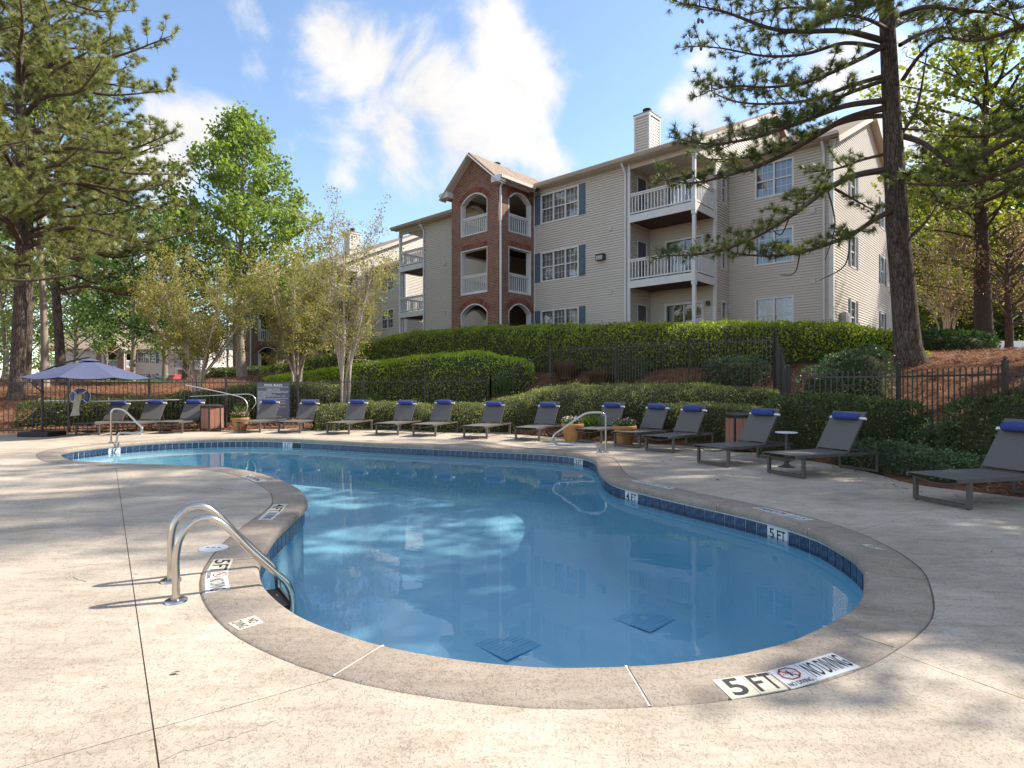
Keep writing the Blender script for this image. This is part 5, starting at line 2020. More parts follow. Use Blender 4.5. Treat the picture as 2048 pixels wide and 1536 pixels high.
# pines out of frame to the right: their boughs enter the picture at the top right and their shade falls on the deck
auto_pine('pine beyond the right frame edge whose boughs hang in at the top right', 13.4, 12.8, 21.5, .30, (-.3, 0), 3.6, 5.2, 46, M_NEEDLE, 21, 28, .20, .02, 1.4, 1.4, (math.pi, 1.0))
auto_pine('tall pine shading the right side of the deck', 16.4, 11.8, 22.5, .30, (.2, .1), 5.0, 4.4, 44, M_NEEDLE, 22, 16, .22, .036, 1.0, 1.5, zbase=1.5)
auto_pine('tall pine shading the middle of the pool from the right', 20.5, 13.6, 23, .32, (-.2, .1), 6.0, 4.6, 30, M_NEEDLE, 23, 16, .22, .036, .7, 1.4, zbase=1.8)
auto_pine('pine behind the right side pines shading the left deck', 17.6, 14.6, 25, .32, (.1, 0), 9, 4.6, 30, M_NEEDLE, 24, 14, .22, .036, .65, 1.4, zbase=2.0)
# left group
auto_pine('big pine with plated bark behind the umbrella at the left', *pd(35, 22.0), 22, .225, (.35, .3), 5.2, 5.8, 66, M_NEEDLEW, 31, 36, .23, .019, 1.35, 1.5, (-.25, 1.0))
auto_pine('second pine leaning right just behind the big left pine', *pd(50, 26.5), 22, .17, (1.1, .2), 6.2, 5.8, 56, M_NEEDLEW, 32, 32, .23, .021, 1.4, 1.5, (-.2, 1.2))
auto_pine('dark trunked pine right of the two leftmost pines', *pd(122, 30.0), 16, .21, (-.4, .2), 4.6, 5.8, 36, M_NEEDLEW, 33, 24, .25, .032, 1.2, 1.6, (-.1, 1.3))
auto_pine('pine beyond the left frame edge with low hanging boughs', -19.0, 18.6, 16, .30, (.3, 0), 3.8, 4.8, 36, M_NEEDLEW, 34, 30, .22, .022, 1.3, 1.4, (.1, .8))


def leafy_tree(label, x, y, height, r0, crown0, rx, mt, seed, leaf=.13, nl=46, clus=16, shape='cone', lean=(0, 0), up=.75, bark=M_BARKGREY, name='tree', group='broadleaf trees', zbase=None, twigs=7, spread=.42, cat='tree', open_=.0):
    rng = np.random.default_rng(seed)
    z = tz(x, y) if zbase is None else zbase
    root = thing(name, label, cat, (x, y, z), 0, group)
    hs = np.linspace(0, 1, 12)
    tr = np.stack([lean[0] * hs + .12 * np.sin(hs * 6 + seed), lean[1] * hs + .1 * np.cos(hs * 5), hs * height * .96], -1)
    tr[:, :2] -= tr[0, :2]
    tb = Tubes()
    rad = r0 * (1 - hs) ** .9 + .015
    rad[0] *= 1.4
    tb.add(np.vstack([tr[:1] - [0, 0, .4], tr]), np.concatenate([[rad[0] * 1.2], rad]), 12)
    tb.build('trunk', bark, root)
    br = Tubes()
    P, N_ = [], []
    for i in range(nl):
        f_ = (i + rng.uniform(0, .9)) / nl
        h0 = crown0 * .85 + (height * .93 - crown0 * .85) * f_
        if shape == 'cone': ext = rx * (1 - f_) ** .75 * (.55 + .45 * min(1, f_ / .12 + .4))
        elif shape == 'round': ext = rx * math.sqrt(max(.05, 1 - (2 * f_ - .85) ** 2 * .9))
        else: ext = rx * (.55 + .45 * math.sin(math.pi * min(1, f_ * 1.1)))
        az = i * 2.399 + rng.normal(0, .3)
        ll = ext * rng.uniform(.75, 1.1)
        d_ = np.array([math.cos(az), math.sin(az), 0])
        p0 = np.array([np.interp(h0, tr[:, 2], tr[:, j]) for j in range(3)])
        rise = up * rng.uniform(.7, 1.25)
        top_z = height * .99
        pts = catmull([p0, p0 + d_ * ll * .35 + [0, 0, ll * .35 * rise * 1.1], p0 + d_ * ll * .7 + np.array([rng.normal(0, .12), rng.normal(0, .12), ll * .72 * rise]), p0 + d_ * ll + [0, 0, ll * rise * .95]], 3, closed=False)
        pts[:, 2] = np.minimum(pts[:, 2], top_z)
        q = np.linspace(0, 1, len(pts))
        br.add(pts, (.012 + .011 * ll * (r0 / .22)) * (1 - q) ** .8 + .006, 5)
        nt2 = max(3, int(twigs * (ll / rx + .35)))
        for j in range(nt2):
            a = rng.uniform(.22, 1.0) ** .8
            c = np.array([np.interp(a, q, pts[:, k_]) for k_ in range(3)])
            dd = unit(rng.normal(0, 1, 3) + d_ * .6 + [0, 0, .45])
            tl_ = spread * rng.uniform(.5, 1.5) * (1.15 - .4 * a)
            e = c + dd * tl_
            br.add(np.array([c, (c + e) / 2 + rng.normal(0, .04, 3), e]), [.009, .007, .004], 3)
            m_ = int(clus * rng.uniform(.5, 1.4))
            tt = rng.uniform(.25, 1.1, m_)[:, None]
            P.append(c + dd * tl_ * tt + rng.normal(0, spread * .36, (m_, 3)))
            N_.append(np.tile(dd, (m_, 1)))
    br.build('branches', bark, root)
    V, F_ = leaves(np.concatenate(P), np.concatenate(N_) + np.array([0, 0, -.1]), leaf, 1.0, .8, .35, rng)
    np_mesh('crown', V, F_, mt, root)
    return root


leafy_tree('tall bright green conical tree behind the crepe myrtles', *pd(484, 33.0), 15.6, .21, 3.4, 5.3, M_LEAFBRIGHT, 41, .19, 92, 20, 'cone', (.0, 0), .75, twigs=14, spread=.5)
leafy_tree('mid green tree left of the tall conical tree', *pd(330, 44), 13.0, .17, 1.8, 4.6, M_LEAFBRIGHT, 42, .18, 50, 15, 'round', (0, 0), .6, twigs=9, spread=.6)
leafy_tree('dark leaved spreading tree in front of the distant block', *pd(372, 36), 7.8, .20, 2.2, 4.4, M_LEAFDARK, 43, .15, 40, 15, 'round', (-.6, 0), .35, M_BARKBRANCH, twigs=9, spread=.5)
leafy_tree('yellow green tree behind the leftmost pine trunk', *pd(10, 44), 9.0, .2, 2.2, 4.5, M_LEAFYEL, 44, .17, 44, 14, 'round', (0, 0), .5, twigs=9, spread=.55)
leafy_tree('smooth grey trunked tree between the left pines', *pd(88, 27.0), 14.5, .15, 6.0, 3.6, M_LEAFBRIGHT, 45, .15, 40, 12, 'round', (.1, .2), .8, twigs=8, spread=.5)
leafy_tree('fresh green tree standing behind the left pines', *pd(215, 52), 13.5, .17, 1.8, 5.0, M_LEAFMID, 46, .2, 46, 15, 'round', (0, 0), .6, twigs=9, spread=.65)
leafy_tree('light green tree far behind the leftmost pines', *pd(60, 58), 17, .2, 2, 6, M_LEAFBRIGHT, 47, .22, 46, 15, 'round', (0, 0), .6, twigs=9, spread=.7)
leafy_tree('green tree at the far left frame edge', *pd(-80, 50), 14, .28, 3, 5.5, M_LEAFMID, 48, .2, 40, 14, 'round', (0, 0), .6, twigs=9, spread=.7)

leafy_tree('round green tree filling the gap left of the tall conical tree', *pd(265, 40), 12.0, .15, 1.6, 4.8, M_LEAFMID, 49, .2, 54, 18, 'round', (0, 0), .6, twigs=10, spread=.6)
leafy_tree('green tree behind the second left pine', *pd(150, 46), 14.0, .16, 1.8, 5.2, M_LEAFBRIGHT, 50, .2, 54, 16, 'round', (0, 0), .6, twigs=10, spread=.65)
leafy_tree('broad leafy tree right of the deck beyond the frame shading the near right corner', 14.0, 9.2, 11.5, .22, 2.8, 3.5, M_LEAFMID, 51, .2, 60, 20, 'round', (0, 0), .6, twigs=11, spread=.55, zbase=.8)  # unseen occluder, dense crown added for deeper shade on the right deck
leafy_tree('small leafy tree beyond the right frame edge added to shade the near right deck', 11.6, 5.9, 7.6, .15, 1.8, 3.0, M_LEAFMID, 52, .2, 50, 20, 'round', (0, 0), .5, twigs=11, spread=.5, zbase=.5)  # second unseen occluder, low crown added to shade the near right deck
# right hand woods
WOODS = [(1868, 40, 15, M_LEAFYEL, 'yellow green slender tree right of the big pine trunk'), (1935, 42, 17.5, M_LEAFYEL, 'tall yellow green tree right of the slender one'),
         (2010, 36, 15, M_LEAFMID, 'mid green tree at the right frame edge'), (2080, 42, 19, M_LEAFYEL, 'yellow green tree just beyond the right frame edge'),
         (1900, 56, 18, M_LEAFMID, 'mid green tree deep in the right hand woods'), (1985, 58, 20, M_LEAFYEL, 'tall pale tree deep in the right hand woods'),
         (1845, 60, 17, M_LEAFMID, 'green tree showing between building and pine trunk'), (2060, 60, 20, M_LEAFMID, 'back row tree at the far right')]
for i, (px, d, h, mt_, lb) in enumerate(WOODS):
    leafy_tree(lb, *pd(px, d), h, .17, 2.2, 5.0, mt_, 60 + i, .26, 60, 18, 'oval', (0, 0), .7, M_BARKBRANCH, twigs=12, spread=.65, group='right hand woods')
leafy_tree('low tree with pink blossom at the right edge', *pd(2016, 22.5), 5.0, .14, 1.3, 3.6, M_PINK, 70, .085, 40, 24, 'round', (0, 0), .4, M_BARKBRANCH, name='blossom_tree', group=None, twigs=10, spread=.5)
M_BROWNBARK = noisy('brown_bark', (.055, .038, .030), (.09, .065, .052), 7, .95, 0, .5, 25, .02)
leafy_tree('tree with a straight brown trunk beside the blossom tree', *pd(1969, 21.5), 12.0, .30, 4.8, 3.4, M_LEAFYEL, 71, .17, 50, 14, 'round', (0, 0), .6, M_BROWNBARK, twigs=10, spread=.55, group='right hand woods')
# understorey mass far behind on the right and along the horizon
rng = np.random.default_rng(77)


def woodland(label, pts, n, r, h, leaf, mt_, seed, name='woodland'):
    rng = np.random.default_rng(seed)
    pts = np.asarray(pts, float)
    sl = np.concatenate([[0], np.cumsum(np.hypot(*np.diff(pts, axis=0).T))])
    nb_ = int(sl[-1] / (r * .55)) + 1
    P, N_ = [], []
    for i in range(nb_):
        s_ = rng.uniform(0, sl[-1])
        c = np.array([np.interp(s_, sl, pts[:, 0]) + rng.normal(0, r * .8), np.interp(s_, sl, pts[:, 1]) + rng.normal(0, r * .8)])
        zc = tz(*c) + rng.uniform(.25, .8) * h
        m_ = int(n / nb_)
        d_ = unit(rng.normal(0, 1, (m_, 3)))
        rad_ = r * rng.uniform(.6, 1.0, m_)[:, None] ** .5 * rng.uniform(.7, 1.2)
        q = np.array([c[0], c[1], zc]) + d_ * rad_ * np.array([1, 1, h / r * .38])
        P.append(q)
        N_.append(d_)
    V, F_ = leaves(np.concatenate(P), np.concatenate(N_), leaf, .9, .8, .3, rng)
    o = np_mesh(name, V, F_, mt_)
    tag(o, label, kind='stuff')


woodland('dense green woods far behind on the right', [(40, 62), (52, 58), (66, 52), (78, 40)], 26000, 4.5, 15, .42, M_LEAFMID, 1)
woodland('dark undergrowth below the right hand woods', [(22, 38), (30, 36), (38, 32), (44, 26)], 22000, 2.0, 4, .2, M_LEAFDARK, 2)
woodland('distant tree line behind the left buildings', [(-120, 118), (-70, 122), (-20, 120), (20, 125)], 24000, 7, 15, .6, M_LEAFMID, 3)
woodland('distant woods beyond the left frame edge', [(-60, 40), (-75, 60), (-95, 80)], 16000, 6, 14, .5, M_LEAFMID, 4)


def myrtle(label, x, y, height, nst, spread_, seed, lean=(0, 0), leafn=20, r0=.045, mt_=M_LEAFBRONZE, clear=.38):
    rng = np.random.default_rng(seed)
    z = tz(x, y)
    root = thing('crepe_myrtle', label, 'tree', (x, y, z), 0, 'crepe myrtles')
    tb, br = Tubes(), Tubes()
    P, N_ = [], []
    for i in range(nst):
        az = i * 6.283 / nst + rng.normal(0, .25)
        b0 = np.array([math.cos(az), math.sin(az), 0]) * rng.uniform(.08, .24)
        ex = spread_ * rng.uniform(.35, 1.0)
        hh = height * rng.uniform(.6, .78)
        e = np.array([math.cos(az) * ex + lean[0], math.sin(az) * ex + lean[1], hh])
        pts = catmull([b0 - [0, 0, .2], b0 * 1.05 + [0, 0, height * .16], b0 + (e - b0) * [.35, .35, .45] + rng.normal(0, .05, 3), b0 + (e - b0) * [.7, .7, .75] + rng.normal(0, .05, 3), e], 4, closed=False)
        q = np.linspace(0, 1, len(pts))
        tb.add(pts, r0 * rng.uniform(.8, 1.25) * (1 - q * .75) + .004, 8)
        for j in range(15):
            a = rng.uniform(clear, 1.0)
            c = np.array([np.interp(a, q, pts[:, k_]) for k_ in range(3)])
            dd = unit(rng.normal(0, .55, 3) + np.array([math.cos(az), math.sin(az), 0]) * .35 + [0, 0, 1.0])
            L = height * rng.uniform(.10, .26)
            m_ = 5
            u_ = np.linspace(0, 1, m_)[:, None]
            C = c + dd * L * u_ + rng.normal(0, .04, (m_, 3)) * u_
            br.add(C, np.linspace(.012, .004, m_), 4)
            for w_ in range(5):
                b_ = rng.uniform(.25, 1)
                cc = c + dd * L * b_
                d3 = unit(rng.normal(0, .8, 3) + dd * .7)
                l3 = rng.uniform(.2, .55)
                br.add(np.array([cc, cc + d3 * l3]), [.005, .003], 3)
                n_ = int(leafn * rng.uniform(.4, 1.3))
                tt = rng.uniform(.15, 1.1, n_)[:, None]
                P.append(cc + d3 * l3 * tt + rng.normal(0, .09, (n_, 3)))
                N_.append(np.tile(d3, (n_, 1)))
    tb.build('stems', M_MYRTLE, root)
    br.build('branches', M_MYRTLE, root)
    V, F_ = leaves(np.concatenate(P), np.concatenate(N_), .085, .8, .55, .35, rng)
    np_mesh('crown', V, F_, mt_, root)


myrtle('multi stemmed crepe myrtle left of the tall green tree', *pd(395, 24.0), 6.7, 11, 2.3, 81, (.1, 0), 32)
myrtle('crepe myrtle with fanned stems between the tall tree and the pale myrtle', *pd(592, 25.5), 7.2, 12, 1.8, 82, (.1, 0), 30)
myrtle('pale stemmed crepe myrtle nearest the apartment building', *pd(688, 22.9), 8.9, 10, 1.25, 83, (.35, 0), 17, .058)
myrtle('thin stemmed crepe myrtle right of the big pine', *pd(1893, 24.5), 7.5, 9, 1.3, 84, (0, 0), 10, .04, M_LEAFYEL)

# ------------------------------------------------------------------ loungers
def make_lounger():
    """foot end at x=0, head along +x, standing on z=0"""
    root = thing('sun_lounger', '', 'sun lounger')
    hw = .335
    fr_ = MB()
    for sg in (-1, 1):
        fr_.bar((-.02, sg * hw, .335), (1.93, sg * hw, .335), .032, .042)
    fr_.bar((1.91, -hw, .334), (1.91, hw, .334), .03, .038)
    fr_.bar((1.20, -hw, .318), (1.20, hw, .318), .03, .03)
    fr_.build('side_frame', M_LFRAME, root)
    for x_ in (.13, 1.80):
        for sg in (-1, 1):
            MB().box(x_ - .022, x_ + .022, sg * (hw + .012) - .024, sg * (hw + .012) + .024, .012, .316).build('leg', M_LFRAME, root)
        MB().box(x_ - .0215, x_ + .0215, -hw + .012, hw - .012, .014, .056).build('leg_bar', M_LFRAME, root)
    ft = MB()
    for x_ in (.13, 1.80):
        for sg in (-1, 1): ft.lathe([(.0, .0), (.016, .0), (.016, .013)], 8, (x_, sg * hw, 0))
    ft.build('glides', M_BLACK, root)
    # sagging brace under the foot end
    MB().tube([(.05, y_, .325 - .06 * (1 - (y_ / hw) ** 2)) for y_ in np.linspace(-hw, hw, 11)], .012, 6).build('brace', M_LFRAME, root, True)
    n, k = 10, 6
    vs, fs = [], []
    for i in range(n + 1):
        x_ = -.03 + 1.19 * i / n
        for j in range(k + 1):
            y_ = -hw + 2 * hw * j / k
            vs.append((x_, y_, .362 - .012 * math.sin(math.pi * i / n) * (1 - (y_ / hw) ** 2)))
    for i in range(n):
        for j in range(k):
            a = i * (k + 1) + j
            fs.append((a, a + k + 1, a + k + 2, a + 1))
    nv = len(vs)
    vs += [(x_, y_, z_ - .008) for x_, y_, z_ in vs]
    fs += [tuple(reversed([nv + q for q in f])) for f in fs]
    bd = [i * (k + 1) for i in range(n + 1)] + [n * (k + 1) + j for j in range(1, k + 1)] + [i * (k + 1) + k for i in range(n - 1, -1, -1)] + [j for j in range(k - 1, 0, -1)]
    fs += [(bd[q], bd[(q + 1) % len(bd)], nv + bd[(q + 1) % len(bd)], nv + bd[q]) for q in range(len(bd))]
    MB().add(vs, fs).build('seat_sling', M_SLING, root, True, 40)
    # backrest, hinged at x=1.17
    an = R_(57)
    cx_, sx_ = math.cos(an), math.sin(an)
    B = .76
    pt = lambda l, y_, t_=0: (1.17 + l * cx_ - t_ * sx_, y_, .365 + l * sx_ + t_ * cx_)
    b_ = MB()
    for sg in (-1, 1): b_.bar(pt(0, sg * (hw - .03)), pt(B, sg * (hw - .03)), .024, .03)
    b_.bar(pt(B, -hw + .03), pt(B, hw - .03), .026, .026)
    b_.bar(pt(.0, -hw + .03), pt(.0, hw - .03), .024, .024)
    bo = b_.build('backrest', M_LFRAME, root)
    s_ = MB()
    w_ = hw - .022
    s_.add([pt(.03, -w_, .02), pt(.03, w_, .02), pt(B + .01, w_, .02), pt(B + .01, -w_, .02), pt(.03, -w_, .013), pt(.03, w_, .013), pt(B + .01, w_, .013), pt(B + .01, -w_, .013)],
           [(0, 1, 2, 3), (7, 6, 5, 4), (0, 4, 5, 1), (1, 5, 6, 2), (2, 6, 7, 3), (3, 7, 4, 0)])
    s_.build('back_sling', M_SLING, bo)
    p_ = MB()
    p_.bar(pt(.45, -.2, -.02), (1.62, -.2, .33), .015, .015)
    p_.bar(pt(.45, .2, -.02), (1.62, .2, .33), .015, .015)
    p_.build('prop', M_LFRAME, bo)
    # head roll
    pm = MB()
    yy = np.linspace(-.235, .235, 9)
    rr = [.0, .044, .056, .059, .060, .059, .056, .044, .0]
    yy[0] += .004; yy[-1] -= .004
    rows = []
    vs, fs = [], []
    for y_, r_ in zip([-.235, -.23, -.2, -.1, 0, .1, .2, .23, .235], rr):
        for q in range(14):
            a = 2 * math.pi * q / 14
            c0 = pt(B - .10, y_, .075)
            vs.append((c0[0] + (r_ * 1.15 * math.cos(a)) * cx_ - r_ * math.sin(a) * sx_, y_, c0[2] + (r_ * 1.15 * math.cos(a)) * sx_ + r_ * math.sin(a) * cx_))
    for i in range(8):
        for q in range(14):
            fs.append((i * 14 + q, i * 14 + (q + 1) % 14, (i + 1) * 14 + (q + 1) % 14, (i + 1) * 14 + q))
    po = pm.add(vs, fs).build('pillow', M_PILLOW, root, True)
    for sg in (-1, 1):
        st = MB()
        st.add([pt(B - .125, sg * .20, .035), pt(B - .085, sg * .20, .035), pt(B - .085, sg * (hw + .004), .026), pt(B - .125, sg * (hw + .004), .026),
                pt(B - .125, sg * (hw + .004), -.012), pt(B - .085, sg * (hw + .004), -.012)], [(0, 1, 2, 3), (3, 2, 5, 4)])
        st.build('strap', M_STRAP, po)
    return root


LOUNGE = [((153.5, 870.5), (197, 870.5), 88, 'lounger at the far left under the blue umbrella'),
          ((235, 869.5), (278.5, 869.3), 90, 'lounger second from the left behind the left handrail'),
          ((320.5, 867), (363, 866.6), 90, 'lounger third from the left beside the brown bin'),
          ((479.3, 865.6), (517.5, 866), 86, 'lounger in front of the pool rules sign beside the flower pot'),
          ((559.6, 866), (598, 866.5), 84, 'lounger just right of the pool rules sign'),
          ((658.8, 868.3), (694, 869.3), 80, 'lounger at the left end of the rounded olive hedge'),
          ((757, 870), (792, 871), 76, 'lounger at the right end of the rounded olive hedge'),
          ((830, 872.3), (868, 873.8), 73, 'lounger at the gap between the two olive hedges'),
          ((930, 876.5), (972, 878.3), 68, 'lounger left of the one standing beside the terracotta pots'),
          ((1033, 880.3), (1077, 882.5), 62, 'lounger just left of the right handrail and terracotta pots'),
          ((1157.8, 883.8), (1200, 886.8), 54, 'lounger behind the right handrail between two terracotta pots'),
          ((1234, 892), (1275, 896), 45, 'lounger in front of the rightmost terracotta pot'),
          ((1297, 902), (1342, 906), 42, 'lounger left of the brown bin on the right side'),
          ((1398.4, 926.4), (1456, 935.2), 29, 'lounger in front of the right brown bin, left of the white side table'),
          ((1536, 945), (1610, 958.5), 22, 'lounger right of the white side table'),
          ((1833, 998.5), (1937, 1020.5), 14, 'nearest lounger, cut by the right frame edge')]
proto = make_lounger()
for i, (a, b_, yaw, lb) in enumerate(LOUNGE):
    o = proto if i == 0 else copy_tree(proto)
    ga, gb = G(*a), G(*b_)
    mid = (ga + gb) / 2
    y_ = R_(yaw)
    o.location = (mid.x - .13 * math.cos(y_), mid.y - .13 * math.sin(y_), .002)
    o.rotation_euler = (0, 0, y_)
    o['label'] = 'taupe sling ' + lb
    o['group'] = 'sun loungers round the pool'
    rl = random.Random(i * 7 + 3)
    for ch in o.children:
        if ch.name.startswith('pillow'):
            k_ = rl.uniform(-.05, .015)
            ch.location = (math.cos(R_(57)) * k_, rl.uniform(-.03, .03), math.sin(R_(57)) * k_)

# ------------------------------------------------------------------ rails and ladder
def rot2(v_, a): return Vector((v_.x * math.cos(a) - v_.y * math.sin(a), v_.x * math.sin(a) + v_.y * math.cos(a), 0))


def round_path(pts, r=.08, n=5):
    pts = [Vector(p) for p in pts]
    out = [pts[0]]
    for a, b_, c in zip(pts[:-2], pts[1:-1], pts[2:]):
        d0, d1 = (a - b_), (c - b_)
        rr = min(r, d0.length * .48, d1.length * .48)
        p0, p1 = b_ + d0.normalized() * rr, b_ + d1.normalized() * rr
        for i in range(n + 1):
            t_ = i / n
            out.append(p0 * (1 - t_) ** 2 + b_ * 2 * t_ * (1 - t_) + p1 * t_ ** 2)
    out.append(pts[-1])
    return out


def flange(parent, x, y):
    o = MB().lathe([(.0, .022), (.027, .022), (.045, .02), (.062, .010), (.064, .0)], 22, (x, y, 0)).build('flange', M_STEEL, parent, True, 40)
    return o


def handrail(label, base, dirv, reach, h, low):
    d_ = Vector((*dirv, 0)).normalized()
    root = thing('pool_handrail', label, 'handrail', (base.x, base.y, .004), 0, 'stainless pool handrails')
    P = lambda s, z: d_ * s + Vector((0, 0, z))
    pts = round_path([P(0, 0), P(0, h), P(reach * .38, h), P(reach, h * .42), P(reach * .93, low), P(.19, low), P(.15, 0)], .16, 7)
    MB().tube(pts, .0245, 12).build('rail', M_STEEL, root, True, 60)
    flange(root, 0, 0)
    f2 = d_ * .15
    flange(root, f2.x, f2.y)


handrail('stainless handrail with bent grab loop at the left end of the pool', G(222, 886), (1.0, -.12), .90, .88, .26)
handrail('stainless handrail with bent grab loop at the right shallow steps', G(1212, 905.5), (-1.0, -.12), 1.20, .88, .18)

lb_ = G(352, 1203)
ladder = thing('pool_ladder', 'stainless pool ladder with two hooped rails at the near left', 'ladder', (lb_.x, lb_.y, 0))
rd = Vector((.83, .55, 0)).normalized()
sp_ = Vector((-.55, .83, 0)).normalized()
for q in (0, .50):
    P = lambda s, z: rd * s + sp_ * q + Vector((0, 0, z))
    pts = catmull([P(0, 0), P(0, .15), P(.0, .31), P(.03, .44), P(.11, .525), P(.21, .535), P(.32, .45), P(.46, .28), P(.62, .10), P(.71, -.0), P(.755, -.12), P(.76, -.3), P(.76, -.7), P(.76, -1.25)], 5, closed=False)
    MB().tube(pts, .0245, 14).build('rail', M_STEEL, ladder, True, 60)
    c = sp_ * q
    o = MB().lathe([(.0, .020), (.028, .020), (.055, .018), (.070, .010), (.073, .0)], 26, (c.x, c.y, .002)).build('flange', M_STEEL, ladder, True, 40)
for z_ in (-.20, -.50, -.80):
    m_ = MB()
    a, b_ = rd * .69 + sp_ * .03, rd * .69 + sp_ * .47
    m_.bar((a.x, a.y, z_), (b_.x, b_.y, z_), .11, .03)
    m_.build('step', M_BLACK, ladder)
    m_ = MB()
    a, b_ = rd * .755 + sp_ * .03, rd * .755 + sp_ * .47
    m_.bar((a.x, a.y, z_ + .0), (b_.x, b_.y, z_ + .0), .016, .075)
    m_.build('step_edge', M_STEEL, ladder)

# ------------------------------------------------------------------ depth and warning plates on the coping
def plate(name, quad, label, mt_, items, z=.0065, parent=None):
    """quad: photo pixels TL, TR, BR, BL of a plate lying on the coping; items (text, u0, u1, v0, v1)"""
    q = [G(px, py, z) for px, py in quad]
    o0 = q[3]

    def at(u, v_, h=0):
        p = (q[3] * (1 - u) + q[2] * u) * (1 - v_) + (q[0] * (1 - u) + q[1] * u) * v_
        return (p.x - o0.x, p.y - o0.y, h)
    vs = [at(0, 0, 0), at(1, 0, 0), at(1, 1, 0), at(0, 1, 0)] + [at(0, 0, -.006), at(1, 0, -.006), at(1, 1, -.006), at(0, 1, -.006)]
    o = MB().add(vs, [(0, 1, 2, 3), (7, 6, 5, 4), (0, 4, 5, 1), (1, 5, 6, 2), (2, 6, 7, 3), (3, 7, 4, 0)]).build(name, mt_, parent)
    o.location = (o0.x, o0.y, z)
    for it in items:
        if it[0] == '*octagon':
            _t, u0, u1, v0, v1 = it
            cu, cv, ru, rv_ = (u0 + u1) / 2, (v0 + v1) / 2, (u1 - u0) / 2, (v1 - v0) / 2
            vs, fs = [], []
            for k_ in range(8):
                a = math.pi / 8 + k_ * math.pi / 4
                vs += [at(cu + ru * math.cos(a), cv + rv_ * math.sin(a), .0012), at(cu + ru * .82 * math.cos(a), cv + rv_ * .82 * math.sin(a), .0012)]
            for k_ in range(8):
                fs.append((2 * k_, 2 * ((k_ + 1) % 8), 2 * ((k_ + 1) % 8) + 1, 2 * k_ + 1))
            n0 = len(vs)
            for (x_, y_) in ((-.66, .60), (-.58, .72), (.66, -.60), (.58, -.72)): vs.append(at(cu + ru * x_, cv + rv_ * y_, .0012))
            fs.append((n0, n0 + 1, n0 + 2, n0 + 3))
            MB().add(vs, fs).build('warning_octagon', M_RED, o)
            # diver, head down, over a wave line
            dv = [(-.05, .45), (.10, .62), (.06, .40), (.10, .1), (.09, -.2), (.04, -.5), (-.04, -.5), (-.06, -.1)]
            m_ = MB().add([at(cu + ru * x_, cv + rv_ * y_, .002) for x_, y_ in dv], [tuple(range(len(dv)))])
            for k_ in range(6):
                x_ = -.62 + .2 * k_ + (.12 if k_ > 2 else 0)
                m_.add([at(cu + ru * a, cv + rv_ * b_, .0018) for a, b_ in ((x_, -.02), (x_ + .1, .1), (x_ + .13, .06), (x_ + .02, -.07))], [(0, 1, 2, 3)])
            m_.build('diver_symbol', M_TEXTBLK, o)
            continue
        s_, u0, u1, v0, v1 = it[:5]
        V, Ft = text_geo(s_, .016 if len(s_) < 3 else .006)
        MB().add([at(u0 + (u1 - u0) * a, v0 + (v1 - v0) * b_, .0012) for a, b_ in V], Ft).build('lettering', M_TEXT if mt_ is M_CSIGN else M_TEXTBLK, o)
    tag(o, label)
    if parent is None:
        tag(o, label, 'sign', 'depth and no diving plates on the coping')
    return o


ND = [('NO', .25, .75, .55, .92), ('DIVING', .08, .92, .08, .45)]
plate('depth_plate', [(1424, 1360), (1480, 1351.5), (1521, 1387.5), (1464, 1398)], 'cream plate with the numeral 5 at the near coping', M_CSIGN, [('5', .22, .80, .08, .94)])
plate('depth_plate', [(1481.5, 1351.3), (1533, 1343), (1576, 1377.5), (1522.5, 1387.2)], 'cream plate with the letters FT at the near coping', M_CSIGN, [('F', .08, .47, .08, .94), ('T', .52, .96, .08, .94)])
plate('warning_plate', [(1534.5, 1342), (1586.6, 1328.5), (1635, 1361.5), (1583, 1377)], 'white plate with red octagon no diving symbol at the near coping', M_WSIGN, [('*octagon', .14, .88, .30, .97), ('NO DIVING', .06, .94, .05, .24)])
plate('warning_plate', [(1588, 1328), (1664, 1305), (1721, 1333.5), (1636.5, 1361)], 'white plate reading NO DIVING at the near coping', M_WSIGN, [('NO DIVING', .05, .95, .14, .90)])
plate('depth_plate', [(466.6, 1117), (457, 1140.5), (412.5, 1144.5), (427, 1119)], 'cream plate reading 5 FT beside the ladder', M_CSIGN, [('5', .05, .38, .12, .9), ('F', .46, .70, .12, .9), ('T', .73, .97, .12, .9)])
plate('warning_plate', [(456.6, 1141.2), (455.5, 1152.5), (409.5, 1158.5), (412.2, 1145.4)], 'white plate with no diving symbol beside the ladder', M_WSIGN, [('*octagon', .08, .92, .30, .97), ('NO DIVING', .06, .94, .05, .24)])
plate('warning_plate', [(455.5, 1153.2), (460, 1177.5), (410, 1186), (409.4, 1159.2)], 'white plate reading NO DIVING beside the ladder', M_WSIGN, [('NO DIVING', .05, .95, .2, .84)])
plate('warning_plate', [(510, 1231), (527.4, 1244), (477, 1260), (456, 1246.4)], 'cream plate reading NO DIVING on the coping in front of the ladder', M_CSIGN, ND)
plate('depth_plate', [(575, 1008), (562, 1024), (533, 1024), (548, 1008.5)], 'cream plate reading 4 FT on the peninsula coping', M_CSIGN, [('4', .05, .36, .1, .9), ('F', .44, .68, .1, .9), ('T', .72, .96, .1, .9)])
plate('warning_plate', [(561.5, 1024.6), (545, 1038.5), (516, 1039), (532.5, 1024.6)], 'white plate reading NO DIVING on the peninsula coping', M_WSIGN, [('NO DIVING', .06, .94, .2, .84)])
plate('warning_plate', [(501, 949.5), (534, 960.5), (512, 963.5), (482, 952.5)], 'white plate reading NO DIVING at the tip of the peninsula', M_WSIGN, [('NO DIVING', .06, .94, .2, .84)])
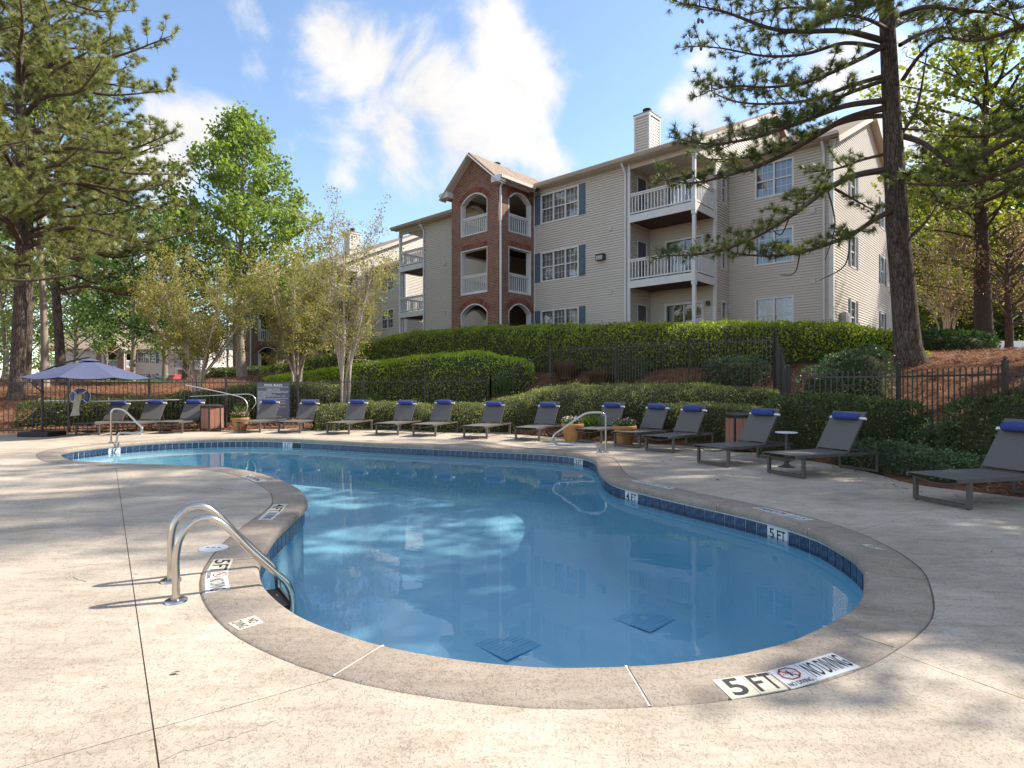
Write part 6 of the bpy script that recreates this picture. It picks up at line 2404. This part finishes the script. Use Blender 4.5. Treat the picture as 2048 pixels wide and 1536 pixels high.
plate('warning_plate', [(1338, 977.5), (1263, 961), (1277, 960), (1350, 976)], 'white plate reading 4 FT NO DIVING on the far right coping', M_WSIGN, [('4 FT', .04, .34, .15, .88), ('NO DIVING', .42, .97, .2, .84)])
plate('warning_plate', [(1604, 1040), (1504, 1015), (1527, 1014), (1629, 1039)], 'white plate reading 5 FT NO DIVING on the right coping', M_WSIGN, [('5 FT', .04, .34, .15, .88), ('NO DIVING', .42, .97, .2, .84)])
plate('warning_plate', [(1754, 1097.5), (1724, 1089), (1744, 1088), (1772, 1099)], 'cream plate reading NO DIVING at the right bend of the coping', M_CSIGN, ND)
plate('warning_plate', [(124, 925.5), (180, 929), (196, 932), (137, 928)], 'white plate reading 3 FT NO DIVING at the left end coping', M_WSIGN, [('3 FT', .04, .34, .15, .88), ('NO DIVING', .42, .97, .2, .84)])

p = G(427, 1097)
sl_o = MB().lathe([(.0, .008), (.108, .008), (.118, .006), (.122, .0)], 40).build('skimmer_lid', noisy('white_plastic', (.66, .67, .70), (.6, .61, .64), 6, .45), None, True, 40)
sl_o.location = (p.x, p.y, .001)
tag(sl_o, 'round white plastic skimmer lid set in the deck beside the ladder', 'lid')
MB().lathe([(.0, .0095), (.02, .0095)], 16).build('lid_hub', mat('grey_dot', (.3, .3, .32), .6), sl_o)
for sg in (-1, 1):
    MB().box(-.012 + sg * .05, .012 + sg * .05, -.008, .008, .008, .0098).build('finger_slot', M_BLACK, sl_o)

# ------------------------------------------------------------------ planters
def planter(label, px, py, r, h, seed, mixf):
    g = G(px, py)
    root = thing('planter', label, 'planter', (g.x, g.y, 0), 0, 'terracotta flower pots')
    MB().lathe([(.0, .0), (r * .66, .0), (r * .70, .02), (r * .93, h * .80), (r * .95, h * .82), (r * 1.04, h * .83), (r * 1.06, h * .86), (r * 1.06, h * .97), (r * 1.02, h), (r * .92, h), (r * .90, h * .93)], 32).build('pot', M_TERRA, root, True, 35)
    MB().lathe([(0, h * .92), (r * .91, h * .92)], 24).build('soil', M_SOIL, root)
    rng = np.random.default_rng(seed)

    def flowers(name, n, cols, size, lo, hi, sp2):
        a = rng.uniform(0, 6.283, n)
        rr = r * sp2 * np.sqrt(rng.uniform(0, 1, n))
        P = np.stack([rr * np.cos(a), rr * np.sin(a), h * .95 + rng.uniform(lo, hi, n)], -1)
        V, F_ = leaves(P, np.tile([0, 0, 1.0], (n, 1)), size, 1.0, .9, .3, rng)
        np_mesh(name, V, F_, leaf_mat('petal_' + name + str(seed), cols, .25), root)
    flowers('greenery', 420, [(.05, .10, .02), (.09, .16, .04)], .055, 0, .14, 1.0)
    for nm, n, cols in mixf:
        flowers(nm, n, cols, .035, .06, .20, 1.05)
    if seed == 1:
        n = 60
        a = rng.uniform(0, 6.283, n)
        ln = rng.uniform(.25, .42, n)
        e = np.stack([np.cos(a) * ln * .55, np.sin(a) * ln * .55, h + ln], -1)
        m_ = MB()
        for q in e: m_.add([(-.006, 0, h * .93), (.006, 0, h * .93), (q[0] * .5 + .006, q[1] * .5, q[2] * .85), tuple(q)], [(0, 1, 2, 3)])
        m_.build('spike_leaves', M_GRASSBL, root)


RD, WH, PU = [(.5, .02, .03), (.62, .05, .05)], [(.75, .74, .72), (.65, .64, .66)], [(.06, .03, .12), (.04, .02, .05), (.12, .07, .2)]
planter('terracotta pot with red and white flowers beside the left brown bin', 480, 862, .265, .44, 1, [('red_flowers', 130, RD), ('white_flowers', 110, WH)])
planter('terracotta pot with white flowers left of the lounger behind the handrail', 1145, 882.5, .285, .47, 2, [('white_flowers', 150, WH), ('pink_flowers', 60, [(.5, .2, .25), (.6, .3, .35)])])
planter('terracotta pot with dark purple and white flowers right of the handrail', 1249, 888.5, .285, .47, 3, [('purple_flowers', 170, PU), ('white_flowers', 50, WH), ('red_flowers', 30, RD)])


# ------------------------------------------------------------------ litter bins
def litter_bin(label, g, rz):
    root = thing('litter_bin', label, 'litter bin', (g.x, g.y, 0), rz, 'brown litter bins')
    R, H = .345, .80
    co = [(R * math.cos(math.pi / 6 + i * math.pi / 3), R * math.sin(math.pi / 6 + i * math.pi / 3)) for i in range(6)]
    fr_ = MB()
    for x_, y_ in co: fr_.tube([(x_, y_, 0), (x_, y_, H)], .018, 6)
    for z_ in (.07, H - .03):
        for i in range(6): fr_.bar((*co[i], z_), (*co[(i + 1) % 6], z_), .026, .034)
    fr_.build('frame', M_BLACKMETAL, root)
    for i in range(6):
        a, b_ = Vector((*co[i], 0)), Vector((*co[(i + 1) % 6], 0))
        p0, p1 = a.lerp(b_, .085), a.lerp(b_, .915)
        MB().bar((p0.x, p0.y, (H + .04) / 2), (p1.x, p1.y, (H + .04) / 2), .018, H - .15).build('panel', M_BINPANEL, root)
    MB().lathe([(R * .9, .06), (R * .9, H - .05)], 6).build('liner', M_BLACK, root)
    m_ = MB()
    m_.lathe([(R * 1.05, H), (R * 1.06, H + .025), (R * .8, H + .055), (R * .34, H + .075)], 12)
    m_.build('lid', M_BLACKMETAL, root, True, 30)


litter_bin('brown panelled litter bin behind the left loungers', G(424.5, 861.5), .2)
litter_bin('brown panelled litter bin behind the right loungers', G(1483, 902), .25)

# ------------------------------------------------------------------ side table
g = G(1573, 934)
tb_o = thing('side_table', 'small round white topped pedestal table between two loungers', 'table', (g.x, g.y, 0))
MB().lathe([(.0, .632), (.185, .632), (.192, .625), (.185, .612), (.0, .612)], 36).build('table_top', M_WHITE, tb_o, True, 40)
MB().lathe([(.145, .0), (.145, .008), (.08, .022), (.045, .055), (.032, .10), (.030, .61)], 24).build('pedestal', M_FENCE, tb_o, True, 50)

# ------------------------------------------------------------------ umbrella
ub = G(79, 872)
um = thing('umbrella', 'navy cantilever umbrella on a dark base at the left edge of the deck', 'umbrella', (ub.x, ub.y, 0))
MB().bbox(-.36, .52, -.36, .36, 0, .14, .02).build('base', M_BLACK, um)
MB().tube([(.0, .1, .12), (.0, .1, 1.78)], .036, 12).build('pole', M_BLACKMETAL, um, True, 50)
arm = catmull([(-.33, .02, 1.62), (-.22, .02, 1.74), (.0, .08, 1.88), (.45, .1, 2.08), (.95, .1, 2.22), (1.38, .08, 2.30)], 5, closed=False)
MB().tube(arm, .026, 10).build('arm', M_BLACKMETAL, um, True, 50)
MB().tube([(-.33, .02, 1.62), (-.02, .1, 1.30)], .018, 8).build('strut', M_BLACKMETAL, um, True)
MB().lathe([(.0, -.03), (.05, -.03), (.05, .03), (.0, .03)], 10, (.03, .06, 1.30)).build('crank', M_BLACK, um)
ctr = np.array([1.42, .05, 0])
nseg, nring = 8, 7
Rm = 1.62
vs, fs = [], []
apex = 2.20
sub = 6
for i in range(nring + 1):
    q = i / nring
    for k_ in range(nseg * sub):
        a = 2 * math.pi * k_ / (nseg * sub) + .2
        w_ = (k_ % sub) / sub
        sc = math.cos(math.pi / nseg) / math.cos(((w_ - .5) * 2 * math.pi / nseg))     # straight hem between the ribs
        r_ = (.08 + (Rm - .08) * q) * (1 - (1 - sc) * q)
        sag = .05 * math.sin(math.pi * w_) * q
        vs.append((ctr[0] + r_ * math.cos(a), ctr[1] + r_ * math.sin(a), apex - .50 * q ** 1.12 - sag + .0))
n_ = nseg * sub
for i in range(nring):
    for k_ in range(n_):
        fs.append((i * n_ + k_, i * n_ + (k_ + 1) % n_, (i + 1) * n_ + (k_ + 1) % n_, (i + 1) * n_ + k_))
cano = MB().add(vs, fs).build('canopy', M_UMB, um, True, 12)
vt = MB()
vs2, fs2 = [], []
for i, (r_, z_) in enumerate(((.02, apex + .075), (.14, apex + .05), (.27, apex + .0))):
    for k_ in range(16):
        a = 2 * math.pi * k_ / 16 + .2
        vs2.append((ctr[0] + r_ * math.cos(a), ctr[1] + r_ * math.sin(a), z_ + .012 * math.cos(8 * a) * (i == 2)))
for i in range(2):
    for k_ in range(16): fs2.append((i * 16 + k_, i * 16 + (k_ + 1) % 16, (i + 1) * 16 + (k_ + 1) % 16, (i + 1) * 16 + k_))
vt.add(vs2, fs2).build('vent', M_UMB, cano, True)
for k_ in range(nseg):
    a = 2 * math.pi * k_ / nseg + .2
    MB().tube([(ctr[0], ctr[1], apex - .02), (ctr[0] + Rm * .98 * math.cos(a), ctr[1] + Rm * .98 * math.sin(a), apex - .525)], .010, 6).build('rib', M_BLACKMETAL, um)
MB().tube([(ctr[0], ctr[1], apex + .12), (ctr[0], ctr[1], apex - .3)], .03, 10).build('hub', M_BLACKMETAL, um)

# ------------------------------------------------------------------ things on the fence
fx = lambda px, d: (px - CX) / FPX * d


def on_fence(px):
    P_ = [(138, 18.5), (299, 19.2), (452, 20.1), (596, 21.1), (727, 22.2)]
    return float(np.interp(px, [a for a, _b in P_], [b_ for _a, b_ in P_]))


def ring_buoy():
    d_ = on_fence(161) - .12
    p = D(161, 793, d_)
    root = thing('ring_buoy', 'blue life ring hanging on the fence under the umbrella', 'life ring', (p.x, p.y, p.z))
    root.rotation_euler = (0, 0, .3)
    m_ = MB()
    vs, fs = [], []
    for i in range(32):
        a = 2 * math.pi * i / 32
        for k_ in range(10):
            b_ = 2 * math.pi * k_ / 10
            r_ = .19 + .062 * math.cos(b_)
            vs.append((r_ * math.cos(a), .05 * math.sin(b_), r_ * math.sin(a)))
    for i in range(32):
        for k_ in range(10):
            fs.append((i * 10 + k_, i * 10 + (k_ + 1) % 10, ((i + 1) % 32) * 10 + (k_ + 1) % 10, ((i + 1) % 32) * 10 + k_))
    m_.add(vs, fs).build('ring', M_BUOY, root, True)
    for a in (.8, 2.35, 3.9, 5.5):
        b_ = MB().tube([(.12 * math.cos(a), -.055, .12 * math.sin(a)), (.19 * math.cos(a), -.066, .19 * math.sin(a)), (.26 * math.cos(a), -.055, .26 * math.sin(a))], .02, 6)
        b_.build('band', M_STRAP, root, True)
    rope = [(.275 * math.cos(a), -.02 + .02 * math.sin(8 * a), .275 * math.sin(a)) for a in np.linspace(0, 2 * math.pi, 40)]
    MB().tube(rope, .008, 5).build('rope', M_STRAP, root, True)
    # cloth bag hung over the ring
    p2 = D(152, 822, d_ - .08)
    n, k_ = 12, 8
    vs, fs = [], []
    for i in range(n + 1):
        q = i / n
        for j in range(k_ + 1):
            u_ = j / k_ - .5
            wd = .19 + .15 * q - .05 * math.sin(q * 3)
            vs.append((u_ * wd - .10 * q, .03 * math.sin(u_ * 15 + q * 4) - .02, -.66 * q + .03 * u_ * q))
    for i in range(n):
        for j in range(k_):
            a = i * (k_ + 1) + j
            fs.append((a, a + 1, a + k_ + 2, a + k_ + 1))
    nv = len(vs)
    vs += [(x_, y_ + .025, z_) for x_, y_, z_ in vs]
    fs += [tuple(reversed([nv + q for q in f])) for f in fs]
    o = MB().add(vs, fs).build('towel', M_CLOTH, None, True)
    pt_ = D(157, 789, d_ - .08)
    o.location = (pt_.x, pt_.y, pt_.z)
    tag(o, 'cream cloth hanging over the blue life ring', 'cloth')


ring_buoy()


def pole(name, label, pts, r=.02):
    o0 = Vector(pts[0])
    o = MB().tube([Vector(p) - o0 for p in pts], r, 10).build(name, M_POLE, None, True, 60)
    o.location = o0
    tag(o, label, 'pole', 'pool poles hung on the fence')


pole('telescopic_pole', 'long horizontal aluminium pole hung on the left fence', [D(87, 801.5, on_fence(87) - .09), D(200, 802.5, on_fence(200) - .09), D(358, 799.5, on_fence(358) - .09)], .022)
pole('rescue_hook', 'aluminium rescue pole with curved hook above the left flower pot', [D(371, 770, on_fence(371) - .12), D(440, 784, on_fence(440) - .12)] +
     [D(px, py, on_fence(470) - .14) for px, py in ((478, 793), (487, 797), (493, 804), (495.5, 812), (494, 820), (490, 826))], .019)
pole('rescue_hook', 'second pole with small curved hook left of the pool rules sign', [D(380, 793, on_fence(380) - .08), D(472, 788.8, on_fence(472) - .08)] +
     [D(px, py, on_fence(490) - .1) for px, py in ((497, 788), (506, 791), (511, 798), (512, 806), (508, 813), (504, 818))], .014)

# pool rules sign
a_, b2_ = on_fence(515), on_fence(580)
pA, pB = Vector((fx(515.5, a_), a_ - .07, 0)), Vector((fx(580.5, b2_), b2_ - .07, 0))
sw = (pB - pA).length
sh_ = 1.40
sg_o = thing('pool_rules_sign', 'slate grey pool rules sign with white lettering on the fence', 'sign', (pA.x, pA.y, .18), math.atan2(pB.y - pA.y, pB.x - pA.x))
MB().box(0, sw, 0, .012, 0, sh_).build('board', M_SIGNBOARD, sg_o)


def sign_line(s_, x0, x1, z0, z1, bold=.006):
    V, Ft = text_geo(s_, bold)
    MB().add([(x0 + (x1 - x0) * a, -.003, z0 + (z1 - z0) * b_) for a, b_ in V], Ft).build('lettering', M_SIGNTXT, sg_o)


sign_line('POOL RULES', sw * .23, sw * .77, sh_ - .125, sh_ - .045, .012)
MB().box(.03, sw - .03, -.004, -.001, sh_ - .155, sh_ - .148).build('rule_line', M_SIGNTXT, sg_o)
RULES = ['MAXIMUM OCCUPANCY 50', 'HOURS: DAWN TO DUSK', 'THE POOL IS FOR RESIDENTS AND THEIR GUESTS ONLY', 'ONLY 2 GUESTS ALLOWED PER APARTMENT. RESIDENT', 'MUST ACCOMPANY GUEST', 'SHOWER BEFORE ENTERING POOL',
         'ALL CHILDREN UNDER THE AGE OF 4 MUST WEAR', 'SWIM DIAPERS', 'NO FOOD, GLASS OR ALCOHOLIC BEVERAGES ALLOWED', 'IN THE POOL AREA', 'NO PETS ALLOWED IN THE POOL AREA, SERVICE', 'ANIMALS ARE PERMITTED', 'NO BICYCLES, ROLLER BLADES OR SKATE BOARDS',
         'ALLOWED IN THE POOL AREA', 'NO DIVING, NO RUNNING OR HORSEPLAY', 'NO CUT OFFS, SWIM ATTIRE EQUIPMENT, EXCEPT', 'POOL TOYS', 'PERSONS WITH COMMUNICABLE CUTES', 'ARE NOT ALLOWED IN POOL', 'WAIT ONE HOUR UNTIL', 'PREGNANT WOMEN SHOULD NOT', 'CHILDREN SHOULD NOT',
         'CHILDREN MUST BE ACCOMPANIED', 'MANAGEMENT NOT LIABLE FOR INJURY OR', 'POOL CONDITION']
zz = sh_ - .20
for i, s_ in enumerate(RULES):
    wd = min(.95, len(s_) * .0205)
    if i < 2: sign_line(s_, sw * (.5 - wd / 2), sw * (.5 + wd / 2), zz - .028, zz)
    else: sign_line(s_, sw * .025, sw * (.025 + wd), zz - .026, zz)
    zz -= .0425
sign_line('IN CASE OF EMERGENCY,', sw * .05, sw * .93, .065, .125, .004)


# ------------------------------------------------------------------ vehicles far off
def car(label, x, y, rz, colr, name='parked_car', suv=False, dz=0.0):
    z = tz(x, y) + dz
    root = thing(name, label, 'car', (x, y, z), rz, 'parked cars')
    Lh, Wd = 2.25, .88
    hb = .95 if suv else .86
    ht = 1.68 if suv else 1.45
    prof = [(-Lh, .42), (-Lh, .72), (-Lh + .08, hb - .06), (-Lh + .95, hb), (-Lh + 1.55, ht - .05), (-Lh + 1.9, ht), (Lh - (.5 if suv else 1.2), ht), (Lh - (.12 if suv else .55), hb + .05), (Lh, hb - .08), (Lh, .42), (Lh - .3, .26), (-Lh + .3, .26)]
    vs, fs = [], []
    k_ = len(prof)
    for yy_, sc in ((-Wd, 1.0), (-Wd * .6, 1.0), (Wd * .6, 1.0), (Wd, 1.0)):
        for x_, z_ in prof:
            tuck = .82 if z_ > hb + .1 else 1.0
            vs.append((x_, yy_ * tuck, z_))
    for r_ in range(3):
        for i in range(k_):
            fs.append((r_ * k_ + i, r_ * k_ + (i + 1) % k_, (r_ + 1) * k_ + (i + 1) % k_, (r_ + 1) * k_ + i))
    fs += [tuple(reversed(range(k_))), tuple(range(3 * k_, 4 * k_))]
    pm_ = mat('car_paint_' + label[:6], colr, .25, .1, .6)
    MB().add(vs, fs).build('body', pm_, root, False)
    gm_ = mat('car_glass', (.03, .035, .04), .08, 0, .8)
    for sg in (-1, 1):
        yy_ = sg * (Wd * .88 + .012)
        q = [(-Lh + 1.15, hb + .06), (-Lh + 1.62, ht - .14), (Lh - .8, ht - .14), (Lh - .5, hb + .06)]
        MB().add([(x_, yy_ - sg * .06 * (z_ > hb + .1), z_) for x_, z_ in q] + [(x_, yy_ - sg * .06 * (z_ > hb + .1) - sg * .02, z_) for x_, z_ in q], [(0, 1, 2, 3), (7, 6, 5, 4), (0, 4, 5, 1), (2, 6, 7, 3)]).build('side_window', gm_, root)
    MB().add([(-Lh + 1.0, -.62, hb + .05), (-Lh + 1.0, .62, hb + .05), (-Lh + 1.5, .56, ht - .1), (-Lh + 1.5, -.56, ht - .1)], [(0, 1, 2, 3)]).build('windscreen', gm_, root)
    for yy_ in (-.62, .62):
        MB().box(-Lh - .015, -Lh + .05, yy_ - .2, yy_ + .2, .62, .78).build('headlight', mat('lamp_clear', (.7, .7, .7), .1), root)
    MB().box(-Lh - .03, -Lh + .04, -.8, .8, .36, .52).build('bumper', mat('bumper_grey', (.1, .1, .1), .5), root)
    for x_ in (-1.38, 1.36):
        for yy_ in (-Wd + .06, Wd - .06):
            t_ = MB()
            vs, fs = [], []
            for i, (r_, w_) in enumerate(((.19, -.1), (.31, -.1), (.33, -.07), (.33, .07), (.31, .1), (.19, .1))):
                for q in range(18):
                    a = 2 * math.pi * q / 18
                    vs.append((x_ + r_ * math.cos(a), yy_ + w_, .33 + r_ * math.sin(a)))
            for i in range(5):
                for q in range(18): fs.append((i * 18 + q, i * 18 + (q + 1) % 18, (i + 1) * 18 + (q + 1) % 18, (i + 1) * 18 + q))
            wo_ = t_.add(vs, fs).build('wheel', M_BLACK, root, True, 40)
            MB().add([(x_ + .2 * math.cos(2 * math.pi * q / 14), yy_ + s_ * .085, .33 + .2 * math.sin(2 * math.pi * q / 14)) for s_ in (-1, 1) for q in range(14)], [tuple(range(14)), tuple(reversed(range(14, 28)))]).build('rim', M_STEEL, wo_)


car('red parked car in front of the distant block', *pd(349, 66), 1.35, (.36, .03, .02), suv=True)
car('dark grey parked car left of the red car', *pd(299, 66), 1.25, (.035, .04, .05), suv=True)
car('silver parked car behind the leftmost pine trunk', *pd(58, 58), .2, (.35, .37, .4))
car('white parked van behind the crest of the straw bank at the right', *pd(1962, 27.5), .1, (.7, .7, .7), suv=True, dz=-.75)

# ------------------------------------------------------------------ litter on the straw banks, cracks in the deck
def litter(label, box, n, seed, L=.17):
    rng = np.random.default_rng(seed)
    x = rng.uniform(box[0], box[1], n); y = rng.uniform(box[2], box[3], n)
    ok_ = ~inside(deck_out, x, y) | (polydist(deck_out, x, y) < .12)
    x, y = x[ok_], y[ok_]
    n = len(x)
    z = np.maximum(terr(x, y), .0) + rng.uniform(.0, .07, n)
    a = rng.uniform(0, 6.283, n)
    d_ = unit(np.stack([np.cos(a), np.sin(a), rng.normal(0, .35, n)], -1))
    s_, u_ = frames(d_)
    ln = L * rng.uniform(.6, 1.4, n)[:, None]
    c = np.stack([x, y, z], -1)
    V = np.stack([c - d_ * ln / 2 + s_ * .009, c - d_ * ln / 2 - s_ * .009, c + d_ * ln / 2 + u_ * .012], 1).reshape(-1, 3)
    o = np_mesh('pine_straw', V, np.arange(len(V)).reshape(-1, 3), leaf_mat('straw_needles', [(.19, .095, .058), (.32, .18, .11), (.43, .28, .19), (.13, .068, .045)], .05, .9, .1))
    tag(o, label, kind='stuff')


litter('loose pine straw on the right bank behind the fence', (6.5, 18, 7.5, 24), 42000, 1)
litter('loose pine straw under the hedges behind the loungers', (-17, 8, 15, 24), 26000, 2)
litter('loose pine straw on the left bank behind the umbrella', (-30, -6, 19, 36), 42000, 3, .26)


def crack(pts, seed, w_=.0035):
    rng = np.random.default_rng(seed)
    P_ = [G(*p) for p in pts]
    q = []
    for a, b_ in zip(P_[:-1], P_[1:]):
        for i in range(7): q.append(a.lerp(b_, i / 7) + Vector((rng.normal(0, .006), rng.normal(0, .006), 0)))
    q.append(P_[-1])
    vs, fs = [], []
    for i, p in enumerate(q):
        t_ = (q[min(i + 1, len(q) - 1)] - q[max(i - 1, 0)]).normalized()
        n_ = Vector((-t_.y, t_.x, 0)) * w_ * rng.uniform(.3, 1)
        vs += [(p.x + n_.x, p.y + n_.y, .0012), (p.x - n_.x, p.y - n_.y, .0012)]
    for i in range(len(q) - 1): fs.append((2 * i, 2 * i + 1, 2 * i + 3, 2 * i + 2))
    MB().add(vs, fs).build('crack', M_JOINT, deck)


crack([(300, 1096), (342, 1088), (372, 1080)], 1)
crack([(140, 1152), (158, 1160), (173, 1164)], 2)
crack([(318, 1522), (400, 1494), (480, 1470), (552, 1441)], 3, .0018)
crack([(200, 920), (330, 901), (460, 896)], 5, .002)
crack([(0, 1153), (90, 1142), (180, 1130), (270, 1122), (400, 1118)], 6, .002)


def deck_litter():
    rng = np.random.default_rng(9)
    n = 260
    P_ = []
    e = np.asarray(edge_s)
    for i in range(n):
        if i % 4 == 0:
            x, y = rng.uniform(-9, 6), rng.uniform(2.0, 17)
        else:
            k_ = rng.integers(0, len(e))
            x, y = e[k_] + np.array([rng.normal(0, .5), -abs(rng.normal(0, .45))])
        if inside(deck_out, np.array(x), np.array(y)) and not inside(off(.1)[::6], np.array(x), np.array(y)):
            P_.append((x, y, .006))
    P_ = np.array(P_)
    V, F_ = leaves(P_, rng.normal(0, 1, (len(P_), 3)) * [1, 1, .05], .05, .05, .45, .6, rng)
    V[:, 2] = np.clip(V[:, 2], .0055, .02)
    o = np_mesh('fallen_leaves', V, F_, leaf_mat('dry_leaves', [(.16, .08, .04), (.26, .15, .07), (.10, .06, .035)], .05, .9, .1))
    tag(o, 'few dry leaves and needles blown onto the deck', kind='stuff')


deck_litter()
